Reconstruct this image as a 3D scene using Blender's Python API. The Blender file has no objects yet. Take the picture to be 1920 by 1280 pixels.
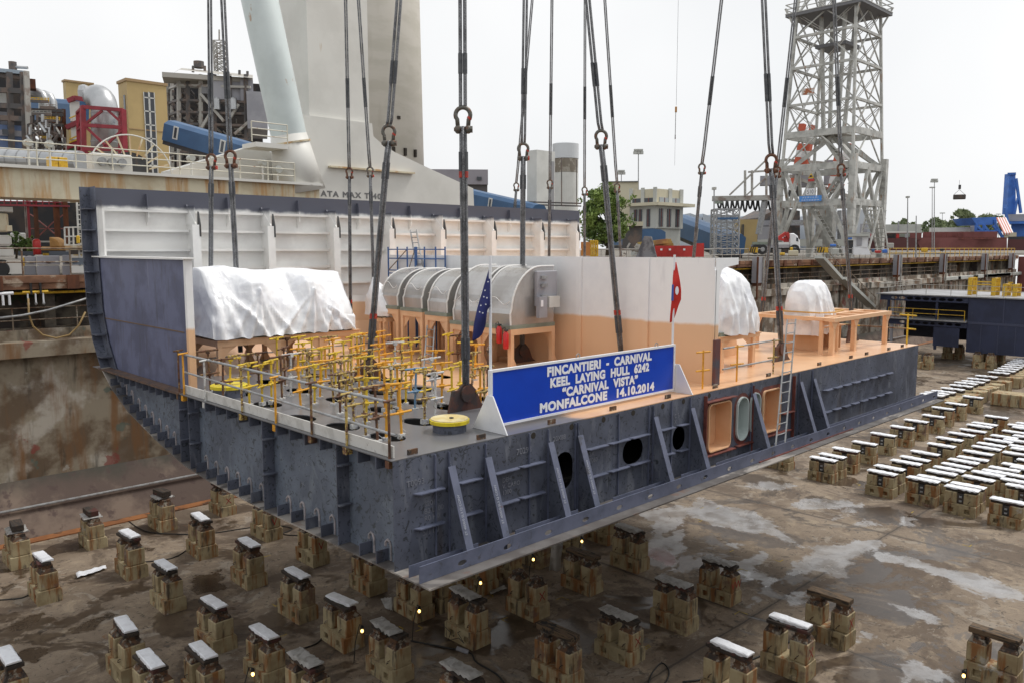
import bpy, bmesh, math, random
import numpy as np
from mathutils import Vector, Matrix
random.seed(7)
R = math.radians
S = bpy.context.scene
COL = S.collection

# ------------------------------------------------------------ camera, sky, sun
F, CX, CY, HZ, CAMH = 1520.0, 960.0, 640.0, 466.0, 12.5
PITCH = math.atan((CY - HZ) / F)
AZ = R(45.9)                       # view direction, measured from the dock's long axis X
FH = Vector((math.cos(AZ), math.sin(AZ), 0)); RT = Vector((math.sin(AZ), -math.cos(AZ), 0)); UPV = Vector((0, 0, 1))
FV = FH * math.cos(PITCH) - UPV * math.sin(PITCH); UV = UPV * math.cos(PITCH) + FH * math.sin(PITCH)
CAM = Vector((0, 0, CAMH))
cd = bpy.data.cameras.new('camera'); cam = bpy.data.objects.new('camera', cd); COL.objects.link(cam)
cd.sensor_width = 36.0; cd.lens = 36.0 * F / 1920.0; cd.clip_start = 0.2; cd.clip_end = 4000
cam.matrix_world = Matrix((( RT.x, UV.x, -FV.x, CAM.x), (RT.y, UV.y, -FV.y, CAM.y), (RT.z, UV.z, -FV.z, CAM.z), (0, 0, 0, 1)))
S.camera = cam

SUN_EL, SUN_AZ = R(58), R(-20)     # azimuth from +X towards +Y
w = bpy.data.worlds.new('World'); S.world = w; w.use_nodes = True
nt = w.node_tree; nt.nodes.clear()
out = nt.nodes.new('ShaderNodeOutputWorld'); bg = nt.nodes.new('ShaderNodeBackground')
sky = nt.nodes.new('ShaderNodeTexSky'); sky.sky_type = 'NISHITA'; sky.sun_disc = False
sky.sun_elevation = SUN_EL; sky.sun_rotation = math.pi / 2 - SUN_AZ; sky.dust_density = 4.0; sky.air_density = 1.0
hs = nt.nodes.new('ShaderNodeHueSaturation'); hs.inputs['Saturation'].default_value = 0.10
nt.links.new(sky.outputs[0], hs.inputs['Color'])
tc = nt.nodes.new('ShaderNodeTexCoord'); nz = nt.nodes.new('ShaderNodeTexNoise'); nz.inputs['Scale'].default_value = 1.6; nz.inputs['Detail'].default_value = 4
nt.links.new(tc.outputs['Generated'], nz.inputs['Vector'])
rp = nt.nodes.new('ShaderNodeValToRGB'); rp.color_ramp.elements[0].position = .35; rp.color_ramp.elements[1].position = .7
rp.color_ramp.elements[0].color = (6.8, 6.95, 7.1, 1); rp.color_ramp.elements[1].color = (8.3, 8.3, 8.3, 1)
nt.links.new(nz.outputs['Fac'], rp.inputs[0])
mx = nt.nodes.new('ShaderNodeMix'); mx.data_type = 'RGBA'; mx.inputs[0].default_value = 0.86     # an overcast layer over the clear sky
nt.links.new(hs.outputs[0], mx.inputs[6]); nt.links.new(rp.outputs[0], mx.inputs[7])
nt.links.new(mx.outputs[2], bg.inputs[0]); bg.inputs[1].default_value = 0.1
nt.links.new(bg.outputs[0], out.inputs[0])
sd = bpy.data.lights.new('sun', 'SUN'); sd.energy = 1.5; sd.angle = R(16); sd.color = (1, .96, .9)
so = bpy.data.objects.new('sun', sd); COL.objects.link(so)
dv = Vector((math.cos(SUN_AZ) * math.cos(SUN_EL), math.sin(SUN_AZ) * math.cos(SUN_EL), math.sin(SUN_EL)))
so.rotation_euler = dv.to_track_quat('Z', 'Y').to_euler()
S.view_settings.view_transform = 'Standard'; S.view_settings.look = 'None'; S.view_settings.gamma = 1; S.view_settings.exposure = 0.42

# ------------------------------------------------------------ where things stand: a line of sight met with a real plane
def ray(x, y): return FV + RT * ((x - CX) / F) - UV * ((y - CY) / F)
def onz(x, y, z): d = ray(x, y); return CAM + d * ((z - CAMH) / d.z)
def onX(x, y, X): d = ray(x, y); return CAM + d * (X / d.x)
def onY(x, y, Y): d = ray(x, y); return CAM + d * (Y / d.y)
def far(x, y, dep): d = ray(x, y); return CAM + d * (dep / d.dot(FH))
def proj(p):
    v = Vector(p) - CAM; z = v.dot(FV); return (CX + F * v.dot(RT) / z, CY - F * v.dot(UV) / z)

# ------------------------------------------------------------ materials
MATS = {}
def mat(name, base, layers=(), rough=.6, rough2=None, bump=None, metal=0.0, spec=.5, emit=None, alpha=None):
    """layers: dicts with col and either noise (scale, lo, hi, st=stretch xyz) or z-band (z0, z1, amp); rough2 = roughness where the first layer lies"""
    if name in MATS: return MATS[name]
    m = bpy.data.materials.new(name); m.use_nodes = True; t = m.node_tree; N, L = t.nodes, t.links
    b = N['Principled BSDF']
    geo = N.new('ShaderNodeNewGeometry')
    cur = None; first = None
    rgb = N.new('ShaderNodeRGB'); rgb.outputs[0].default_value = (*base, 1); cur = rgb.outputs[0]
    for l in layers:
        mp = N.new('ShaderNodeMapping'); mp.inputs['Scale'].default_value = l.get('st', (1, 1, 1)); mp.inputs['Location'].default_value = [l.get('seed', 0) * 3.7] * 3
        L.new(geo.outputs['Position'], mp.inputs[0])
        n = N.new('ShaderNodeTexNoise'); n.inputs['Scale'].default_value = l.get('scale', 2); n.inputs['Detail'].default_value = l.get('det', 5); n.inputs['Roughness'].default_value = l.get('nr', .6)
        n.inputs['Distortion'].default_value = l.get('dist', 0)
        L.new(mp.outputs[0], n.inputs['Vector'])
        mr = N.new('ShaderNodeMapRange'); mr.interpolation_type = 'SMOOTHSTEP'
        if 'axis' in l:
            sx = N.new('ShaderNodeSeparateXYZ'); L.new(geo.outputs['Position'], sx.inputs[0])
            ma = N.new('ShaderNodeMath'); ma.operation = 'MULTIPLY_ADD'; L.new(n.outputs['Fac'], ma.inputs[0]); ma.inputs[1].default_value = l.get('amp', .3)
            L.new(sx.outputs['XYZ'.index(l['axis'])], ma.inputs[2]); src = ma.outputs[0]
            mr.inputs[1].default_value = l['z0'] + l.get('amp', .3) * .5; mr.inputs[2].default_value = l['z1'] + l.get('amp', .3) * .5
        else:
            src = n.outputs['Fac']; mr.inputs[1].default_value = l.get('lo', .45); mr.inputs[2].default_value = l.get('hi', .6)
        L.new(src, mr.inputs[0])
        mr.inputs[4].default_value = l.get('amt', 1.0)
        x = N.new('ShaderNodeMix'); x.data_type = 'RGBA'; L.new(mr.outputs[0], x.inputs[0]); L.new(cur, x.inputs[6]); x.inputs[7].default_value = (*l['col'], 1)
        cur = x.outputs[2]
        if first is None: first = mr.outputs[0]
    L.new(cur, b.inputs['Base Color'])
    b.inputs['Roughness'].default_value = rough; b.inputs['Metallic'].default_value = metal; b.inputs['Specular IOR Level'].default_value = spec
    if rough2 is not None and first is not None:
        q = N.new('ShaderNodeMapRange'); L.new(first, q.inputs[0]); q.inputs[3].default_value = rough; q.inputs[4].default_value = rough2; L.new(q.outputs[0], b.inputs['Roughness'])
    if bump:
        if len(bump) > 3 and bump[3] == 'w':      # twisted strands
            n = N.new('ShaderNodeTexWave'); n.bands_direction = 'DIAGONAL'; n.inputs['Scale'].default_value = bump[0]; n.inputs['Distortion'].default_value = .3; L.new(geo.outputs['Position'], n.inputs['Vector'])
        elif len(bump) > 3:            # crumpled sheet: creased cells
            wn = N.new('ShaderNodeTexNoise'); wn.inputs['Scale'].default_value = 1.2; L.new(geo.outputs['Position'], wn.inputs['Vector'])
            va = N.new('ShaderNodeVectorMath'); va.operation = 'MULTIPLY_ADD'; L.new(wn.outputs['Color'], va.inputs[0]); va.inputs[1].default_value = (.9, .9, .9); L.new(geo.outputs['Position'], va.inputs[2])
            mp = N.new('ShaderNodeMapping'); mp.inputs['Scale'].default_value = (1, 1, .6); L.new(va.outputs[0], mp.inputs[0])
            n = N.new('ShaderNodeTexVoronoi'); n.feature = 'F1'; n.inputs['Scale'].default_value = bump[0]; n.inputs['Detail'].default_value = 1.5; L.new(mp.outputs[0], n.inputs['Vector'])
        else:
            n = N.new('ShaderNodeTexNoise'); n.inputs['Scale'].default_value = bump[0]; n.inputs['Detail'].default_value = 6
            L.new(geo.outputs['Position'], n.inputs['Vector'])
        bu = N.new('ShaderNodeBump'); bu.inputs['Strength'].default_value = bump[1]; bu.inputs['Distance'].default_value = bump[2] if len(bump) > 2 else .02
        L.new(n.outputs[0], bu.inputs['Height']); L.new(bu.outputs[0], b.inputs['Normal'])
    if emit: b.inputs['Emission Color'].default_value = (*emit[0], 1); b.inputs['Emission Strength'].default_value = emit[1]
    if alpha is not None: b.inputs['Alpha'].default_value = alpha
    MATS[name] = m; return m
RUST = (.16, .055, .018); DRUST = (.06, .025, .012)
def painted(name, col, rust=.25, rough=.5, var=.8, sc=1.5, seed=0):
    d = tuple(c * var for c in col)
    return mat(name, col, [dict(col=d, scale=sc, lo=.4, hi=.65, seed=seed), dict(col=RUST, scale=sc * 3, lo=.62, hi=.72, amt=rust, st=(1, 1, .3), seed=seed + 1),
                           dict(col=tuple(c * .5 for c in col), scale=sc * 2, lo=.55, hi=.8, amt=.5, st=(1, 1, .15), seed=seed + 2)], rough=rough, bump=(25, .08))

HULL_STEEL = mat('hull_primer', (.112, .126, .172), [dict(col=(.075, .083, .112), scale=.9, lo=.35, hi=.65), dict(col=(.19, .205, .245), scale=2.2, lo=.52, hi=.7, amt=.7, st=(1, 1, .3), dist=1.2),
        dict(col=(.03, .034, .04), scale=6, lo=.56, hi=.63, amt=.85, dist=2.0), dict(col=(.055, .04, .035), scale=1.3, lo=.6, hi=.75, amt=.6, st=(1, 1, .2), seed=3)], rough=.55, bump=(9, .1))
END_STEEL = mat('scuffed_primer', (.145, .175, .225), [dict(col=(.1, .12, .16), scale=.8, lo=.35, hi=.6), dict(col=(.19, .22, .26), scale=2.2, lo=.5, hi=.7, amt=.7, dist=1.5, st=(1, 1, .5)),
        dict(col=(.045, .052, .058), scale=3.4, lo=.57, hi=.63, amt=.85, dist=2.5), dict(col=(.04, .045, .05), scale=11, lo=.6, hi=.66, amt=.8, dist=1.2, st=(1, .6, 1), seed=4), dict(col=(.3, .3, .32), scale=5, lo=.68, hi=.72, amt=.7, seed=6)], rough=.5, bump=(9, .1))
FLANGE_STEEL = mat('flange_primer', (.135, .15, .22), [dict(col=(.1, .115, .17), scale=2, lo=.4, hi=.65), dict(col=(.06, .055, .055), scale=4, lo=.6, hi=.72, amt=.7, dist=1), dict(col=RUST, scale=6, lo=.68, hi=.75, amt=.5)], rough=.5, bump=(12, .06))
PLATE_STEEL = mat('plate_top', (.14, .13, .125), [dict(col=(.09, .08, .075), scale=1.2, lo=.4, hi=.6), dict(col=(.36, .33, .3), scale=.5, lo=.52, hi=.58, amt=.9, dist=1.2, st=(.35, 1, 1)), dict(col=RUST, scale=2, lo=.6, hi=.7, amt=.4)], rough=.55)
PRIMER_BLUE = mat('panel_primer', (.14, .155, .25), [dict(col=(.1, .11, .18), scale=1.2, lo=.4, hi=.6), dict(col=(.08, .085, .12), scale=4, lo=.55, hi=.7, amt=.7, st=(1, 1, .2)), dict(col=(.1, .075, .065), scale=2, lo=.6, hi=.75, amt=.5, st=(1, 1, .4), seed=2),
        dict(col=(.3, .31, .4), scale=9, lo=.68, hi=.72, amt=.6, st=(1, 1, .02))], rough=.5, bump=(8, .06))
DECK = mat('deck_plate', (.78, .49, .29), [dict(col=(.7, .41, .23), scale=.8, lo=.4, hi=.65), dict(col=(.145, .145, .155), axis='X', z0=13.9, z1=13.5, amp=1.4, scale=.7, det=3)], rough=.3, bump=(3, .08))
PEACH = mat('peach_paint', (.79, .5, .3), [dict(col=(.72, .43, .24), scale=1.2, lo=.42, hi=.7), dict(col=(.42, .22, .12), scale=3, lo=.66, hi=.8, amt=.4, st=(1, 1, .3))], rough=.42)
SHELL = mat('shell_paint', (.88, .875, .85), [dict(col=(.76, .75, .73), scale=.8, lo=.4, hi=.7), dict(col=(.085, .09, .12), axis='Z', z0=13.72, z1=13.92, amp=.3, scale=1.3, det=4), dict(col=(.2, .21, .25), axis='Z', z0=14.2, z1=14.0, amp=.9, scale=1.1, seed=3, amt=.0),
        dict(col=(.79, .5, .3), axis='Z', z0=10.4, z1=10.3, amp=.12, scale=1.2)], rough=.5)
BULK = mat('bulkhead_paint', (.89, .89, .89), [dict(col=(.78, .785, .8), scale=.5, lo=.4, hi=.7), dict(col=(.6, .6, .62), scale=1.4, lo=.62, hi=.75, amt=.4, st=(1, 1, .25), seed=6), dict(col=(.79, .5, .3), axis='Z', z0=10.45, z1=10.33, amp=.14, scale=1.5, det=3), dict(col=(.73, .44, .25), axis='Z', z0=9.7, z1=8.9, amp=1.2, scale=.8, amt=.6)], rough=.45)
EDGE_RED = mat('red_primer', (.2, .055, .04), [dict(col=(.11, .035, .03), scale=4, lo=.4, hi=.6)], rough=.6)
CONC = mat('block_concrete', (.43, .36, .22), [dict(col=(.31, .24, .135), scale=1.6, lo=.4, hi=.65), dict(col=(.26, .1, .025), scale=3.4, lo=.49, hi=.62, amt=.85, st=(1, 1, .14)), dict(col=(.075, .06, .045), scale=4.5, lo=.54, hi=.68, amt=.85, st=(1, 1, .2), seed=5),
        dict(col=(.17, .1, .08), scale=.7, lo=.6, hi=.66, amt=.7, seed=8), dict(col=(.45, .44, .4), scale=.9, lo=.66, hi=.7, amt=.7, seed=11)], rough=.85, bump=(18, .25))
CAPRUST = mat('rusty_cap', (.12, .06, .03), [dict(col=(.3, .27, .22), scale=6, lo=.5, hi=.6, seed=2), dict(col=(.04, .03, .025), scale=5, lo=.45, hi=.6)], rough=.75)
TIMBER = mat('dark_timber', (.035, .028, .024), [dict(col=(.09, .06, .04), scale=5, lo=.45, hi=.7, st=(3, .4, 3)), dict(col=(.1, .03, .025), scale=.8, lo=.55, hi=.6, amt=.7, seed=4)], rough=.8)
TIMBER2 = mat('weathered_timber', (.15, .1, .06), [dict(col=(.035, .03, .025), scale=6, lo=.48, hi=.6, st=(3, .3, 3)), dict(col=(.02, .02, .02), scale=1.5, lo=.55, hi=.62)], rough=.85)
WRAP = mat('white_wrap', (.88, .9, .95), [dict(col=(.74, .75, .79), scale=3, lo=.45, hi=.7), dict(col=(.5, .48, .45), scale=2.2, lo=.68, hi=.75, amt=.4)], rough=.45, bump=(14, .35, .03))
WRAPG = mat('grey_wrap', (.42, .41, .4), [dict(col=(.28, .27, .25), scale=3, lo=.45, hi=.65), dict(col=(.6, .6, .6), scale=2, lo=.6, hi=.7)], rough=.5, bump=(14, .35, .03))
POCKET = mat('pocket_dark', (.03, .024, .018), rough=.9)
TARP = mat('white_tarp', (.9, .91, .93), [dict(col=(.72, .73, .77), scale=1.8, lo=.4, hi=.7), dict(col=(.62, .58, .53), scale=2.5, lo=.66, hi=.78, amt=.35)], rough=.36, bump=(1.5, .4, .12, 'v'))
ROPE = mat('wire_rope', (.15, .155, .165), [dict(col=(.27, .275, .285), scale=45, lo=.45, hi=.6, st=(1, 1, .5)), dict(col=(.04, .04, .042), scale=3, lo=.45, hi=.65, amt=.6)], rough=.45, metal=.3, bump=(11, .35, .012, 'w'))
SLEEVE = mat('rope_sleeve', (.055, .06, .068), [dict(col=(.09, .095, .1), scale=6, lo=.45, hi=.6)], rough=.5)
SHACK = mat('shackle_steel', (.13, .125, .11), [dict(col=(.14, .07, .04), scale=9, lo=.48, hi=.62), dict(col=(.24, .24, .22), scale=7, lo=.6, hi=.7)], rough=.5, metal=.4)
SHACKR = mat('rusty_shackle', (.15, .065, .035), [dict(col=(.07, .04, .03), scale=9, lo=.45, hi=.62)], rough=.6, metal=.2)
REDMARK = mat('red_mark', (.5, .045, .025), [dict(col=(.3, .03, .02), scale=12, lo=.45, hi=.6)], rough=.5)
GALV = mat('galvanised', (.36, .37, .38), [dict(col=(.25, .25, .25), scale=4, lo=.4, hi=.65), dict(col=RUST, scale=7, lo=.62, hi=.7, amt=.5)], rough=.45, metal=.3)
WHITEP = mat('white_gloss', (.8, .81, .84), [dict(col=(.7, .71, .74), scale=1.5, lo=.45, hi=.7)], rough=.35)
SIGNBLUE = mat('sign_blue', (.006, .06, .52), [dict(col=(.005, .05, .46), scale=1.2, lo=.4, hi=.7)], rough=.35)
BLACK = mat('black_rubber', (.02, .02, .021), rough=.55)
DARKST = mat('dark_steel', (.04, .042, .046), [dict(col=(.08, .06, .05), scale=2, lo=.5, hi=.65)], rough=.6)
YEL = mat('yellow_paint', (.68, .43, .03), [dict(col=(.5, .28, .02), scale=5, lo=.45, hi=.65), dict(col=(.12, .08, .05), scale=9, lo=.6, hi=.68, amt=.8)], rough=.5)
POSTS = {'yellow': mat('post_yellow', (.72, .5, .035), [dict(col=(.5, .33, .03), scale=6, lo=.45, hi=.65), dict(col=(.16, .11, .06), scale=14, lo=.6, hi=.66, amt=.85)], rough=.5),
 'orange': mat('post_orange', (.76, .37, .03), [dict(col=(.62, .27, .02), scale=6, lo=.45, hi=.65), dict(col=(.2, .1, .05), scale=14, lo=.64, hi=.7, amt=.8)], rough=.5),
 'rusty': mat('post_rusty', (.13, .055, .03), [dict(col=(.3, .2, .08), scale=12, lo=.5, hi=.6), dict(col=(.06, .03, .02), scale=6, lo=.5, hi=.6)], rough=.7),
 'flaked yellow': mat('post_flaked', (.5, .36, .1), [dict(col=(.14, .07, .04), scale=15, lo=.48, hi=.55), dict(col=(.55, .52, .45), scale=11, lo=.58, hi=.66, seed=3)], rough=.6),
 'white': mat('post_white', (.62, .62, .6), [dict(col=(.3, .26, .22), scale=14, lo=.53, hi=.62), dict(col=(.45, .46, .48), scale=5, lo=.5, hi=.6)], rough=.5),
 'blue': mat('post_blue', (.12, .25, .4), [dict(col=(.3, .36, .42), scale=12, lo=.5, hi=.6)], rough=.5)}
CREAM = mat('cream_crane_paint', (.68, .62, .46), [dict(col=(.55, .47, .32), scale=.7, lo=.4, hi=.65), dict(col=(.5, .26, .08), scale=1.6, lo=.47, hi=.64, amt=.8, st=(1, 1, .1)), dict(col=(.27, .1, .03), scale=2.4, lo=.6, hi=.68, amt=.8, st=(1, 1, .2), seed=3)], rough=.5)
PALE_CREAM = mat('pale_crane_paint', (.68, .67, .63), [dict(col=(.61, .6, .56), scale=.35, lo=.4, hi=.65), dict(col=(.45, .3, .14), scale=.9, lo=.7, hi=.76, amt=.5, st=(1, 1, .2))], rough=.5)
PALE_BLUE = mat('pale_blue_paint', (.6, .665, .66), [dict(col=(.54, .6, .595), scale=.5, lo=.4, hi=.65), dict(col=(.36, .17, .06), scale=1.3, lo=.66, hi=.71, amt=.7, st=(1, 1, .35))], rough=.4)
TOWERW = mat('tower_paint', (.52, .52, .49), [dict(col=(.33, .33, .31), scale=.8, lo=.4, hi=.65), dict(col=(.3, .14, .05), scale=2, lo=.6, hi=.7, amt=.7, st=(1, 1, .25))], rough=.5)
CHIMC = mat('chimney_concrete', (.62, .585, .52), [dict(col=(.55, .52, .45), scale=.12, lo=.4, hi=.65, st=(1, 1, 3)), dict(col=(.5, .465, .4), scale=.5, lo=.55, hi=.75, amt=.4, st=(1, 1, .2))], rough=.85)
TAN = mat('tan_cladding', (.5, .365, .16), [dict(col=(.44, .32, .14), scale=.3, lo=.4, hi=.65), dict(col=(.36, .24, .1), scale=.9, lo=.62, hi=.75, amt=.5, st=(1, 1, .1))], rough=.6)
BLUECL = mat('blue_cladding', (.045, .115, .235), [dict(col=(.036, .095, .2), scale=.4, lo=.4, hi=.65)], rough=.45)
GREYCL = mat('grey_cladding', (.34, .34, .37), [dict(col=(.28, .28, .31), scale=.3, lo=.4, hi=.65), dict(col=(.2, .18, .17), scale=.8, lo=.65, hi=.75, amt=.5, st=(1, 1, .1))], rough=.6)
FRAMEST = mat('plant_steel', (.09, .085, .085), [dict(col=(.16, .12, .1), scale=.8, lo=.45, hi=.6)], rough=.7)
PALEST = mat('plant_pale_steel', (.4, .39, .36), [dict(col=(.25, .2, .17), scale=1, lo=.5, hi=.65)], rough=.6)
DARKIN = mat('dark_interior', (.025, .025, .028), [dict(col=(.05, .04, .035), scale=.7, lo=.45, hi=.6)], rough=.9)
REDST = mat('red_steel', (.3, .025, .04), [dict(col=(.22, .02, .03), scale=.8, lo=.4, hi=.6)], rough=.5)
RUSTST = mat('rusty_column', (.15, .05, .02), [dict(col=(.08, .03, .015), scale=1.5, lo=.4, hi=.6, st=(1, 1, .3))], rough=.8)
SILVER = mat('silver_sheet', (.5, .51, .52), [dict(col=(.42, .43, .44), scale=.7, lo=.4, hi=.6)], rough=.38, metal=.75)
GLASSD = mat('dark_glass', (.04, .045, .055), rough=.15)
WHITEWALL = mat('white_wall', (.66, .66, .63), [dict(col=(.58, .58, .55), scale=.4, lo=.4, hi=.65)], rough=.7)
CREAMWALL = mat('cream_wall', (.58, .54, .41), [dict(col=(.52, .48, .36), scale=.4, lo=.4, hi=.65)], rough=.75)
GREYWALL = mat('grey_wall', (.5, .51, .48), [dict(col=(.44, .45, .42), scale=.4, lo=.4, hi=.65)], rough=.75)
NAVY = mat('navy_hull', (.028, .038, .085), [dict(col=(.02, .027, .06), scale=.5, lo=.4, hi=.65), dict(col=(.05, .06, .1), scale=1.5, lo=.6, hi=.75, amt=.6, st=(1, 1, .3))], rough=.5)
BARGE = mat('barge_red', (.2, .065, .06), [dict(col=(.15, .045, .04), scale=.3, lo=.4, hi=.65)], rough=.65)
CRBLUE = mat('crane_blue', (.05, .17, .55), [dict(col=(.04, .13, .43), scale=.5, lo=.4, hi=.6)], rough=.5)
RAILP = mat('rusty_rail', (.22, .17, .12), [dict(col=(.12, .06, .03), scale=5, lo=.45, hi=.6), dict(col=(.35, .33, .28), scale=3, lo=.58, hi=.66)], rough=.6)
RED = mat('red_paint', (.5, .03, .025), [dict(col=(.38, .025, .02), scale=1.5, lo=.45, hi=.6)], rough=.4)
LEAF = mat('leaf', (.2, .28, .06), [dict(col=(.08, .135, .03), scale=.7, lo=.4, hi=.6), dict(col=(.24, .3, .08), scale=1.6, lo=.58, hi=.7)], rough=.6)
LEAF2 = mat('distant_leaf', (.22, .26, .13), [dict(col=(.15, .19, .1), scale=.2, lo=.4, hi=.6)], rough=.7)
BARK = mat('bark', (.09, .07, .05), rough=.9)
GREENM = mat('machine_green', (.25, .29, .24), [dict(col=(.2, .23, .19), scale=2, lo=.4, hi=.6)], rough=.45)
TEAL = mat('engine_teal', (.08, .16, .17), [dict(col=(.2, .26, .27), scale=3, lo=.5, hi=.65)], rough=.4)

# ------------------------------------------------------------ mesh builder
class MB:
    def __init__(s): s.v = []; s.f = []
    def add(s, vs, fs):
        o = len(s.v); s.v += [tuple(v) for v in vs]; s.f += [tuple(i + o for i in f) for f in fs]; return s
    def obox(s, c, ux, uy, uz, hx, hy, hz):
        c = Vector(c); a = Vector(ux).normalized() * hx; b = Vector(uy).normalized() * hy; d = Vector(uz).normalized() * hz
        vs = [c + a * i + b * j + d * k for k in (-1, 1) for j in (-1, 1) for i in (-1, 1)]
        return s.add(vs, [(0, 2, 3, 1), (4, 5, 7, 6), (0, 1, 5, 4), (2, 6, 7, 3), (0, 4, 6, 2), (1, 3, 7, 5)])
    def box(s, x0, y0, z0, x1, y1, z1):
        return s.obox(((x0 + x1) / 2, (y0 + y1) / 2, (z0 + z1) / 2), (1, 0, 0), (0, 1, 0), (0, 0, 1), abs(x1 - x0) / 2, abs(y1 - y0) / 2, abs(z1 - z0) / 2)
    def bar(s, p, q, w=.1, h=None, up=(0, 0, 1)):
        p, q = Vector(p), Vector(q); d = (q - p); l = d.length
        if l < 1e-6: return s
        d /= l; u = Vector(up)
        if abs(d.dot(u)) > .98: u = Vector((1, 0, 0))
        sd_ = d.cross(u).normalized(); u2 = sd_.cross(d)
        return s.obox((p + q) / 2, d, sd_, u2, l / 2, w / 2, (h or w) / 2)
    def tube(s, p, q, r, n=8, r2=None, caps=True): return s.path([p, q], r, n, r2, caps)
    def path(s, pts, r, n=8, r2=None, caps=True):
        pts = [Vector(p) for p in pts]; m = len(pts); o = len(s.v); u = None
        for i, p in enumerate(pts):
            d = (pts[min(i + 1, m - 1)] - pts[max(i - 1, 0)]).normalized()
            if u is None:
                u = Vector((0, 0, 1)) if abs(d.z) < .95 else Vector((1, 0, 0))
            a = d.cross(u).normalized(); b = a.cross(d); u = b
            rr = r if r2 is None else r + (r2 - r) * i / (m - 1)
            for k in range(n):
                t = 2 * math.pi * k / n; s.v.append(tuple(p + a * (rr * math.cos(t)) + b * (rr * math.sin(t))))
        for i in range(m - 1):
            for k in range(n):
                s.f.append((o + i * n + k, o + i * n + (k + 1) % n, o + (i + 1) * n + (k + 1) % n, o + (i + 1) * n + k))
        if caps:
            s.f.append(tuple(o + k for k in range(n))[::-1]); s.f.append(tuple(o + (m - 1) * n + k for k in range(n)))
        return s
    def prism(s, pts, o, u, v, w_, d):
        o, u, v, w_ = Vector(o), Vector(u), Vector(v), Vector(w_); n = len(pts)
        a = [o + u * x + v * y for x, y in pts]; b = [p + w_ * d for p in a]
        return s.add(a + b, [tuple(range(n))[::-1], tuple(range(n, 2 * n))] + [(i, (i + 1) % n, n + (i + 1) % n, n + i) for i in range(n)])
    def lathe(s, prof, c, n=24):
        c = Vector(c); m = len(prof); o = len(s.v)
        for r, z in prof:
            for k in range(n):
                t = 2 * math.pi * k / n; s.v.append((c.x + r * math.cos(t), c.y + r * math.sin(t), c.z + z))
        for i in range(m - 1):
            for k in range(n): s.f.append((o + i * n + k, o + i * n + (k + 1) % n, o + (i + 1) * n + (k + 1) % n, o + (i + 1) * n + k))
        s.f.append(tuple(o + k for k in range(n))[::-1]); s.f.append(tuple(o + (m - 1) * n + k for k in range(n)))
        return s
    def grid(s, fn, nu, nv, closed=False):
        o = len(s.v)
        for j in range(nv + 1):
            for i in range(nu + 1): s.v.append(tuple(fn(i / nu, j / nv)))
        for j in range(nv):
            for i in range(nu):
                a = o + j * (nu + 1) + i; s.f.append((a, a + 1, a + nu + 2, a + nu + 1))
        return s
    def sphere(s, c, rx, ry, rz, n=12, m=8):
        c = Vector(c)
        return s.grid(lambda u, v: (c.x + rx * math.sin(math.pi * v) * math.cos(2 * math.pi * u), c.y + ry * math.sin(math.pi * v) * math.sin(2 * math.pi * u), c.z + rz * math.cos(math.pi * v)), n, m)
    def build(s, name, m, parent=None, smooth=False, bevel=0, **props):
        me = bpy.data.meshes.new(name)
        off = Vector((0, 0, 0)); p = parent
        while p is not None: off = off + p.location; p = p.parent
        if parent is None and s.v:       # a thing of one mesh: its origin at its base
            a = np.array(s.v); off = Vector((float(a[:, 0].mean()), float(a[:, 1].mean()), float(a[:, 2].min())))
        me.from_pydata([(v[0] - off.x, v[1] - off.y, v[2] - off.z) for v in s.v], [], s.f); me.materials.append(m)
        if smooth: me.polygons.foreach_set('use_smooth', [True] * len(me.polygons))
        if bevel or smooth == 'weld':
            bm = bmesh.new(); bm.from_mesh(me)
            bmesh.ops.remove_doubles(bm, verts=bm.verts, dist=1e-5); bmesh.ops.recalc_face_normals(bm, faces=bm.faces)
            if bevel: bmesh.ops.bevel(bm, geom=[e for e in bm.edges if len(e.link_faces) == 2 and e.calc_face_angle(0) > .6], offset=bevel, segments=1, affect='EDGES')
            bm.to_mesh(me); bm.free()
        o = bpy.data.objects.new(name, me); COL.objects.link(o)
        if parent is None: o.location = off
        else: o.parent = parent
        for k, v in props.items(): o[k] = v
        return o
def thing(name, label, cat, loc=(0, 0, 0), group=None, rz=0):
    o = bpy.data.objects.new(name, None); COL.objects.link(o); o.location = loc; o.rotation_euler = (0, 0, rz); o.empty_display_size = .2
    o['label'] = label; o['category'] = cat
    if group: o['group'] = group
    return o
def tag(o, label, cat, group=None):
    o['label'] = label; o['category'] = cat
    if group: o['group'] = group
    return o
def struct(o): o['kind'] = 'structure'; return o
def dup(root, loc, rz=0, label=None, group=None):
    r = root.copy(); COL.objects.link(r); r.location = loc; r.rotation_euler = (0, 0, rz)
    if label: r['label'] = label
    if group: r['group'] = group
    def rec(src, dst):
        for ch in src.children:
            c = ch.copy(); COL.objects.link(c); c.parent = dst; rec(ch, c)
    rec(root, r); return r
def cut(obj, mb):
    """cut the shapes in mb out of obj's mesh"""
    me = bpy.data.meshes.new('cutter'); off = Vector((0, 0, 0)); p = obj
    while p is not None: off = off + p.location; p = p.parent
    me.from_pydata([tuple(Vector(v)) for v in mb.v], [], mb.f); c = bpy.data.objects.new('cutter', me); COL.objects.link(c)
    bm = bmesh.new(); bm.from_mesh(me); bmesh.ops.recalc_face_normals(bm, faces=bm.faces); bm.to_mesh(me); bm.free()
    md = obj.modifiers.new('b', 'BOOLEAN'); md.object = c; md.operation = 'DIFFERENCE'; md.solver = 'EXACT'
    bpy.context.view_layer.update(); dg = bpy.context.evaluated_depsgraph_get()
    nm = bpy.data.meshes.new_from_object(obj.evaluated_get(dg)); obj.modifiers.clear(); obj.data = nm
    bpy.data.objects.remove(c); return obj
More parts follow.
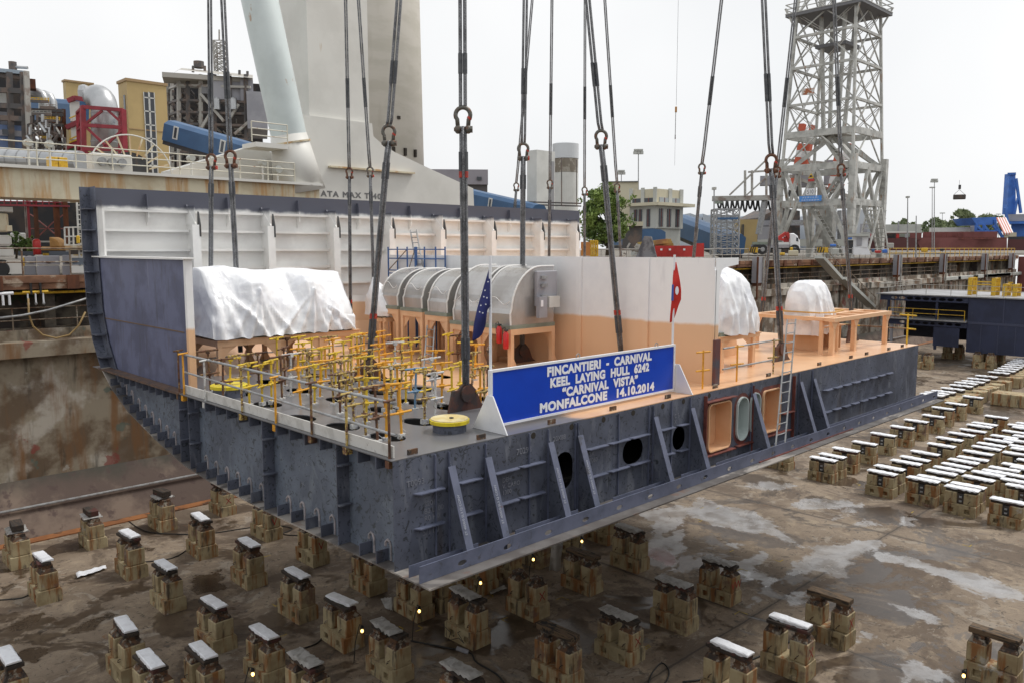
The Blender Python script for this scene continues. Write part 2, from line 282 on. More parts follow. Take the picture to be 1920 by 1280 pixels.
ORD = ['first', 'second', 'third'] + [f'{i}th' for i in range(4, 200)]
def nth(i):
    i += 1; return {1: 'first', 2: 'second', 3: 'third'}.get(i) or (f'{i}th' if i % 10 not in (1, 2, 3) or i % 100 in (11, 12, 13) else f'{i}' + {1: 'st', 2: 'nd', 3: 'rd'}[i % 10])
def text(body, size, o, u, v, name, m, parent, extrude=.004, bold=.0, sx=1.0, align='CENTER', sp=1.0, ls=1.0):
    """flat lettering standing on plane (u right, v up) with origin o"""
    c = bpy.data.curves.new(name, 'FONT'); c.body = body; c.size = size; c.extrude = extrude; c.bevel_depth = bold; c.bevel_resolution = 0; c.align_x = align; c.space_character = sp; c.space_line = ls
    t = bpy.data.objects.new('t', c); COL.objects.link(t); bpy.context.view_layer.update()
    me = bpy.data.meshes.new_from_object(t.evaluated_get(bpy.context.evaluated_depsgraph_get())); bpy.data.objects.remove(t)
    off = Vector((0, 0, 0)); p = parent
    while p is not None: off = off + p.location; p = p.parent
    u, v = Vector(u).normalized(), Vector(v).normalized(); n = u.cross(v)
    for q in me.vertices: q.co = Vector(o) - off + u * (q.co.x * sx) + v * q.co.y + n * q.co.z * (.12 if bold > 0 else 1)
    me.materials.clear(); me.materials.append(m)
    me.polygons.foreach_set('use_smooth', [False] * len(me.polygons))
    ob = bpy.data.objects.new(name, me); COL.objects.link(ob); ob.parent = parent; return ob
X_, Y_, Z_ = Vector((1, 0, 0)), Vector((0, 1, 0)), Vector((0, 0, 1))

# ============================================================ the dock: floor, wall, quay
def zpts(l, ox, oy, s=2.977): return [(ox + x / s, oy + y / s) for x, y in l]
ZD, ZB = 8.74, 6.64                 # hull deck and bottom
HX0, HX1, HY0, HY1 = 8.30, 33.6, 11.64, 28.29
silt_sheen_px = [zpts(l, 1280, 850) for l in (
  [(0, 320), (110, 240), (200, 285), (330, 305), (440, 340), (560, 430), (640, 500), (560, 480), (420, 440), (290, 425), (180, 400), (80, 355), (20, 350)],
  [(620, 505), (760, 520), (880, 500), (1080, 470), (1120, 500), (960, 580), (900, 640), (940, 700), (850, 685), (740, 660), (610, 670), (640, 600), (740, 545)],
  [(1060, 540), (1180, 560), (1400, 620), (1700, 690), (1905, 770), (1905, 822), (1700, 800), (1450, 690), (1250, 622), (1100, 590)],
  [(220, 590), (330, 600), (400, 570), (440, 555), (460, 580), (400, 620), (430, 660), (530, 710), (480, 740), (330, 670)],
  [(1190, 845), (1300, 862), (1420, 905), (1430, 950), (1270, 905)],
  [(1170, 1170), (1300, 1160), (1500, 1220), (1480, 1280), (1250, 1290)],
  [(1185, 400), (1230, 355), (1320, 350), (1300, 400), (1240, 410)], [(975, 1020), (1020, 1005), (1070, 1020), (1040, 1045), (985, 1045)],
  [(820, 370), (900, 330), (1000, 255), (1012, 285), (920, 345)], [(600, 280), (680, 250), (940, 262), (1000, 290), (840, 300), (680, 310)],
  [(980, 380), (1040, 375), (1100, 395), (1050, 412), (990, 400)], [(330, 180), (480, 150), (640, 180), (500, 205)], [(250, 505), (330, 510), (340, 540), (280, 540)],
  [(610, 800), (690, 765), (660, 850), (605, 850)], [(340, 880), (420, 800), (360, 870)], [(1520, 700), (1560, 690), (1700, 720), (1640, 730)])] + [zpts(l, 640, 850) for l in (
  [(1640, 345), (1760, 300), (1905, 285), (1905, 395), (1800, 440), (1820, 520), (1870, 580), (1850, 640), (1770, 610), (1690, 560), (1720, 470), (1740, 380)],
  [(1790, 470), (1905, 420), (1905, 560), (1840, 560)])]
wet_px = [zpts(l, 1280, 850) for l in ([(690, 610), (760, 585), (870, 590), (840, 620), (730, 640)], [(1230, 385), (1240, 345), (1300, 345), (1290, 385)], [(1110, 1170), (1240, 1090), (1340, 1040), (1345, 1075), (1240, 1130), (1150, 1180)],
  [(1450, 640), (1700, 700), (1880, 780), (1700, 770), (1500, 690)], [(40, 330), (140, 270), (300, 330), (420, 400), (200, 380)], [(680, 130), (900, 120), (1010, 160), (900, 190)])] + [zpts(l, 0, 850) for l in (
  [(0, 990), (90, 930), (230, 900), (200, 950), (80, 985)], [(390, 990), (480, 920), (620, 905), (560, 960), (420, 995)], [(60, 1150), (160, 1085), (260, 1090), (200, 1160)], [(0, 750), (140, 720), (0, 790)], [(170, 560), (420, 470), (600, 440), (560, 500), (330, 560), (180, 600)],
  [(1040, 700), (1240, 640), (1260, 760), (1100, 790)], [(790, 530), (880, 520), (850, 545)], [(0, 650), (160, 630), (120, 690)])]
def sdist(P, poly):
    """signed distance (positive inside) of points P to a floor polygon"""
    poly = np.array(poly); n = len(poly); d = np.full(len(P), 1e9); ins = np.zeros(len(P), bool)
    for i in range(n):
        a, b = poly[i], poly[(i + 1) % n]; e = b - a; q = P - a
        t = np.clip((q @ e) / (e @ e + 1e-9), 0, 1); d = np.minimum(d, np.hypot(*(q - t[:, None] * e).T))
        c = ((a[1] > P[:, 1]) != (b[1] > P[:, 1])); xx = (b[0] - a[0]) * (P[:, 1] - a[1]) / (b[1] - a[1] + 1e-12) + a[0]; ins ^= c & (P[:, 0] < xx)
    return np.where(ins, d, -d)
def make_floor():
    xs = np.concatenate([[-60, -30, -10, 0], np.arange(4, 62, .17), [70, 85, 105, 130, 160.5]]); ys = np.concatenate([[-60, -40, -20, -8], np.arange(-3, 41, .17)])
    nx, ny = len(xs), len(ys); gx, gy = np.meshgrid(xs, ys); P = np.stack([gx.ravel(), gy.ravel()], 1)
    def field(pl):
        a = np.full(len(P), -1.0)
        for q in pl: a = np.maximum(a, sdist(P, [tuple(onz(x, y, 0))[:2] for x, y in q]))
        return np.clip(.5 + a / 1.2, 0, 1)
    silt_sheen, wet = field(silt_sheen_px), field(wet_px)
    me = bpy.data.meshes.new('dock_floor'); co = np.zeros((len(P), 3), np.float32); co[:, :2] = P
    i = np.arange((nx - 1) * (ny - 1)); a = (i // (nx - 1)) * nx + i % (nx - 1)
    fc = np.stack([a, a + 1, a + nx + 1, a + nx], 1)
    me.from_pydata(co.tolist(), [], fc.tolist())
    for nm, d in (('silt_sheen', silt_sheen), ('wet', wet)):
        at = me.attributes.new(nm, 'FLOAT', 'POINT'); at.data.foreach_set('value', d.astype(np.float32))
    o = bpy.data.objects.new('dock_floor', me); COL.objects.link(o); return struct(o)
fl = make_floor()
struct(MB().add([(-250, -.6, 11.25), (-250, -120, 11.25), (400, -120, 11.25), (400, -.6, 11.25), (-250, -.6, 0), (400, -.6, 0)], [(0, 1, 2, 3), (0, 3, 5, 4)]).build('near_quay', mat('near_quay_concrete', (.2, .17, .13), [dict(col=(.1, .075, .05), scale=.4, lo=.4, hi=.6)], rough=.85)))
def floor_mat():
    m = bpy.data.materials.new('dock_floor_concrete'); m.use_nodes = True; t = m.node_tree; N, L = t.nodes, t.links; b = N['Principled BSDF']
    geo = N.new('ShaderNodeNewGeometry'); pos = geo.outputs['Position']
    def noise(scale, det=6, dist=0, st=(1, 1, 1), rough=.6):
        mp = N.new('ShaderNodeMapping'); mp.inputs['Scale'].default_value = st; L.new(pos, mp.inputs[0])
        n = N.new('ShaderNodeTexNoise'); n.inputs['Scale'].default_value = scale; n.inputs['Detail'].default_value = det; n.inputs['Distortion'].default_value = dist; n.inputs['Roughness'].default_value = rough; L.new(mp.outputs[0], n.inputs['Vector']); return n.outputs['Fac']
    def step(s, lo, hi, amt=1.0, base=0.0):
        r = N.new('ShaderNodeMapRange'); r.interpolation_type = 'SMOOTHSTEP'; L.new(s, r.inputs[0]); r.inputs[1].default_value = lo; r.inputs[2].default_value = hi; r.inputs[3].default_value = base; r.inputs[4].default_value = amt; return r.outputs[0]
    def mix(f, a, c):
        x = N.new('ShaderNodeMix'); x.data_type = 'RGBA'; L.new(f, x.inputs[0])
        if isinstance(a, tuple): x.inputs[6].default_value = (*a, 1)
        else: L.new(a, x.inputs[6])
        x.inputs[7].default_value = (*c, 1); return x.outputs[2]
    def op(kind, a, c):
        q = N.new('ShaderNodeMath'); q.operation = kind
        for i, s in enumerate((a, c)):
            if isinstance(s, (int, float)): q.inputs[i].default_value = s
            else: L.new(s, q.inputs[i])
        return q.outputs[0]
    def attr(nm): q = N.new('ShaderNodeAttribute'); q.attribute_name = nm; return q.outputs['Fac']
    c = mix(step(noise(.35, 5), .35, .65), (.285, .222, .162), (.175, .128, .088))
    c = mix(step(noise(1.1, 6, 1.2), .5, .7, .8), c, (.38, .3, .21))
    c = mix(step(noise(38, 3), .35, .7, .35), c, (.1, .085, .07)); c = mix(step(noise(2.6, 9, .8, rough=.75), .53, .57, .45), c, (.2, .15, .105)); c = mix(step(noise(.7, 9, .7, rough=.7), .55, .59, .5), c, (.35, .31, .26)); c = mix(step(noise(.22, 9, .8, rough=.7), .5, .57, .8), c, (.105, .074, .052))          # old damp stains
    c = mix(step(noise(3.2, 6, 1.5), .57, .66, .75), c, (.06, .05, .042))
    c = mix(step(noise(2.1, 4, 2.5, (1, 3, 1)), .64, .7, .5), c, (.4, .35, .29))
    c = mix(step(noise(1.4, 5, 1.0), .68, .72, .7), c, (.2, .1, .045))                # rust
    c = mix(step(noise(14, 4), .62, .7, .6), c, (.075, .06, .05))
    sx = N.new('ShaderNodeSeparateXYZ'); L.new(pos, sx.inputs[0])
    jn = noise(2.5, 3)
    for ax, ps in ((0, (24.35, 36.0, 47.7, 59.4)), (1, (13.3, 2.0))):   # slab joints
        for p_ in ps:
            d = op('ABSOLUTE', op('SUBTRACT', op('ADD', sx.outputs[ax], op('MULTIPLY', jn, .12)), p_ + .06), 0)
            c = mix(step(d, .2, .08, .5), c, (.11, .085, .065)); c = mix(step(op('ADD', d, op('MULTIPLY', noise(1.1, 4), .06)), .085, .05, .75), c, (.045, .036, .03))
    wet0 = step(op('ADD', attr('wet'), op('MULTIPLY', op('SUBTRACT', noise(1.3, 6), .5), 1.3)), .42, .55)
    wetn = op('MULTIPLY', step(noise(.3, 9, .6, rough=.68), .52, .56), .85)
    wet = op('MAXIMUM', wet0, wetn)
    sheen = op('MULTIPLY', step(op('ADD', attr('silt_sheen'), op('MULTIPLY', op('SUBTRACT', noise(1.1, 9, .4, rough=.7), .5), 1.8)), .42, .58), step(noise(28, 4), .25, .5, 1.0, .7))
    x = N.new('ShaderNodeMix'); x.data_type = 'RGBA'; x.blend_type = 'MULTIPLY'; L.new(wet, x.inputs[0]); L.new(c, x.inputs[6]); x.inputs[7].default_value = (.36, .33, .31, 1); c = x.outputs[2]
    sheen_col = mix(step(noise(.9, 7), .42, .62), (.4, .395, .4), (.24, .22, .205))  # pale sky sheen of the puddles, painted into the colour together with silt
    x = N.new('ShaderNodeMix'); x.data_type = 'RGBA'; L.new(op('MULTIPLY', sheen, op('ADD', .35, op('MULTIPLY', noise(1.2, 7), .85))), x.inputs[0]); L.new(c, x.inputs[6]); L.new(sheen_col, x.inputs[7]); c = x.outputs[2]
    L.new(c, b.inputs['Base Color'])
    rg = op('SUBTRACT', .82, op('MULTIPLY', wet, .62)); rg = op('SUBTRACT', rg, op('MULTIPLY', sheen, .42)); rg = op('MAXIMUM', rg, .09)
    L.new(rg, b.inputs['Roughness'])
    bu = N.new('ShaderNodeBump'); bu.inputs['Distance'].default_value = .02
    L.new(op('MULTIPLY', op('SUBTRACT', 1.0, op('MAXIMUM', wet, sheen)), .45), bu.inputs['Strength']); L.new(noise(6, 8), bu.inputs['Height']); L.new(bu.outputs[0], b.inputs['Normal'])
    return m
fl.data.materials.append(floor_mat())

# quay ground behind the wall
GZ = 11.3
quay_m = mat('quay_concrete', (.2, .18, .15), [dict(col=(.13, .11, .09), scale=.3, lo=.4, hi=.65), dict(col=(.08, .06, .05), scale=1.2, lo=.58, hi=.7, amt=.7)], rough=.8)
struct(MB().add([(-250, 41.2, GZ), (900, 41.2, GZ), (2500, 2500, GZ), (-250, 2500, GZ)], [(0, 1, 2, 3)]).add([(160.9, -400, GZ), (2500, -400, GZ), (2500, 2500, GZ), (900, 41.2, GZ), (160.9, 41.2, GZ)], [(0, 1, 2, 3, 4)]).build('quay_ground', quay_m))

# far dock wall with its service gallery
wall_m = mat('dock_wall_concrete', (.3, .255, .19), [dict(col=(.5, .465, .41), axis='X', z0=25, z1=55, amp=8, scale=.1, amt=.85), dict(col=(.46, .42, .36), scale=.35, lo=.5, hi=.58, seed=3), dict(col=(.11, .068, .038), scale=.5, lo=.43, hi=.58, amt=.85), dict(col=(.2, .095, .035), scale=.8, lo=.52, hi=.66, amt=.85, st=(1, 1, .14)), dict(col=(.03, .027, .02), scale=.9, lo=.5, hi=.64, amt=.92, st=(1, 1, .2), seed=5),
   dict(col=(.24, .05, .04), scale=.55, lo=.62, hi=.66, amt=.75, seed=9), dict(col=(.09, .13, .11), scale=.6, lo=.64, hi=.68, amt=.7, seed=14), dict(col=(.4, .38, .34), scale=.7, lo=.67, hi=.7, amt=.7, seed=21)], rough=.85, bump=(6, .3))
foot_m = mat('dock_wall_foot', (.1, .066, .052), [dict(col=(.2, .145, .11), scale=.4, lo=.45, hi=.6, seed=2), dict(col=(.04, .04, .028), axis='Z', z0=1.6, z1=2.5, amp=1.6, scale=.6, amt=.85), dict(col=(.07, .04, .035), scale=1.4, lo=.55, hi=.65, amt=.8), dict(col=(.42, .37, .29), scale=.5, lo=.68, hi=.7, amt=.8, seed=4)], rough=.7, bump=(8, .2))
gal_m = mat('gallery_concrete', (.15, .13, .1), [dict(col=(.05, .04, .035), scale=.6, lo=.42, hi=.6), dict(col=(.16, .075, .03), scale=1.1, lo=.56, hi=.68, amt=.8, st=(1, 1, .3)), dict(col=(.2, .03, .02), scale=.4, lo=.66, hi=.7, amt=.7, seed=5)], rough=.85)
cope_m = mat('rusty_coping', (.26, .13, .07), [dict(col=(.13, .06, .035), scale=1.2, lo=.4, hi=.6, st=(.4, 1, 1)), dict(col=(.42, .33, .25), scale=.9, lo=.56, hi=.64, seed=4), dict(col=(.05, .045, .03), scale=1.4, lo=.6, hi=.7, amt=.8)], rough=.75)
XA, XB = -30, 160
dw = thing('dock_wall', 'long stained concrete side wall of the dry dock with a recessed service gallery', 'wall', (60, 40.2, 0))
MB().prism([(40.2, 2.35), (40.2, 7.75), (39.75, 7.8), (39.75, 8.45), (40.2, 8.5), (40.2, 8.95), (43, 8.95), (43, 2.35)], (XA, 0, 0), Y_, Z_, X_, XB - XA).build('wall', wall_m, dw)
MB().prism([(38.9, .05), (40.2, 2.35), (43, 2.35), (43, -.3), (38.9, -.3)], (XA, 0, 0), Y_, Z_, X_, XB - XA).build('sloped_foot', foot_m, dw)
MB().prism([(41.6, 8.95), (41.6, 10.7), (41.8, 10.7), (41.8, 8.95)], (XA, 0, 0), Y_, Z_, X_, XB - XA).build('gallery_back', gal_m, dw)
MB().prism([(40.05, 10.72), (40.05, 10.95), (40.0, 11.0), (40.0, 11.3), (41.2, 11.3), (42, 11.25), (42, 10.72)], (XA, 0, 0), Y_, Z_, X_, XB - XA).build('coping', cope_m, dw)
b = MB()
for x in np.arange(XA + 2, XB, 3.0): b.box(x, 39.93, 10.7, x + .5, 40.03, 11.32)
b.build('coping_bracket', RUSTST, dw, kind='stuff')
b = MB()
for x in np.arange(XA + 3, XB, 6.2): b.box(x, 40.7, 8.96, x + .45, 41.59, 10.71)
b.build('gallery_pillar', gal_m, dw, kind='stuff')
MB().tube((XA, 39.42, 1.28), (XB, 39.42, 1.28), .06).build('pipe', GALV, dw)
MB().tube((XA, 40.35, 10.55), (XB, 40.35, 10.55), .06).build('gas_pipe', YEL, dw)
MB().box(XA, 38.3, .004, XB, 38.88, .05).build('steel_strip', mat('rusty_plate', (.22, .085, .03), [dict(col=(.3, .12, .04), scale=.8, lo=.4, hi=.6), dict(col=(.07, .035, .02), scale=1.5, lo=.55, hi=.65)], rough=.6), dw)
def railing(name, label, pts, h=1.05, bars=(1.05, .55), m=RAILP, r=.028, step=2.0, lean=(0, 0), group=None, mpost=None):
    pts = [Vector(p) for p in pts]; t = thing(name, label, 'railing', pts[0], group)
    rm = MB(); n = 0
    for a, q in zip(pts, pts[1:]):
        for z in bars: rm.tube(a + Z_ * z, q + Z_ * z, r, 6)
        k = max(1, round((q - a).length / step))
        for i in range(k + (q is pts[-1])):
            p = a + (q - a) * i / k; MB().tube(p, p + Z_ * h, r * 1.1, 6).build('post', mpost or m, t)
    rm.build('rails', m, t); return t
railing('gallery_railing', 'rusty two bar railing on the ledge of the dock wall left of the hull', [(-4, 40.35, 8.95), (14, 40.35, 8.95)], .95, (.95, .42), step=2.6)
railing('gallery_railing', 'rusty two bar railing along the gallery ledge in the far dock wall', [(50, 40.35, 8.95), (130, 40.35, 8.95)], 1.0, (1, .5), step=2.6, r=.04)
railing('quay_railing', 'grey tube railing on the quay edge in front of the grey cabinets', [(-4, 40.3, GZ), (17, 40.3, GZ)], 1.2, (1.2, .6), m=RAILP, step=1.9, r=.035)
railing('quay_railing', 'thin grey railing on the far quay edge below the lattice tower crane', [(44, 40.4, GZ), (104, 40.4, GZ)], 1.15, (1.15, .6), m=PALEST, step=1.6, r=.035)
railing('quay_railing', 'yellow railing on the far quay edge in front of the red barge', [(105, 40.4, GZ), (159, 40.4, GZ)], 1.2, (1.2, .6), m=YEL, step=2.0, r=.04)
# dock gate closing the far end
dg_ = thing('dock_gate', 'dark red steel gate closing the far end of the dry dock', 'gate', (160.3, 10, 0))
MB().box(160, -40, 0, 160.8, 40, 11.1).build('gate_wall', BARGE, dg_)
b = MB()
for y in np.arange(-38, 40, 3): b.box(159.7, y, 0, 159.99, y + .3, 11.0)
b.build('stiffener', BARGE, dg_)
# grey steel fender guides up the far wall
for i, (px, lab) in enumerate(((1415, 'beside the rounded tarp'), (1677, 'nearest of four right of the kiosk'), (1763, 'second of four going away'), (1841, 'third of four going away'), (1892, 'farthest, by the dock gate'))):
    x = onY(px, 500, 40.0).x; w_ = .55
    t = thing('fender_guide', 'grey steel guide box on the far dock wall, ' + lab, 'fender guide', (x, 39.8, 8.6), 'steel fender guides on the dock wall')
    MB().box(x - w_, 39.45, 9.2, x + w_, 39.98, 11.7).build('guide_box', GREYCL, t)
    for s_ in (-1, 1): MB().box(x + s_ * w_ - .07, 39.3, 7.6, x + s_ * w_ + .07, 39.44, 11.7).build('rail', RUSTST if s_ < 0 else PALEST, t)
    MB().box(x - w_ + .08, 39.5, 8.9, x + w_ - .08, 39.95, 9.19).build('bracket', RUSTST, t)
# timber-faced concrete fender beams on the far wall
for i, px in enumerate((1782, 1810, 1842, 1865, 1885)):
    p = onY(px, 515, 39.8); L_ = 3.2 + i * 1.3
    tag(MB().box(p.x - L_, 39.35, 8.0, p.x + L_, 39.73, 8.5).build('fender_beam', GREYWALL, bevel=.05), ['nearest', 'second', 'third', 'fourth', 'farthest'][i] + ' grey concrete fender beam on the far dock wall above the dark blue section', 'fender beam', 'fender beams on the dock wall')
# stairs down the far wall
st = thing('wall_stair', 'concrete and steel stair zigzagging down the far dock wall behind the tarped machines', 'stair', onY(1600, 570, 39.4))
a, q = onY(1536, 482, 39.3), onY(1572, 522, 39.3); c_, d_ = onY(1578, 522, 39.3), onY(1634, 575, 39.3)
for nm, (p1, p2) in (('upper_flight', (a, q)), ('lower_flight', (c_, d_))):
    MB().bar(p1, p2, 1.0, .35).build(nm, GREYWALL, st)
    b = MB(); b.bar(p1 + Z_ * 1.1 - Y_ * .45, p2 + Z_ * 1.1 - Y_ * .45, .06)
    for k in range(7): e = p1 + (p2 - p1) * k / 6; b.bar(e - Y_ * .45, e - Y_ * .45 + Z_ * 1.1, .05)
    b.build('handrail', RAILP, st)
MB().bar(q + Z_ * .0, c_, 1.0, .2).build('landing', GREYWALL, st)

# pipework and hose hung on the near part of the wall
v = thing('gas_manifold', 'yellow gas manifold with three white valves hanging under the rusty coping', 'manifold', onY(65, 548, 40.0))
p0, p1 = onY(42, 549, 40.0), onY(90, 547, 40.0)
MB().tube(p0, p1, .06).build('header', YEL, v)
for k in (.2, .5, .8):
    e = p0 + (p1 - p0) * k; f_ = MB().tube(e, e - Z_ * .45, .035).build('valve', WHITEP, v); MB().sphere(e - Z_ * .5, .06, .06, .08).build('knob', GALV, f_)
for k in (.33, .7): e = p0 + (p1 - p0) * k; MB().box(e.x - .04, e.y - .08, e.z - .1, e.x + .04, e.y + .02, e.z + .4).build('hanger', BLACK, v)
v = thing('gas_manifold', 'white air manifold with two hanging couplings at the left edge under the coping', 'manifold', onY(5, 555, 40.0))
p0, p1 = onY(-12, 552, 40.0), onY(25, 550, 40.0); MB().tube(p0, p1, .07).build('header', WHITEP, v)
for k in (.45, .78):
    e = p0 + (p1 - p0) * k; MB().tube(e, e - Z_ * .5, .05).build('valve', WHITEP, v)
def hang(p, q, sag, n=16): return [p + (q - p) * (i / n) - Z_ * (4 * sag * (i / n) * (1 - i / n)) for i in range(n + 1)]
tag(MB().path([onY(x, y, 39.9) for x, y in ((53, 560), (54, 590), (62, 612), (80, 628), (105, 634), (130, 628), (148, 610), (160, 585))], .04).build('hose', mat('ochre_hose', (.3, .2, .08)), smooth=True), 'ochre hose hanging in a loop from the yellow manifold at the left', 'hose')
tag(MB().path([onY(x, y, 39.8) for x, y in ((-5, 597), (40, 592), (90, 582), (130, 570), (172, 557))], .05).build('hose', GALV, smooth=True), 'pale grey hose slung diagonally across the dock wall left of the hull', 'hose')
# graffiti and paint smears are part of the wall; lettering
text('XHS P', .8, onY(124, 568, 40.0) + Vector((-.8, 1.57, .0)), X_, Z_, 'graffiti', mat('graffiti_dark', (.03, .045, .02)), dw, .004, .02)

# ============================================================ the hull section hanging in slings
HS = thing('hull_section', 'large blue grey ship hull section with white side shell, hanging above the keel blocks', 'hull section', (HX0, HY0, ZB))
# deck plate with its round manholes
dk = MB().box(HX0, HY0, ZD - .02, HX1, HY1 - .3, ZD).build('deck', DECK, HS)
holes = [(9.34, 13.25), (9.22, 14.7), (9.0, 16.1), (9.25, 18.1), (10.68, 13.94), (10.9, 15.6), (10.85, 17.4), (10.8, 19.3), (12.0, 15.95), (12.15, 17.6), (12.2, 19.5), (13.45, 15.25), (13.3, 17.2), (13.6, 19.0), (12.2, 14.75), (12.4, 21.4), (13.9, 21.0), (10.9, 21.2), (15.0, 18.6), (15.1, 20.6), (9.4, 20.0)]
cb = MB()
for x, y in holes: cb.prism([(.3 * math.cos(t) , .48 * math.sin(t)) for t in np.linspace(0, 2 * math.pi, 20, endpoint=False)], (x, y, ZD - .3), X_, Y_, Z_, .6)
cut(dk, cb)
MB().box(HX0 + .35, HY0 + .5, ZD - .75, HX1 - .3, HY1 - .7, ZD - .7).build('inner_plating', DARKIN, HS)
# bottom with bilge: cross section in YZ
sec = [(10.6, 6.64), (16.6, 6.65), (19.36, 6.71), (20.98, 6.83), (22.95, 7.2), (24.97, 7.68), (26.3, 8.2), (27.2, 8.75), (27.85, 9.6), (28.2, 10.6), (28.3, 12.0), (28.3, 14.44)]
inn = [(y - (.06 if y > 25 else 0), z + .03) for y, z in sec]
MB().prism(sec[:8] + inn[:8][::-1], (HX0, 0, 0), Y_, Z_, X_, HX1 - HX0 + .1).build('bottom_plate', PLATE_STEEL, HS, smooth=False)
MB().prism(sec[7:] + [(y - .035, z) for y, z in sec[7:]][::-1], (HX0 + .3, 0, 0), Y_, Z_, X_, 32.0 - HX0).build('side_shell', SHELL, HS)
MB().prism(sec[7:] + [(y - .03, z) for y, z in sec[7:]][::-1], (HX0, 0, 0), Y_, Z_, X_, .297).build('shell_edge', HULL_STEEL, HS)
MB().prism([(y + .01, z) for y, z in sec[7:]] + [(y + .03, z) for y, z in sec[7:]][::-1], (HX0, 0, 0), Y_, Z_, X_, 32.3 - HX0).build('outer_plating', HULL_STEEL, HS)
# left end face: floor plate closing the double bottom
MB().prism([(HY0 + .02, ZB + .03)] + [(y, z + .035) for y, z in sec[1:7]] + [(27.0, ZD - .03), (HY0 + .02, ZD - .03)], (HX0 + .28, 0, 0), Y_, Z_, X_, .02).build('end_plate', END_STEEL, HS)
zs = lambda y: float(np.interp(y, [s[0] for s in sec[:8]], [s[1] for s in sec[:8]])) + .03
for y in (20.55, 21.15, 16.55, 13.5):       # deep web plates sticking out of the end
    b = MB().box(HX0, y - .012, zs(y) + .01, HX0 + .275, y + .012, ZD - .025)
    for z in (ZD - .45, ZD - 1.25):
        b.box(HX0 - .02, y - .14, z, HX0 + .26, y - .013, z + .03)
    b.build('web_plate', HULL_STEEL, HS)
ys_b = [12.2, 12.75, 14.15, 14.75, 15.35, 15.95, 17.2, 17.8, 18.4, 19.0, 19.6, 20.2] + [21.7 + .52 * i for i in range(10)]
for y in ys_b: MB().box(HX0, y - .012, zs(y) + .005, HX0 + .27, y + .012, zs(y) + .24).build('bottom_longitudinal', HULL_STEEL, HS)
b = MB()
for y in ys_b:                             # bare weld collars round each longitudinal
    b.path([(HX0 + .277, y - .1, zs(y) + .02), (HX0 + .277, y - .1, zs(y) + .3), (HX0 + .277, y - .06, zs(y) + .38), (HX0 + .277, y + .0, zs(y) + .4), (HX0 + .277, y + .07, zs(y) + .34), (HX0 + .277, y + .08, zs(y) + .26)], .03, 5)
b.build('weld_collar', mat('bare_weld', (.33, .3, .31), [dict(col=(.2, .19, .2), scale=5, lo=.45, hi=.6)], rough=.6), HS, kind='stuff')
for y in [12.15, 12.75, 14.1, 14.7, 15.3, 15.9, 17.15, 17.7, 18.3, 18.9, 19.5, 20.1, 21.7, 22.2, 22.7, 23.2, 23.7, 24.2, 24.7, 25.2, 25.7]:
    MB().box(HX0, y - .012, ZD - .25, HX0 + .27, y + .012, ZD - .025).build('deck_longitudinal', HULL_STEEL, HS)
MB().box(HX0 - .03, 21.1, ZD - .03, HX0 + .3, 27.4, ZD + .02).build('edge_strip', mat('rusty_edge', (.13, .075, .05), [dict(col=(.07, .05, .045), scale=4, lo=.45, hi=.6)], rough=.7), HS)
# blue partition panel standing on the left end
pn = MB().box(8.62, 21.2, ZD + .0, 8.66, 27.9, 12.2).build('partition', PRIMER_BLUE, HS)
MB().box(8.60, 21.35, 10.28, 8.618, 27.85, 10.31).build('weld_seam', mat('seam', (.16, .1, .06), rough=.7), pn)
MB().box(8.6, 21.05, ZD, 8.78, 21.18, 12.22).build('end_pillar', BULK, HS)
MB().box(8.5, 20.95, 12.22, 8.85, 28.15, 12.26).build('top_flange', SHELL, HS)
# edge of the side shell: stubs of cut longitudinals
for z in np.arange(9.1, 14.2, .66):
    yb = float(np.interp(z, [s[1] for s in sec[6:]], [s[0] for s in sec[6:]]))
    MB().box(HX0 - .02, yb - .55, z, HX0 + .26, yb - .04, z + .035).build('stub', HULL_STEEL, HS)
MB().prism([(y - .04, z) for y, z in sec[6:]] + [(y - .6, z) for y, z in sec[6:]][::-1], (HX0 + .27, 0, 0), Y_, Z_, X_, .02).build('edge_frame', HULL_STEEL, HS)
MB().box(8.62, 27.25, 12.27, 8.68, 27.68, 14.0).build('edge_post', SHELL, HS)
# inside of the shell: longitudinals and web frames
for k, z in enumerate((13.75, 13.1, 12.45, 11.8, 11.15, 10.5, 9.8)):
    xs_ = [8.7, 11.66, 14.43, 17.18, 19.8, 22.5, 25.5, 28.7, 31.3, 32.2]
    b = MB()
    for a, q in zip(xs_, xs_[1:]):
        if q > 19.3 and z < 10.6: continue
        b.box(a + .2, 28.02, z, q - .03, 28.25, z + .03); b.box(a + .2, 28.0, z - .05, q - .03, 28.02, z + .035)
    b.build('longitudinal', SHELL, HS)
for i, x in enumerate((11.66, 14.43, 17.18, 19.8, 22.5, 25.5, 28.7, 31.3)):
    b = MB().box(x, 27.55, ZD, x + .02, 28.25, 13.95).box(x - .12, 27.5, ZD, x + .16, 27.55, 13.3)
    b.prism([(27.5, 13.3), (27.5, 13.34), (28.2, 14.0), (28.25, 14.0), (28.25, 13.3)], (x - .02, 0, 0), Y_, Z_, X_, .05)
    wf = b.build('web_frame', SHELL, HS)
    MB().prism([(27.49, 12.9), (27.49, 13.3), (27.62, 13.75), (27.66, 13.3)], (x + .12, 0, 0), Y_, Z_, X_, .06).build('bracket_tip', DARKST, wf)
for x in (10.3, 13.1, 15.9, 18.6, 21.2, 24.0, 27.1, 30.0):
    MB().prism([(28.25, 13.25), (28.25, 14.3), (28.1, 14.3), (28.02, 13.5)], (x, 0, 0), Y_, Z_, X_, .03).build('top_bracket', SHELL, HS)
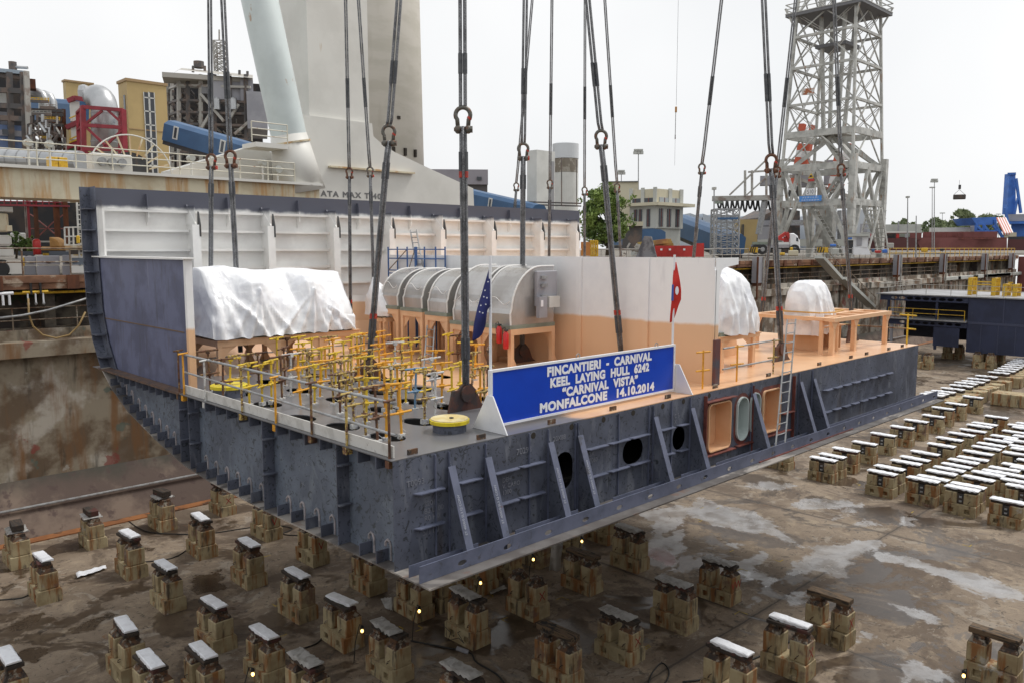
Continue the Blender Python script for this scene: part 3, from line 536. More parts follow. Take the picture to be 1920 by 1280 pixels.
# transverse bulkhead, white over peach
BX = 19.48
bh = MB().box(BX, 12.14, ZD, BX + .03, 28.0, 12.24)
bh.box(BX, 12.10, ZD, BX + .06, 12.138, 11.9); bulk = bh.build('bulkhead', BULK, HS)
MB().prism([(0, 11.95), (0, 12.24), (1.15, 12.24), (1.15, 12.05), (.45, 11.97), (.28, 11.9), (.2, 11.7), (.18, ZD), (0, ZD)], (BX + .035, 12.1, 0), X_, Z_, Y_, .03).build('bulkhead_bracket', BULK, HS)
MB().box(BX - .05, 12.0, ZD, BX + .2, 12.09, 10.0).build('bulkhead_edge', mat('edge_steel', (.13, .05, .045), [dict(col=(.07, .07, .09), scale=2, lo=.45, hi=.6)], rough=.6), HS)
for y, z in ((14.3, 0), (16.9, 0)): MB().box(BX - .06, y, ZD, BX - .002, y + .22, 12.23).build('bulkhead_stiffener', BULK, HS)
MB().prism([(0, 0), (.75, 0), (.55, .6), (.3, .62)], (BX + .1, 14.9, 12.24), Y_ * -1, Z_, X_, .04).build('lug_plate', mat('burnt_lug', (.2, .2, .21), [dict(col=(.08, .08, .09), scale=3, lo=.45, hi=.6)]), HS)
# front face along the centreline
ff = MB().box(HX0 + .02, HY0, ZB + .03, HX1, HY0 + .02, ZD - .022).build('front_plate', HULL_STEEL, HS)
def rr(w_, h, r, n=5):
    o_ = []
    for cx, cz, a0 in ((w_ - r, h - r, 0), (-w_ + r, h - r, 90), (-w_ + r, -h + r, 180), (w_ - r, -h + r, 270)):
        o_ += [(cx + r * math.cos(R(a0 + 90 * k / n)), cz + r * math.sin(R(a0 + 90 * k / n))) for k in range(n + 1)]
    return o_
ops = [(12.86, 7.68, .3, .42, .29, None), (15.32, 7.69, .4, .305, .3, None), (17.23, 7.69, .28, .305, .275, None), (19.1, 7.72, .56, .66, .16, 'peach'), (20.3, 7.75, .31, .62, .3, 'pale'), (21.0, 7.8, .27, .6, .26, 'pale'), (21.95, 7.75, .52, .64, .14, 'peach')]
cb = MB()
for x, z, w_, h, r, k in ops: cb.prism(rr(w_, h, r), (x, HY0 - .3, z), X_, Z_, Y_, .6)
cut(ff, cb)
PALEIN = mat('pale_lining', (.5, .56, .55), rough=.5)
for x, z, w_, h, r, k in ops:
    if not k: continue
    o_, i_ = rr(w_ + .005, h + .005, r), rr(w_ - .025, h - .025, r - .02); n = len(o_); b = MB(); dpt = .42
    for y in (HY0 - .06, HY0 + dpt):
        b.add([(x + p, y, z + q) for p, q in o_] + [(x + p, y, z + q) for p, q in i_], [(j, (j + 1) % n, n + (j + 1) % n, n + j) for j in range(n)])
    for lst in (o_, i_): b.add([(x + p, HY0 - .06, z + q) for p, q in lst] + [(x + p, HY0 + dpt, z + q) for p, q in lst], [(j, (j + 1) % n, n + (j + 1) % n, n + j) for j in range(n)])
    rim = b.build('opening_rim', PEACH if k == 'peach' else PALEIN, HS)
    MB().box(x - w_ - .02, HY0 + dpt + .003, z - h - .02, x + w_ + .02, HY0 + dpt + .04, z + h + .02).build('lining', PEACH if k == 'peach' else PALEIN, rim)
    MB().prism(rr(w_ + .1, h + .1, r + .06), (x, HY0 - .012, z), X_, Z_, Y_, .009)
b = MB()
for x, z, w_, h in ((19.1, 8.45, .75, 0), (19.1, 6.98, .75, 0), (20.4, 7.0, .45, 0), (22.3, 7.0, .75, 0), (22.9, 7.55, .35, 0)): b.box(x - w_, HY0 - .14, z, x + w_, HY0 - .003, z + .025)
for x in (18.35, 20.78, 23.25): b.box(x, HY0 - .1, ZB + .1, x + .025, HY0 - .003, ZD - .1)
b.build('red_stiffener', EDGE_RED, HS)
for x, z, w_, h, r, k in ops:
    if k: 
        o_ = rr(w_ + .11, h + .11, r + .08); i_ = rr(w_ + .004, h + .004, r); n = len(o_)
        MB().add([(x + p, HY0 - .004, z + q) for p, q in o_] + [(x + p, HY0 - .004, z + q) for p, q in i_], [(j, (j + 1) % n, n + (j + 1) % n, n + j) for j in range(n)]).build('rim_primer', EDGE_RED, HS)
br = [(9.56, 10.04), (10.5, 10.96), (12.3, 13.98 - .9), (13.25, 13.98), (16.05, 16.6), (17.65, 18.3), (20.75, 21.25), (23.6, 24.1), (24.5, 25.0)]
for i, (xt, xb) in enumerate(br):          # sloping brackets: triangular web with a flat face bar
    x = (xt + .04); yo = .62
    MB().prism([(HY0 - .003, ZD - .15), (HY0 - .003, ZB + .04), (HY0 - yo, ZB + .04), (HY0 - yo, ZB + .2), (HY0 - .08, ZD - .35)], (x, 0, 0), Y_, Z_, X_, .015).build('brace_web', HULL_STEEL, HS)
    MB().bar((x, HY0 - yo - .02, ZB + .2), (x, HY0 - .09, ZD - .32), .17, .02, up=(0, -1, .2)).build('brace', FLANGE_STEEL, HS)
    MB().box(x - .015, HY0 - .05, ZB + .05, x - .003, HY0 - .003, ZD - .05).build('vertical_stiffener', FLANGE_STEEL, HS)
for x in (9.25, 11.75, 13.2, 14.72, 15.9, 16.85):
    MB().box(x, HY0 - .045, ZB + .1, x + .02, HY0 - .003, ZD - .05).build('vertical_stiffener', FLANGE_STEEL, HS)
segs = [(8.75, 9.45), (9.75, 10.4), (10.65, 12.2), (13.5, 15.9), (16.3, 16.95), (17.1, 17.55)]
for a, q in segs:
    for z in (ZB + .72, ZB + 1.38):
        n = max(1, round((q - a) / .8)); d_ = (q - a) / n
        for k in range(n):
            MB().prism([(0, 0), (d_ * .12, -.13), (d_ * .95, -.13), (d_, 0)], (a + k * d_, HY0 - .003, z), X_, Y_, Z_, .022).build('horizontal_stiffener', FLANGE_STEEL, HS)
for z, x0 in ((ZB + 1.28, 25.3), (ZB + .55, 25.3)):
    for k in range(8):
        MB().prism([(0, 0), (.08, -.15), (.5, -.15), (.72, 0)], (x0 + k * .72, HY0 - .003, z), X_, Y_, Z_, .02).build('horizontal_stiffener', FLANGE_STEEL, HS)
# girder along the foot
gd = MB().box(HX0 + .02, 10.9, ZB + .035, HX1 + .2, 10.925, ZB + .34).build('foot_girder', FLANGE_STEEL, HS)
cb = MB()
for x in np.arange(9.3, HX1, 1.15): cb.prism([(.11 * math.cos(t), .055 * math.sin(t)) for t in np.linspace(0, 2 * math.pi, 12, endpoint=False)], (x, 10.7, ZB + .15), X_, Z_, Y_, .5)
cut(gd, cb)
for a, q in ((8.35, 10.0), (11.0, 12.9), (14.1, 16.5), (16.8, 18.1), (18.4, 20.9), (21.5, 23.9), (25, 33.3)): MB().box(a, 11.25, ZB + .035, q, 11.265, ZB + .25).build('inner_girder', FLANGE_STEEL, HS)
MB().box(20.0, 10.86, ZB + .032, 26.0, 10.897, ZB + .06).build('red_weld_line', EDGE_RED, HS)
# right end plate and rear plate
MB().prism([(HY0 + .02, ZB + .03)] + [(y, z + .035) for y, z in sec[1:7]] + [(27.0, ZD - .03), (HY0 + .02, ZD - .03)], (HX1 - .1, 0, 0), Y_, Z_, X_, .02).build('end_plate', HULL_STEEL, HS)
# small lifting clips along the deck edge
for x in (8.75, 10.45, 12.5, 14.6, 16.8, 19.0, 21.9, 25.2, 27.6, 28.9, 30.9, 32.2):
    MB().box(x, HY0 + .12, ZD + .0, x + .22, HY0 + .16, ZD + .1).build('deck_clip', CAPRUST, HS)
for x in (11.9, 13.1, 14.2, 15.3, 16.5, 17.4, 18.6): MB().tube((x, HY0 - .005, ZD - .12), (x, HY0 + .001, ZD - .12), .07, 10).build('scallop', POCKET, HS)
# chalk marks and stencils on the steel
CHALK = mat('chalk', (.2, .21, .25), rough=.9); STEN = mat('stencil_white', (.4, .42, .48), rough=.7)
for (s_, x, z, sz) in (('T0093', 8.6, ZD - .55, .16), ('3201\nB2 L100\nR0 H0', 9.0, ZD - 1.0, .14), ('S/110', 8.95, ZB + .55, .18), ('70293', 11.4, ZD - .45, .18), ('DEH\nV. CARO\n1300', 11.0, ZD - .95, .13), ('20X88', 12.5, ZD - .35, .15), ('3X\n7060', 13.7, ZD - .9, .15), ('C S\nX', 17.0, ZD - .5, .15), ('ER 2\n14 S\nR0', 28.2, ZD - .9, .17), ('KX', 26.2, ZD - 1.2, .22), ('01 L', 30.4, ZD - .7, .2)):
    text(s_, sz, (x, HY0 - .006, z), X_, Z_, 'chalk_writing', CHALK, HS, .001, -.004, align='LEFT')
for x, xb in br[:4]:
    text('ET 4000/0 SL3 Q CONV', .075, (x + .04, HY0 - .545, ZB + .55), Vector((0, .318, .948)), Vector((-1, 0, 0)), 'stencil_marking', STEN, HS, .001, .0, align='LEFT')
# white toe board and guard rail along the left edge
gr = thing('guard_rail', 'grey scaffold tube guard rail with white toe board along the left deck edge', 'railing', (8.4, 16, ZD))
P0, P1 = Vector((8.42, 21.0, ZD)), Vector((8.42, 11.75, ZD))
MB().bar(P0 + Z_ * .12, P1 + Z_ * .12, .03, .22).build('toe_board', mat('toe_board', (.62, .61, .58), [dict(col=(.5, .49, .46), scale=3, lo=.45, hi=.65), dict(col=(.25, .22, .2), scale=5, lo=.62, hi=.7, amt=.6)], rough=.6), gr)
MB().tube(P0 + Vector((.03, 0, 1.02)), P1 + Vector((.05, .0, 1.0)), .03).build('top_rail', GALV, gr); MB().tube(P0 + Vector((.03, 0, .56)), P1 + Vector((.05, .0, .42)), .028).build('middle_rail', GALV, gr)
for y, c_, h in ((21.2, 'rusty', 1.1), (20.9, 'orange', 1.05), (19.6, 'white', 1.0), (17.6, 'flaked yellow', 1.05), (16.0, 'orange', 1.0), (14.5, 'rusty', 1.05), (13.2, 'flaked yellow', 1.0), (11.8, 'rusty', 1.05)):
    lean = .06
    b = MB().tube((8.36, y, ZD - .15), (8.36 + .02, y + .03, ZD + h), .026); b.box(8.3, y - .06, ZD - .17, 8.45, y + .06, ZD - .03).tube((8.25, y, ZD + h), (8.5, y, ZD + h + .02), .024)
    b.build('post', POSTS[c_], gr)
ar = thing('guard_rail', 'short yellow scaffold guard rail on the peach deck beside the bulkhead end', 'railing', (20, 12.1, ZD))
for x in (18.75, 20.5, 22.6):
    p = Vector((x, 11.95, ZD)); b = MB().tube(p, p + Z_ * 1.05, .026)
    for z in (1.0, .5): b.tube(p + Vector((-.25, .05, z)), p + Vector((.25, -.05, z)), .024)
    b.build('post', POSTS['orange' if x < 21 else 'flaked yellow'], ar)
MB().tube((19.8, 11.98, ZD + 1.0), (22.9, 11.98, ZD + 1.0), .026).tube((19.8, 11.98, ZD + .42), (22.7, 11.98, ZD + .42), .026).build('rails', GALV, ar)
ar = thing('guard_rail', 'yellow scaffold guard rail at the far right end of the peach deck', 'railing', (33.3, 12.2, ZD))
for y in (12.0, 14.2, 16.8):
    p = Vector((33.35, y, ZD)); b = MB().tube(p, p + Z_ * 1.2, .035)
    for z in (1.15, .62): b.tube(p + Vector((-.1, -.35, z)), p + Vector((.1, .35, z)), .03)
    b.build('post', POSTS['yellow'], ar)
MB().tube((33.35, 11.9, ZD + .62), (33.35, 17, ZD + .62), .03).tube((33.35, 12.3, ZD + 1.1), (33.35, 17, ZD + 1.15), .03).build('rails', RAILP, ar)

# ============================================================ things on the hull deck
# sign board
sg = thing('sign_board', 'long blue board in a white frame with white bold lettering', 'sign', (14.6, 12.2, ZD))
sx0, sx1, sy, sz0, sz1 = 11.42, 17.75, 12.2, ZD + .1, 10.0
pl = onY(918, 692, sy); pr = onY(1265, 646, sy); bl = onY(921, 800, sy); sz1 = (pl.z + pr.z) / 2; sz0 = ZD + .06; sx0, sx1 = pl.x, pr.x
MB().box(sx0 + .05, sy - .01, sz0 + .05, sx1 - .05, sy + .03, sz1 - .05).build('panel', SIGNBLUE, sg)
b = MB().box(sx0, sy - .03, sz1 - .05, sx1, sy + .05, sz1).box(sx0, sy - .03, sz0, sx1, sy + .05, sz0 + .05).box(sx0, sy - .03, sz0 + .051, sx0 + .06, sy + .05, sz1 - .051).box(sx1 - .06, sy - .03, sz0 + .051, sx1, sy + .05, sz1 - .051)
b.build('frame', WHITEP, sg)
for x, s_ in ((sx0 - .02, 1), (sx1 + .02, -1)):
    MB().prism([(-.55, 0), (.5, 0), (.06, .75), (-.12, .75)], (x, sy - .02, ZD + .004), Y_, Z_, X_ * -s_, .03).build('foot', WHITEP, sg)
for x in (sx0 + (sx1 - sx0) * .42, sx0 + (sx1 - sx0) * .88): MB().path([(x - .06, sy + .01, sz1), (x - .06, sy + .01, sz1 + .06), (x, sy + .01, sz1 + .1), (x + .06, sy + .01, sz1 + .06), (x + .06, sy + .01, sz1)], .012, 5).build('lifting_eye', GALV, sg)
LW = mat('lettering_white', (.85, .87, .92), rough=.5)
sw = sx1 - sx0; sh = sz1 - sz0
for s_, fx0, fx1, fz in (('FINCANTIERI  -  CARNIVAL', .26, .845, .745), ('KEEL  LAYING  HULL  6242', .275, .83, .53), ('\u201cCARNIVAL  VISTA\u201d', .335, .76, .315), ('MONFALCONE   14.10.2014', .225, .865, .1)):
    t = text(s_, .2, (0, 0, 0), X_, Z_, 'lettering', LW, sg, .003, .0, align='LEFT')
    xs_ = [q.co.x for q in t.data.vertices]; w0 = max(xs_) - min(xs_); bpy.data.objects.remove(t)
    cap = sh * .158; fw = (fx1 - fx0) * sw
    t = text(s_, cap / .70, (0, 0, 0), X_, Z_, 'lettering', LW, sg, .002, .016, align='LEFT', sp=1.1)
    xs_ = [q.co.x for q in t.data.vertices]; x0_, w0 = min(xs_), max(xs_) - min(xs_)
    for q in t.data.vertices:
        q.co.x = sx0 + fx0 * sw - sg.location.x + (q.co.x - x0_) * fw / w0; q.co.y += sy - .016; q.co.z += sz0 + fz * sh
# flags on white poles
def flag(px, top, bot, label, kind):
    base = onY(px, bot, sy + .1); base = Vector((base.x, sy + .1, ZD)); zt = onY(px, top, sy + .1).z
    t = thing('flag', label, 'flag', base)
    MB().tube(base, (base.x, base.y, zt), .03, 10).build('pole', WHITEP, t)
    return t, base, zt
EUB = mat('flag_blue', (.012, .018, .13), [dict(col=(.008, .012, .09), scale=4, lo=.4, hi=.65)], rough=.7); FRED = mat('flag_red', (.62, .03, .02), [dict(col=(.5, .02, .015), scale=4, lo=.4, hi=.65)], rough=.7)
def cloth(t, base, outline, m, name='cloth', fold=.09, off=0):
    """hanging flag: outline = list of (z, left px offset m, right m)"""
    zs_ = [o_[0] for o_ in outline]
    def fn(u, v):
        z = zs_[0] + (zs_[-1] - zs_[0]) * v; l = np.interp(-z, [-q for q in zs_], [q[1] for q in outline]); r = np.interp(-z, [-q for q in zs_], [q[2] for q in outline])
        x = l + (r - l) * u; return base + RT * x + FH * (fold * math.sin(9 * x + 6 * v + 2) - .04 + off + .3 * x * .2) + Z_ * z
    o = MB().grid(fn, 10, 26).build(name, m, t, smooth=True)
    md = o.modifiers.new('s', 'SOLIDIFY'); md.thickness = .006; return o
t, base, zt = flag(920, 480, 795, 'dark blue flag with white stars at the left end of the sign', 'eu')
zz = lambda y, px: onY(px, y, sy + .1).z - ZD
cl = cloth(t, base, [(zz(500, 920), -.01, .0), (zz(540, 920), -.14, .0), (zz(576, 920), -.26, -.0), (zz(580, 920), -.27, -.06), (zz(610, 920), -.34, -.1), (zz(630, 920), -.36, -.19), (zz(637, 920), -.37, -.35)], EUB)
for k in range(9):
    z = zz(528 + k * 7 + (k % 2) * 9, 920); x = -.04 - .008 * k - .055 * (k % 3); c = base + RT * x - FH * .16 + Z_ * z
    MB().prism([((.022 if j % 2 == 0 else .009) * math.sin(j * math.pi / 5), (.022 if j % 2 == 0 else .009) * math.cos(j * math.pi / 5)) for j in range(10)], c, RT, Z_, FH, .004).build('star', LW, cl)
t, base, zt = flag(1261, 478, 645, 'red flag with a white disc at the right end of the sign', 'red')
zz = lambda y, px: onY(px, y, sy + .1).z - ZD
cl = cloth(t, base, [(zz(492, 1261), .0, .05), (zz(520, 1261), -.04, .12), (zz(545, 1261), -.06, .19), (zz(562, 1261), -.07, .2), (zz(575, 1261), -.08, .13), (zz(590, 1261), -.09, .07), (zz(600, 1261), -.09, .02), (zz(605, 1261), -.09, -.06)], FRED, fold=.05)
MB().prism([(.045 * math.cos(a), .11 * math.sin(a)) for a in np.linspace(0, 2 * math.pi, 16, endpoint=False)], base + RT * .06 - FH * .13 + Z_ * zz(545, 1261), RT, Z_, FH, .01).build('disc', LW, cl)
MB().prism([(-.03, -.22), (.03, -.22), (.03, .2), (-.02, .2)], base - RT * .055 - FH * .125 + Z_ * zz(548, 1261), RT, Z_, FH, .01).build('corner', mat('flag_corner_blue', (.05, .1, .4)), cl)

# round hatch
p = onz(843, 807, ZD)
h = thing('deck_hatch', 'round deck hatch with grey coaming and yellow rimmed lid near the sign', 'hatch', p)
MB().lathe([(.35, 0), (.35, .16), (.38, .16), (.38, .18)], p, 32).build('coaming', HULL_STEEL, h, smooth=False)
MB().lathe([(.415, .18), (.415, .25), (.4, .257)], p, 32).build('rim', mat('hatch_yellow', (.75, .6, .02), [dict(col=(.6, .45, .02), scale=5, lo=.5, hi=.65)], rough=.4), h)
lid = MB().lathe([(.395, .258), (.39, .275)], p, 32).build('lid', mat('plywood_lid', (.6, .47, .2), [dict(col=(.68, .6, .35), scale=2, lo=.4, hi=.6)], rough=.6), h)
MB().box(p.x - .03, p.y - .1, p.z + .275, p.x + .03, p.y - .03, p.z + .3).build('handle', DARKST, lid)
p = onz(430, 742, ZD)
h = thing('deck_hatch', 'yellow lidded deck hatch under the left machine table behind the guard rail', 'hatch', p)
MB().lathe([(.40, 0), (.40, .22)], p, 24).build('coaming', HULL_STEEL, h); MB().lathe([(.46, .22), (.46, .3), (.44, .31)], p, 24).build('lid', MATS['hatch_yellow'], h)

# machine tables: beams, legs and gussets
def table(t, x0, x1, y0, y1, zt, lx, ly, beam=.2, leg=.13, arch=True, m=PEACH, zb=ZD):
    b = MB()
    for y in (y0, y1): b.box(x0, y - .06, zt - beam, x1, y + .06, zt - .02).box(x0, y - .1, zt - .02, x1, y + .1, zt)
    for x in lx: b.box(x - .06, y0 + .101, zt - beam, x + .06, y1 - .101, zt - .021)
    b.build('table_top', m, t)
    for x in lx:
        for y in ly:
            l = MB().box(x - leg / 2, y - leg / 2, zb, x + leg / 2, y + leg / 2, zt - beam - .003)
            l.prism([(-.2, 0), (.2, 0), (0, .45)], (x, y - .008, zb), X_, Z_, Y_, .016)
            if arch:
                for s_ in (-1, 1):
                    if (x <= lx[0] and s_ < 0) or (x >= lx[-1] and s_ > 0): continue
                    l.prism([(leg / 2 * s_, 0), (.55 * s_, 0), (.33 * s_, -.14), (leg / 2 * s_, -.42)], (x, y - .01, zt - beam - .004), X_, Z_, Y_, .02)
            l.build('leg', m, t)
def tarp_mesh(sections, n=26, seed=1, fold=.09, hem=.05):
    """drape over cross sections (pos along axis, list of (across, z)); points resampled to n"""
    rnd = random.Random(seed); rows = []
    for pos, prof in sections:
        P = np.array(prof, float); d = np.r_[0, np.cumsum(np.hypot(*np.diff(P, axis=0).T))]; q = np.linspace(0, d[-1], n + 1)
        rows.append([(pos, float(np.interp(a, d, P[:, 0])), float(np.interp(a, d, P[:, 1]))) for a in q])
    return rows
from mathutils import noise as mnoise
def drape(name, rows, toworld, m, t, sub=9, fold=.1, seed=0, top=9.0, apex=(), amp=.12):
    """rows of (pos, across, z); refine, wrinkle and build"""
    A = np.array(rows, float); nr, nc = A.shape[:2]
    out_ = []
    for i in range((nr - 1) * sub + 1):
        f = i / sub; a = min(int(f), nr - 2); q = A[a] * (1 - (f - a)) + A[a + 1] * (f - a)
        nxt = []
        for j in range(nc - 1):
            for s_ in range(4): nxt.append(q[j] * (1 - s_ / 4) + q[j + 1] * s_ / 4)
        nxt.append(q[-1]); out_.append(nxt)
    A = np.array(out_); nr, nc = A.shape[:2]; cen = A.mean(axis=(0, 1))
    b = MB(); vs = []
    for i in range(nr):
        for j in range(nc):
            p = A[i, j]; e = min(j, nc - 1 - j) / (nc - 1) * 2          # 0 at the hem
            w_ = Vector((p[0], p[1], p[2]))
            n1 = mnoise.noise(Vector((p[0] * 1.6 + seed, p[1] * 1.6, p[2] * .7))); n2 = mnoise.noise(Vector((p[0] * 4 + seed, p[1] * 4 + 5, p[2] * 1.8)))
            n3 = 1 - abs(mnoise.noise(Vector((p[0] * 2.2 + seed * 2 + p[2] * 1.1, p[1] * 2.2 - p[2] * .6, p[2] * .5)))) * 2
            v1 = mnoise.voronoi(Vector((p[0] * 1.1 + seed, p[1] * 1.1, p[2] * .75)))[0]; v2 = mnoise.voronoi(Vector((p[0] * 2.6 + seed * 2, p[1] * 2.6, p[2] * 1.7)))[0]
            d = fold * ((v1[1] - v1[0]) * 1.2 - .4 + (v2[1] - v2[0]) * .9 - .3 + n1 * .6 + n3 * .5) * (1.15 - .6 * e)
            for ax_, az_, sl_ in apex:                   # folds fanning down from the points that hold the sheet up
                dz = az_ - p[2]
                if dz < -.1: continue
                for s__ in sl_:
                    q_ = abs(p[0] - ax_ - s__ * max(dz, 0)) / (.07 + .07 * max(dz, 0)); d += amp * max(0, 1 - q_) * min(1, .35 + dz) * (1.1 - .4 * e)
            dirv = Vector((0, p[1] - cen[1], (p[2] - top) * .8)); dirv = dirv.normalized() if dirv.length > 1e-4 else Z_
            if j in (0, nc - 1): w_.z += .08 * n2
            vs.append(toworld(w_ + dirv * d))
    b.add(vs, [(i * nc + j, i * nc + j + 1, (i + 1) * nc + j + 1, (i + 1) * nc + j) for i in range(nr - 1) for j in range(nc - 1)])
    b.add([vs[j] for j in range(nc)], [tuple(range(nc))[::-1]]); b.add([vs[(nr - 1) * nc + j] for j in range(nc)], [tuple(range(nc))])
    return b.build(name, m, t, smooth='weld')
# tarp covered engine on its table (left)
tc0 = onz(406, 706, ZD); ex0, ey0 = 10.35, 23.3
ezt = onY(406, 631, ey0).z; ex1 = onY(673, 611, ey0).x; ey1 = 25.3
en = thing('covered_engine', 'long engine under a white tarpaulin on a peach steel table at the left', 'engine', ((ex0 + ex1) / 2, 24.3, ZD))
table(en, ex0, ex1, ey0, ey1, ezt - .12, [ex0 + .07, ex0 + (ex1 - ex0) * .4, ex0 + (ex1 - ex0) * .7, ex1 - .3], [ey0, ey1])
MB().box(ex0 + .05, ey0 - .02, ezt - .118, ex1 - .3, ey1 + .05, ezt + .06).build('base_frame', GREENM, en)
zt_ = lambda y, x: onY(x, y, 24.2).z
T0, T1 = zt_(500, 400) , zt_(510, 560)
secs = []
for x, top, tent in ((ex0 - .16, T0 - .75, 0), (ex0 - .05, T0 - .05, .1), (ex0 + .75, T0 + .02, .15), (ex0 + 1.15, T0 - .06, .9), (ex0 + 1.5, T0 - .1, 1.0), (ex0 + 2.2, T0 - .13, .2), (ex0 + 2.7, T0 - .1, .1), (ex0 + 3.1, T0 - .08, .9), (ex0 + 3.3, T0 - .1, 1.0), (ex0 + 4.0, T0 - .16, .25), (ex0 + 4.7, T0 - .22, .1), (ex1 - 1.25, T0 - .42, .1), (ex1 - .55, T0 - .85, .3), (ex1 - .25, T0 - 1.2, .4)):
    ff_ = ezt + (top - ezt) * (.42 + .38 * tent)
    secs.append((x, [(ey0 - .16, ezt - .08), (ey0 - .12 - .06 * tent, ezt + .35), (ey0 - .02 + .12 * (1 - tent), ff_), (ey0 + .3 + .15 * (1 - tent), ff_ + (top - ff_) * .45), (24.1, top), (24.8, top), (ey1 - .1, ezt + .8), (ey1 + .1, ezt)]))
drape('tarpaulin', tarp_mesh(secs, 16), lambda p: p, TARP, en, fold=.045, seed=3, top=ezt, apex=[(ex0 + .1, ezt + 1.7, (.0, .35, .8)), (ex0 + 1.4, ezt + 1.25, (-.75, -.35, -.05, .3, .75)), (ex0 + 3.25, ezt + 1.2, (-1.0, -.5, -.12, .25, .65, 1.1)), (ex1 - 1.0, ezt + 1.0, (-.4, .1, .5))])
# green engine partly seen behind the panel
e2 = thing('green_engine', 'teal green engine under clear film between the blue panel and the white tarpaulin', 'engine', (11.5, 26.3, ZD))
MB().box(10.6, 25.7, 9.95, 13.2, 26.9, 10.9).build('crankcase', TEAL, e2, bevel=.05)
for k in range(4): MB().tube((10.9 + k * .6, 26.2, 10.9), (10.9 + k * .6, 26.2, 11.5), .24, 12).build('cylinder', TEAL, e2)
MB().tube((10.59, 26.2, 10.5), (10.45, 26.2, 10.5), .33, 18).build('flywheel', GALV, e2)
MB().tube((10.6, 25.9, 11.25), (13.2, 25.9, 11.25), .12, 10).build('manifold', GALV, e2)
MB().box(10.5, 25.6, 11.5, 13.3, 27, 11.7).build('film', WRAP, e2)
table(e2, 10.5, 13.3, 25.7, 26.9, 9.94, [10.7, 13.1], [25.7, 26.9], arch=False)
# small bagged pump between engine and hoods
p = onz(712, 690, ZD); px_, py_ = 17.3, 24.4
q0 = onX(712, 600, 17.2); cx_, cy_ = 17.4, q0.y
bp = thing('bagged_pump', 'small pump in a white bag between the engine tarp and the clear hoods', 'pump', (cx_, cy_, ZD))
table(bp, cx_ - .35, cx_ + .6, cy_ - .5, cy_ + .4, 10.0, [cx_ - .3, cx_ + .55], [cy_ - .45, cy_ + .35], beam=.15, leg=.1, arch=False)
MB().box(cx_ - .3, cy_ - .42, 10.0, cx_ + .5, cy_ + .35, 10.1).build('base_frame', GREENM, bp)
secs = [(cx_ - .45, [(cy_ - .45, 10.05), (cy_ - .5, 10.3), (cy_ - .2, 10.7), (cy_ + .25, 11.1), (cy_ + .55, 10.7), (cy_ + .6, 10.05)]), (cx_ - .25, [(cy_ - .6, 10.02), (cy_ - .7, 10.3), (cy_ - .3, 10.85), (cy_ + .3, 11.5), (cy_ + .6, 10.8), (cy_ + .65, 10.05)]), (cx_ + .4, [(cy_ - .42, 10.02), (cy_ - .45, 10.3), (cy_ - .2, 10.7), (cy_ + .1, 11.0), (cy_ + .38, 10.6), (cy_ + .4, 10.05)])]
drape('plastic_bag', tarp_mesh(secs, 14), lambda p: p, TARP, bp, fold=.08, seed=9, top=10.2)
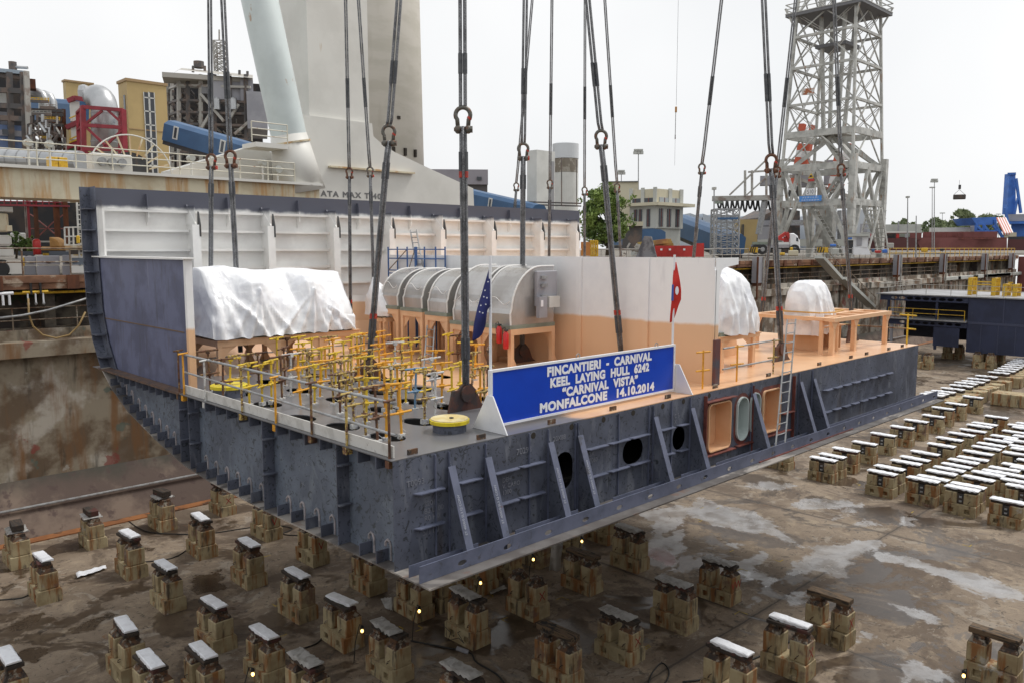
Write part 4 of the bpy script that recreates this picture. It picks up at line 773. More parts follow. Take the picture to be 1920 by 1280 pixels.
# arched clear hoods over switch units
hoodm = mat('clear_hood', (.62, .61, .6), [dict(col=(.45, .43, .41), scale=1.1, lo=.4, hi=.65, st=(1, 1, .5))], rough=.22, metal=.55, alpha=.82)
beadm = mat('white_seam_tape', (.75, .74, .72), rough=.5)
HX, HB = 17.12, 19.1
def hood(y0, y1, narc, zt, ztop, label, gap=.0):
    ztop -= .08
    t = thing('hooded_unit', label, 'machine', ((HX + HB) / 2, (y0 + y1) / 2, ZD), 'machines under arched clear hoods')
    b = MB().box(HX, y0, zt - .3, HB, y0 + .12, zt - .12).box(HX, y1 - .12, zt - .3, HB, y1, zt - .12).box(HX, y0 + .121, zt - .3, HX + .12, y1 - .121, zt - .12).box(HB - .12, y0 + .121, zt - .3, HB, y1 - .121, zt - .12); b.build('table_top', PEACH, t)
    ys_ = [y0 + .07, y1 - .07] + ([(y0 + y1) / 2] if narc > 1 else [])
    for x in (HX + .07, HB - .07):
        for y in ys_:
            l = MB().box(x - .07, y - .07, ZD, x + .07, y + .07, zt - .303)
            for s_ in (-1, 1):
                if (y == y0 + .07 and s_ < 0) or (y == y1 - .07 and s_ > 0): continue
                l.prism([(.07 * s_, 0), (.42 * s_, 0), (.07 * s_, -.42)], (x - .008, y, zt - .305), Y_, Z_, X_, .016)
            l.prism([(.0, .0), (.25, 0), (0, .5)], (x + .07, y - .008, ZD), X_, Z_, Y_, .016)
            l.build('leg', PEACH, t)
    MB().box(HX - .02, y0 + .01, zt - .118, HB, y1 - .01, zt).build('base_frame', GREENM, t)
    arc = [(HX + .02, zt), (HX - .0, zt + .35)] + [(HX + .05 + 1.3 * (1 - math.cos(a)), zt + .35 + (ztop - zt - .35) * math.sin(a)) for a in np.linspace(.1, math.pi / 2, 12)] + [(HB - .05, ztop)]
    L_ = (y1 - y0 - gap) / narc
    MB().box(HX + .7, y0 + .2, zt + .001, HB - .2, y1 - .2, zt + (ztop - zt) * .6).build('switchgear', GREYWALL, t)
    for k in range(narc):
        a0, a1 = y0 + .02 + k * L_, y0 + (k + 1) * L_ - .2
        hd = MB().add([(x, y, z) for y in (a0, a1) for x, z in arc], [(i, i + 1, len(arc) + i + 1, len(arc) + i) for i in range(len(arc) - 1)])
        n = len(arc); hd.add([(x, a0, z) for x, z in arc] + [(HB - .05, a0, zt)], [tuple(range(n + 1))]); hd.add([(x, a1, z) for x, z in arc] + [(HB - .05, a1, zt)], [tuple(range(n + 1))[::-1]])
        hd = hd.build('hood', hoodm, t, smooth=False)
        for yy in (a0 - .004, a1 + .004): MB().path([(x - .01, yy, z + .01) for x, z in arc], .028, 6).build('seam', beadm, hd)
        MB().path([(HX - .01, a0 + (a1 - a0) * q / 8, zt + .75 - .12 * math.sin(q)) for q in range(9)], .008, 5).build('cable_tie', beadm, hd)
    return t
zt1 = onX(965, 612, HX).z
u1 = hood(17.72, 20.62, 2, zt1, 12.02, 'largest clear arched hood unit, with two bays and a cabinet')
b0 = MB().box(HX + 1.0, 17.58, zt1 + .55, HB - .05, 17.71, 11.8); b0.build('cabinet', GREYCL, u1, bevel=.02)
for z in (11.55, 11.3, 10.95): MB().box(HX + 1.15, 17.5, z, HX + 1.4, 17.575, z + .1).build('clamp', GALV, u1)
bx_ = MB().box(HX + .95, 17.42, 10.35, HX + 1.3, 17.57, 11.0).build('control_box', GREYCL, u1); MB().box(HX + 1.0, 17.40, 10.7, HX + 1.1, 17.418, 10.9).build('panel', WHITEP, bx_)
MB().box(HX + 1.42, 17.44, 10.65, HX + 1.9, 17.57, 11.0).build('control_box', WHITEWALL, u1)
hood(20.75, 21.95, 1, onX(845, 588, HX).z, 11.85, 'second clear arched hood unit, just left of the two bay one')
hood(22.1, 23.35, 1, onX(800, 580, HX).z, 11.85, 'third clear arched hood unit, between two single ones', gap=0)
hood(23.5, 24.7, 1, onX(755, 575, HX).z, 11.85, 'farthest clear arched hood unit, beside the bagged pump')
# blue access scaffold behind the hoods, with an aluminium ladder
p = Vector((19.0, 22.7, 0)); sc0, sc1 = onX(738, 500, 19.2), onX(827, 500, 19.2)
bs = thing('access_scaffold', 'small blue tube scaffold frame standing behind the clear hoods against the white wall', 'scaffold', (19.2, (sc0.y + sc1.y) / 2, 11.0))
z0_, z1_ = onX(738, 512, 19.2).z, onX(738, 468, 19.2).z; bl_ = mat('scaffold_blue', (.05, .12, .3), rough=.5)
ym = (sc0.y + sc1.y) / 2
for y in (sc0.y, ym + .25, ym - .25, sc1.y):
    MB().tube((18.95, y, ZD), (18.95, y, z1_ + .1), .03, 6).tube((19.4, y, ZD), (19.4, y, z1_ + .1), .03, 6).build('upright', bl_, bs)
b = MB()
for a, q in ((sc0.y, ym + .25), (ym - .25, sc1.y)):
    for x in (18.95, 19.4):
        for z in (z0_, z0_ + .12, z1_, z1_ - .35): b.tube((x, a, z), (x, q, z), .025, 6)
b.build('crossbar', bl_, bs); MB().tube((18.94, ym + .25, z0_), (18.94, ym - .25, z1_), .018, 6).tube((18.94, ym + .25, z1_), (18.94, sc0.y, z0_ + .1), .018, 6).build('diagonal', RAILP, bs)
def ladder(name, label, a, q, side, n, m=GALV, w_=.4, grp=None, foot=None):
    t = thing(name, label, 'ladder', a); a, q, side = Vector(a), Vector(q), Vector(side).normalized()
    for s_ in (-1, 1): MB().bar(a + side * s_ * w_ / 2, q + side * s_ * w_ / 2, .04, .07).build('rail', m, t)
    for k in range(n): e = a + (q - a) * (k + .6) / n; MB().tube(e - side * w_ / 2, e + side * w_ / 2, .018, 6).build('rung', m, t)
    return t
ladder('ladder', 'narrow aluminium ladder leaning on the white side shell above the blue scaffold', onX(789, 512, 19.3), onX(775, 432, 19.9), Y_, 8)
ladder('ladder', 'aluminium ladder standing below the clear hoods among the yellow posts', onz(802, 690, ZD), onX(808, 612, 17.0), Y_, 5)
la, lb = onY(1464, 829, 10.96), onY(1487, 600, 12.0)
ladder('ladder', 'long aluminium ladder lashed upright against the front of the hull by the cut openings', (la.x, 10.98, ZB + .1), (lb.x, 12.05, lb.z), X_, 13, w_=.55)
# fire extinguishers hung on the nearest hood unit
EXR = mat('extinguisher_red', (.55, .02, .02), rough=.25)
for dx, dz, lab in ((0, 0, 'right one of two red fire extinguishers hanging on the hood table'), (-.3, .15, 'left one of two red fire extinguishers hanging on the hood table')):
    c = onX(968 + dx * 30, 640, HX - .2); c = Vector((HX - .18, 17.75 - dx, 9.45 + dz))
    t = thing('fire_extinguisher', lab, 'fire extinguisher', c)
    MB().lathe([(.03, 0), (.085, .02), (.09, .1), (.09, .45), (.05, .53), (.03, .55)], c, 16).build('cylinder', EXR, t, smooth=True)
    MB().path([c + Vector((0, 0, .55)), c + Vector((0, .04, .66)), c + Vector((0, .14, .62)), c + Vector((0, .13, .3))], .015, 6).build('hose', BLACK, t); MB().box(c.x - .05, c.y - .06, c.z + .55, c.x + .05, c.y + .03, c.z + .6).build('valve', DARKST, t)
# duct elbow
c = onX(925, 655, 17.6)
t = thing('duct_elbow', 'peach painted pipe elbow with a pale end cover beneath the nearest hood table', 'pipe', (c.x, c.y, ZD))
cc = Vector((18.3, c.y + .3, ZD)); MB().path([cc + Vector((0, .5, 0)), cc + Vector((0, .5, .55)), cc + Vector((-.03, .4, .78)), cc + Vector((-.07, .2, .9)), cc + Vector((-.12, -.05, .92))], .2, 14).build('elbow', PEACH, t, smooth=True)
MB().tube(cc + Vector((-.12, -.05, .92)), cc + Vector((-.135, -.12, .92)), .235, 18).build('end_cover', mat('pale_cover', (.6, .5, .42), rough=.5), t)

# right hand machines
def blob(name, label, x0, x1, y0, y1, zb, zt, shape, stand, seed):
    t = thing(name, label, 'machine', ((x0 + x1) / 2, (y0 + y1) / 2, ZD)); stand(t)
    secs = []; n = len(shape)
    for k, (f, g) in enumerate(shape):
        x = x0 + (x1 - x0) * k / (n - 1); ym_ = (y0 + y1) / 2; hw = (y1 - y0) / 2 * g; top = zb + (zt - zb) * f
        secs.append((x, [(ym_ - hw, zb), (ym_ - hw * 1.03, zb + (top - zb) * .35), (ym_ - hw * .85, zb + (top - zb) * .8), (ym_ - hw * .5, top), (ym_ + hw * .5, top), (ym_ + hw * .9, zb + (top - zb) * .75), (ym_ + hw, zb)]))
    ra_ = random.Random(seed); drape('tarpaulin', tarp_mesh(secs, 16), lambda p: p, TARP, t, fold=.035, seed=seed, top=zb + .3, amp=.06, apex=[(x0 + (x1 - x0) * f_, zt - .25, [ra_.uniform(-.5, .5) for _ in range(5)]) for f_ in (.2, .45, .75)]); return t
r1a, r1b = onY(1343, 628, 13.3), onY(1420, 622, 13.3)
def st1(t):
    table(t, r1a.x - .2, r1b.x - .1, 13.2, 14.6, r1a.z - .05, [r1a.x + .1, r1b.x - .5], [13.2, 14.6], beam=.15, leg=.16)
    MB().box(r1a.x, 13.15, r1a.z - .048, r1b.x - .3, 14.6, r1a.z + .07).build('base_frame', GREENM, t)
blob('covered_machine', 'tall rounded machine under a white tarpaulin directly right of the bulkhead end', r1a.x - .1, r1b.x, 13.05, 15.0, r1a.z, onY(1375, 500, 14.0).z, [(.45, .7), (.88, .95), (1.0, 1.0), (1.0, 1.0), (.95, 1.0), (.62, .95), (.3, .8)], st1, 21)
r2a, r2b = onY(1487, 627, 14.2), onY(1560, 612, 13.6)
def st2(t):
    zt = onY(1500, 662, 13.6).z - .05
    zt2 = ZD + .85
    b = MB().box(r2a.x + .7, 13.4, ZD, r2b.x + .4, 13.42, zt2).box(r2a.x + .7, 15.0, ZD, r2b.x + .4, 15.02, zt2).box(r2a.x + .69, 13.421, ZD, r2a.x + .71, 14.999, zt2).box(r2b.x + .39, 13.421, ZD, r2b.x + .41, 14.999, zt2).box(r2a.x + .6, 13.3, zt2 + .001, r2b.x + .5, 15.1, zt2 + .04)
    o = b.build('stand', PEACH, t); cb = MB()
    for x in (r2a.x + 1.25, r2b.x - .1): cb.prism([(-.3, -.1), (.3, -.1), (.3, .3), (.2, .5), (0, .58), (-.2, .5), (-.3, .3)], (x, 13.2, ZD), X_, Z_, Y_, .5)
    cut(o, cb)
    for x in (r2a.x + .9, r2b.x - .2): MB().box(x - .25, 13.6, zt2 + .041, x + .35, 14.7, zt2 + .3).build('mount', GREENM, t, bevel=.03)
    b = MB()
    for x in (r2a.x - .25, r2a.x + 1.0): b.box(x - .06, 12.95, ZD, x + .06, 13.07, 9.95)
    b.box(r2a.x - .4, 12.9, 9.953, r2a.x + 1.2, 13.15, 10.03).box(r2a.x - .19, 12.99, 9.75, r2a.x + .94, 13.03, 9.95); b.build('front_frame', PEACH, t)
blob('covered_machine', 'boxy machine under a white tarpaulin tied with orange straps behind the long ladder', r2a.x, r2b.x, 13.5, 14.7, ZD + .62, onY(1520, 526, 14.1).z, [(.8, .85), (.97, 1.0), (1.0, 1.05), (1.0, 1.05), (1.0, 1.0), (.95, .95), (.85, .85)], st2, 33)
t = bpy.data.objects['covered_machine.001']
zs_ = ZD + 1.45
MB().path([(r2a.x - .06, 13.2, zs_), (r2a.x + 1.0, 13.12, zs_ - .03), (r2b.x + .05, 13.2, zs_), (r2b.x + .1, 14.8, zs_), (r2a.x - .1, 14.8, zs_), (r2a.x - .06, 13.2, zs_)], .03, 6).build('strap', mat('orange_strap', (.6, .35, .1)), t)
# open grid table
ga, gb, gc = onY(1560, 610, 13.0), onY(1660, 596, 13.0), None
zt = 10.05; gx0, gx1 = onz(1562, 600, zt).x, 33.0
gt = thing('grid_table', 'empty peach steel grid table standing at the right end of the deck', 'machine table', (30.5, 13.8, ZD))
b = MB(); gx0 = 28.0
for x in np.linspace(gx0, 32.9, 5): b.box(x - .1, 12.7, zt - .12, x + .1, 15.6, zt)
for y in (12.6, 13.6, 14.6, 15.7): b.box(gx0 - .1, y - .1, zt - .14, 33.0, y + .1, zt - .003)
b.build('grid_top', PEACH, gt)
for x, y in ((28.1, 12.65), (29.9, 12.65), (32.8, 12.65), (32.8, 15.6), (30.5, 15.6), (28.1, 15.6)):
    MB().box(x - .08, y - .08, ZD, x + .08, y + .08, zt - .15).prism([(-.26, 0), (.26, 0), (.08, -.24), (-.08, -.24)], (x, y - .09, zt - .15), X_, Z_, Y_, .02).build('leg', PEACH, gt)
# peach web frames standing between the two covered machines
t = thing('deck_bracket', 'peach steel bracket plate with a round hole between the two covered machines', 'bracket', (24.6, 14.6, ZD))
b = MB().prism([(0, 0), (1.9, 0), (1.5, 1.35), (.35, 1.35)], (23.9, 15.0, ZD), X_, Z_, Y_, .05); o = b.build('plate', PEACH, t)
cut(o, MB().prism([(.25 * math.cos(a), .28 * math.sin(a)) for a in np.linspace(0, 2 * math.pi, 16, endpoint=False)], (24.9, 14.8, ZD + .65), X_, Z_, Y_, .5))
MB().box(23.9, 14.6, ZD + 1.352, 25.9, 15.5, ZD + 1.4).build('flange', PEACH, t)

# ------------------------------------------------------------ scaffold posts in the manholes
protos = {}
def make_post(c):
    t = thing('scaffold_post', 'x', 'scaffold post'); m = POSTS[c]; rnd = random.Random(hash(c) % 999 if False else len(c) * 7)
    MB().tube((0, 0, -.12), (0, 0, .95), .027, 8).build('upright', m, t)
    MB().tube((-.27, .05, .93), (.27, -.03, .95), .023, 8).build('crossbar', m, t)
    MB().tube((-.25, -.06, .42), (.25, -.04, .43), .022, 8).build('crossbar', m, t)
    b = MB().box(-.05, -.045, .375, .045, .045, .465).build('coupler', m, t); MB().box(-.045, -.045, .88, .045, .045, .965).build('coupler', m, t)
    MB().path([(.03, 0, .4), (.1, .03, .25), (.06, .06, .12), (.12, .0, .05)], .007, 4).build('tie_wire', POSTS['white'], t)
    MB().box(-.08, -.05, -.06, .08, .05, .03).build('foot_clamp', POSTS['white'], t)
    return t
post_px = [(418, 751, 'rusty'), (431, 744, 'yellow'), (454, 741, 'flaked yellow'), (468, 758, 'yellow'), (492, 755, 'yellow'), (509, 752, 'yellow'), (486, 727, 'rusty'), (529, 747, 'rusty'), (545, 742, 'white'), (535, 723, 'rusty'), (558, 716, 'orange'), (564, 764, 'orange'), (590, 757, 'yellow'), (575, 718, 'flaked yellow'), (567, 703, 'yellow'), (587, 692, 'yellow'), (603, 721, 'yellow'), (611, 710, 'orange'), (627, 701, 'orange'), (626, 757, 'flaked yellow'), (641, 760, 'flaked yellow'), (651, 742, 'yellow'), (661, 744, 'flaked yellow'), (674, 738, 'orange'), (687, 760, 'flaked yellow'), (646, 703, 'yellow'), (670, 682, 'yellow'), (684, 684, 'orange'), (676, 699, 'flaked yellow'), (698, 727, 'flaked yellow'), (712, 716, 'orange'), (395, 734, 'rusty'),
 (711, 682, 'orange'), (724, 690, 'orange'), (741, 714, 'white'), (755, 699, 'yellow'), (753, 720, 'flaked yellow'), (773, 712, 'yellow'), (789, 700, 'flaked yellow'), (815, 725, 'orange'), (811, 742, 'white'), (778, 766, 'blue'), (794, 764, 'yellow'), (828, 756, 'orange'), (848, 762, 'yellow'), (862, 750, 'yellow'), (842, 690, 'yellow'), (859, 688, 'rusty'), (884, 738, 'flaked yellow'), (901, 762, 'orange'), (914, 729, 'rusty'), (909, 768, 'flaked yellow'), (722, 766, 'orange'), (734, 770, 'flaked yellow'), (747, 764, 'orange'), (673, 718, 'orange'), (684, 742, 'yellow'), (650, 786, 'flaked yellow'), (664, 797, 'flaked yellow'), (687, 792, 'yellow'), (708, 827, 'rusty'), (724, 822, 'orange'), (753, 815, 'orange'), (761, 756, 'yellow'), (796, 788, 'flaked yellow'), (816, 785, 'white'), (638, 775, 'rusty'), (686, 818, 'flaked yellow'), (618, 690, 'flaked yellow'), (660, 690, 'yellow'), (700, 700, 'yellow'), (630, 730, 'yellow'), (580, 740, 'flaked yellow'), (520, 700, 'yellow'), (540, 690, 'rusty'), (600, 745, 'orange'), (560, 690, 'yellow'), (870, 705, 'yellow'), (890, 712, 'orange'), (735, 742, 'yellow'), (770, 735, 'orange')]
by = {}
for x, y, c in post_px: by.setdefault(c, []).append((x, y))
rnd = random.Random(11)
for c, l in by.items():
    l.sort()
    for i, (x, y) in enumerate(l):
        cn = {'white': 'white', 'rusty': 'rusty brown', 'flaked yellow': 'flaking pale yellow', 'yellow': 'bright yellow', 'orange': 'orange', 'blue': 'pale blue'}[c]
        lab = f'{nth(i)} from the left of the {cn} scaffold posts on the deck' if len(l) > 1 else 'pale blue scaffold post on the deck, the only blue one'
        loc = onz(x, y, ZD); rz = rnd.gauss(.1, .22)
        if c not in protos:
            protos[c] = make_post(c); o = protos[c]; o.location = loc; o.rotation_euler = (0, 0, rz); o['label'] = lab; o['group'] = 'scaffold posts standing in the deck manholes'
        else: o = dup(protos[c], loc, rz, lab, 'scaffold posts standing in the deck manholes')
        s_ = rnd.uniform(1.0, 1.18); o.scale = (1, 1, s_); o.rotation_euler[0] = rnd.gauss(0, .03); o.rotation_euler[1] = rnd.gauss(0, .03)

# ------------------------------------------------------------ padeyes and slings
def padeye(p, i, lab):
    t = thing('padeye', lab, 'padeye', p, 'padeyes welded to the deck')
    MB().prism([(-.55, 0), (.6, 0), (.45, .12), (.3, .45), (.12, .62), (-.1, .62), (-.25, .5), (-.42, .5)], (p.x, p.y - .03, p.z), X_, Z_, Y_, .06).build('plate', mat('padeye_rust', (.11, .05, .035), [dict(col=(.06, .045, .04), scale=4, lo=.45, hi=.6)], rough=.65), t)
    for s_ in (-1, 1): MB().tube((p.x, p.y + s_ * .035, p.z + .4), (p.x, p.y + s_ * .09, p.z + .4), .2, 16).build('cheek', MATS['padeye_rust'], t)
    return t
# (label, anchor px on deck, upper rope px at the frame top, shackle px top y & bottom y & x, lower rope top/bottom width, colour)
SL = [('leftmost of the sixteen, falling behind the white engine tarp', (396, 672), (393, 0), (396, 302), .9),
 ('second from the left, falling behind the white engine tarp', (452, 686), (418, 0), (432, 297), .95),
 ('thin sling falling behind the right end of the engine tarp', (658, 652), (648, 0), (655, 324), .7),
 ('thin sling just left of the thick slanting one', (704, 655), (672, 0), (694, 322), .65),
 ('thick sling slanting left down to the yellow posts', (693, 712), (748, 0), (729, 252), 1.0),
 ('thickest and nearest sling, vertical, ending at the padeye by the round hatch', (874, 768), (867, 0), (868, 222), 1.0),
 ('thick vertical sling in front of the right end of the hoods', (979, 679), (985, 0), (981, 283), .95),
 ('thin slanting sling partly hidden by the vertical one before the hoods', (952, 610), (998, 0), (968, 350), .7),
 ('thin vertical sling in front of the white silo', (1028, 612), (1035, 0), (1031, 345), .75),
 ('thin vertical sling left of the green tree', (1096, 612), (1097, 0), (1096, 358), .7),
 ('thick sling slanting right down behind the sign', (1165, 700), (1102, 0), (1127, 260), .95),
 ('thin slanting sling in front of the green tree', (1170, 612), (1134, 0), (1157, 352), .75),
 ('slanting sling between the cream building and the red container', (1290, 610), (1353, 0), (1316, 316), .9),
 ('nearly vertical double sling ending by the long ladder', (1464, 676), (1432, 0), (1446, 305), 1.05),
 ('slanting sling along the left leg of the lattice tower', (1424, 645), (1492, 0), (1457, 322), .75),
 ('sling crossing the lattice tower to the grid table', (1598, 640), (1564, 0), (1577, 318), .85)]
for i, (lab, an, tp, sh_, k) in enumerate(SL):
    A = onz(*an, ZD); dep = (A - CAM).dot(FH)
    padeye(Vector((A.x, A.y, ZD)), i, 'rusty padeye plate at the foot of the ' + {4: 'sling slanting into the yellow posts', 5: 'nearest thickest sling', 6: 'sling before the hoods', 13: 'sling beside the long ladder', 15: 'sling at the grid table'}[i]) if i in (4, 5, 6, 13, 15) else None
    Sh = far(*sh_, dep); T = far(*tp, dep); T = Sh + (T - Sh) * 1.9; A = A + Z_ * .45
    t = thing('lifting_sling', 'wire sling, ' + lab, 'sling', A, 'slings holding the hull section')
    r = .042 * k; hs_ = .27 * k; dn = (A - Sh).normalized()
    for s_ in (-1, 1):
        o_ = RT * (s_ * r * 1.25)
        MB().path([Sh + Z_ * hs_ * .9 + o_ * .9, Sh + (T - Sh) * .06 + o_ * 1.0, Sh + (T - Sh) * .5 + o_ * 1.0, T + o_ * 1.15], r, 8).build('upper_rope', ROPE, t, smooth=True)
        MB().path([Sh - Z_ * hs_ * .7 + o_ * .9, Sh + (A - Sh) * .12 + o_ * 1.0, Sh + (A - Sh) * .9 + o_ * 1.0, A + o_ * .8], r * .92, 8).build('lower_rope', ROPE, t, smooth=True)
    MB().path([Sh - FH * r * 2 - Z_ * hs_ * .7, Sh + (A - Sh) * .12 - FH * r * 1.5, A - FH * r * 1.2], r * .75, 8).build('lower_rope', ROPE, t, smooth=True)
    for f0, f1, to, rr_ in ((.2, .29, T, 1.25), (.12, .19, A, 1.3), (.80, .88, A, 1.3)):
        for s_ in (-1, 1):
            o_ = RT * (s_ * r * 1.25); MB().tube(Sh + (to - Sh) * f0 + o_, Sh + (to - Sh) * f1 + o_, r * rr_ * (1 if to is T else 1.05), 10).build('sleeve', SLEEVE, t)
    b = MB()
    f0 = .19 if i in (5,) else .775
    for s_ in (-1, 1): b.tube(Sh + (A - Sh) * f0 + RT * s_ * r * 1.2, Sh + (A - Sh) * (f0 + .022) + RT * s_ * r * 1.2, r * 1.42, 10)
    b.build('red_band', REDMARK, t)
    sm = SHACKR if i in (0, 1, 2, 13, 14, 15) else SHACK
    bow = [Sh + RT * (hs_ * .62 * math.sin(a) * (1 if abs(a) < 2 else .95)) + Z_ * (hs_ * (.25 + .62 * math.cos(a))) for a in np.linspace(-2.2, 2.2, 15)]
    bow = [Sh - RT * hs_ * .42 - Z_ * hs_ * .85] + bow + [Sh + RT * hs_ * .42 - Z_ * hs_ * .85]
    sk = MB().path(bow, .05 * k, 10).build('shackle', sm, t, smooth=True)
    for s_ in (-1, 1): MB().sphere(Sh + RT * s_ * hs_ * .42 - Z_ * hs_ * .92, .085 * k, .085 * k, .1 * k).build('shackle_ear', sm, sk, smooth=True)
    MB().tube(Sh - RT * hs_ * .75 - Z_ * hs_ * .92, Sh + RT * hs_ * .75 - Z_ * hs_ * .92, .045 * k, 10).build('pin', sm, sk)
    MB().tube(Sh + RT * hs_ * .6 - Z_ * hs_ * .92, Sh + RT * hs_ * .8 - Z_ * hs_ * .92, .08 * k, 6).build('nut', REDMARK if i % 3 == 0 else sm, sk)
    MB().tube(bow[-2] + Z_ * .01, bow[-3], .058 * k, 10).build('red_mark', REDMARK, sk)

# ============================================================ on the dock floor: keel blocks, lamps, cables
W_, L_ = .8, 1.4
def pocketed(b, x, y0, y1, z0, z1, pk, d=.14, sx=-1):
    """a long side face at x with square pockets sunk into it"""
    ys_ = sorted({y0, y1, *[v for p in pk for v in (p[0], p[1])]}); zs_ = sorted({z0, z1, *[v for p in pk for v in (p[2], p[3])]})
    for a, c in zip(ys_, ys_[1:]):
        for e, g in zip(zs_, zs_[1:]):
            if any(a >= p[0] - 1e-6 and c <= p[1] + 1e-6 and e >= p[2] - 1e-6 and g <= p[3] + 1e-6 for p in pk): continue
            b.add([(x, a, e), (x, c, e), (x, c, g), (x, a, g)], [(0, 3, 2, 1)])
    for p in pk:
        q = [(p[0], p[2]), (p[1], p[2]), (p[1], p[3]), (p[0], p[3])]
        b.add([(x, *v) for v in q] + [(x + d, *v) for v in q], [(0, 1, 5, 4), (1, 2, 6, 5), (2, 3, 7, 6), (3, 0, 4, 7), (4, 5, 6, 7)])
def base_mb(h=.5, w=W_, l=L_):
    b = MB(); hw, hl = w / 2, l / 2
    pocketed(b, -hw, -hl, hl, 0, h, [(-hl + .25, -hl + .46, .12, .32), (hl - .46, hl - .25, .12, .32)])
    b.add([(-hw, -hl, 0), (hw, -hl, 0), (hw, hl, 0), (-hw, hl, 0), (-hw, -hl, h), (hw - .06, -hl, h), (hw - .06, hl, h), (-hw, hl, h), (hw, -hl, h - .1), (hw, hl, h - .1)], [(0, 1, 8, 5, 4), (1, 2, 9, 8), (8, 9, 6, 5), (2, 3, 7, 6, 9), (4, 5, 6, 7)])
    return b
def cover_mb(rnd, l, w, h, z, over=.03, rumple=.012):
    n = 12; vs = []
    prof = [(-w / 2 - over, -h), (-w / 2 - over * .8, -.01), (-w / 2 + .03, .012), (0, .018), (w / 2 - .03, .012), (w / 2 + over * .8, -.01), (w / 2 + over, -h)]
    b = MB()
    for i in range(n + 1):
        y = -l / 2 + l * i / n; e = 1 if 0 < i < n else .6
        for x, zz_ in prof:
            vs.append((x + rnd.gauss(0, rumple * .7), y + rnd.gauss(0, rumple), z + h + zz_ * (1 if zz_ > -.02 else rnd.uniform(.6, 1.25)) * e + rnd.gauss(0, rumple * .5) - h * (1 - e) * .25))
    m = len(prof)
    b.add(vs, [(i * m + j, (i + 1) * m + j, (i + 1) * m + j + 1, i * m + j + 1) for i in range(n) for j in range(m - 1)] + [tuple(range(m)), tuple(n * m + j for j in range(m))[::-1]])
    return b
def keel_block(kind, seed):
    rnd = random.Random(seed); t = thing('keel_block', 'x', 'keel block')
    hp = 1.08 if kind != 'wide' else 1.02
    base_mb().build('base', CONC, t, bevel=.025)
    for s_ in (-1, 1):
        p = MB().box(-.3, s_ * .42 - .27, .503, .3, s_ * .42 + .27, hp).build('pillar', CONC, t, bevel=.03)
        MB().path([(-.305, s_ * .42 + .05, .62), (-.37, s_ * .42 + .06, .6), (-.38, s_ * .42, .7), (-.305, s_ * .42 - .03, .72)], .012, 5).build('lifting_hook', CAPRUST, p)
        if kind != 'wide':
            c = MB().add([(-.2, s_ * .42 - .2, hp + .12), (.2, s_ * .42 - .2, hp + .12), (.2, s_ * .42 + .2, hp + .12), (-.2, s_ * .42 + .2, hp + .12), (-.28, s_ * .42 - .25, hp + .003), (.28, s_ * .42 - .25, hp + .003), (.28, s_ * .42 + .25, hp + .003), (-.28, s_ * .42 + .25, hp + .003)], [(0, 1, 2, 3), (4, 5, 1, 0), (5, 6, 2, 1), (6, 7, 3, 2), (7, 4, 0, 3), (7, 6, 5, 4)])
            c.box(-.17, s_ * .42 - .17, hp + .122, .17, s_ * .42 + .17, hp + .24)
            c.build('cap_plate', CAPRUST, t)
    top = hp + .243
    if kind == 'wide':
        j = MB().box(-.22, -.148, .503, .22, .148, .98).build('jack', DARKST, t)
        for z in (.62, .82): MB().tube((-.225, -.06, z), (-.225, .06, z), .05, 8).build('jack_bar', GALV, j)
        MB().box(-.2, -.66, hp + .003, .2, .66, hp + .12).build('timber', TIMBER, t, bevel=.01)
        cover_mb(rnd, 1.46, .42, .07, hp + .12, .03, .014).build('cover', WRAP, t)
    elif kind in ('wrapped', 'grey'):
        MB().box(-.21, -.64, top, .21, .64, top + .1).build('timber', TIMBER, t, bevel=.01)
        cover_mb(rnd, 1.2, .36, .09, top + .1, .0 if kind == 'wrapped' else .03, .006 if kind == 'wrapped' else .016).build('cover', WRAP if kind == 'wrapped' else WRAPG, t)
    elif kind == 'timber':
        MB().box(-.2, -.68, top, .2, .68, top + .17).build('timber', TIMBER2, t, bevel=.015)
    elif kind == 'short':
        cover_mb(rnd, .9, .5, .09, top - .02, .1, .03).build('cover', WRAPG, t)
        MB().box(-.2, -.45, top + .09, .2, .45, top + .33).build('timber', TIMBER, t, bevel=.015)
    return t
WHATK = {'wrapped': 'keel blocks with short white wrapped timbers', 'grey': 'keel blocks with grey plastic over the timber', 'timber': 'keel blocks with bare weathered timbers', 'short': 'keel blocks with black baulks on rags', 'bare': 'keel blocks with bare pillars', 'wide': 'keel blocks under long white wrapped beams'}
fg = [(22, 1070, 'short'), (166, 1033, 'short'), (300, 999, 'short'), (415, 970, 'grey'), (72, 1137, 'wrapped'), (239, 1090, 'wrapped'), (375, 1051, 'wrapped'), (499, 1017, 'bare'), (309, 1154, 'wrapped'), (465, 1107, 'wrapped'), (587, 1065, 'bare'), (400, 1231, 'wrapped'), (559, 1172, 'wrapped'), (230, 1290, 'wrapped'), (497, 1294, 'wrapped'), (645, 1226, 'wrapped'), (694, 1120, 'bare'), (783, 1169, 'bare'), (737, 1290, 'grey'), (887, 1221, 'grey'), (1001, 1167, 'bare'), (1105, 1119, 'timber'), (1196, 1076, 'grey'), (1062, 1302, 'timber'), (1181, 1253, 'grey'), (1285, 1193, 'grey'), (1369, 1139, 'grey'), (1584, 1221, 'timber'), (1507, 1284, 'wrapped'), (1395, 1345, 'wrapped'), (1905, 1302, 'timber'), (828, 1151, 'bare'), (905, 1117, 'bare'), (1010, 1068, 'bare'), (1068, 1040, 'bare'), (1140, 1024, 'bare'), (955, 1095, 'bare'), (1477, 883, 'bare')]
capfg = [(287, 1262, 'wrapped'), (385, 1238, 'wrapped'), (12, 1262, 'wrapped'), (585, 1256, 'grey'), (889, 1285, 'grey')]
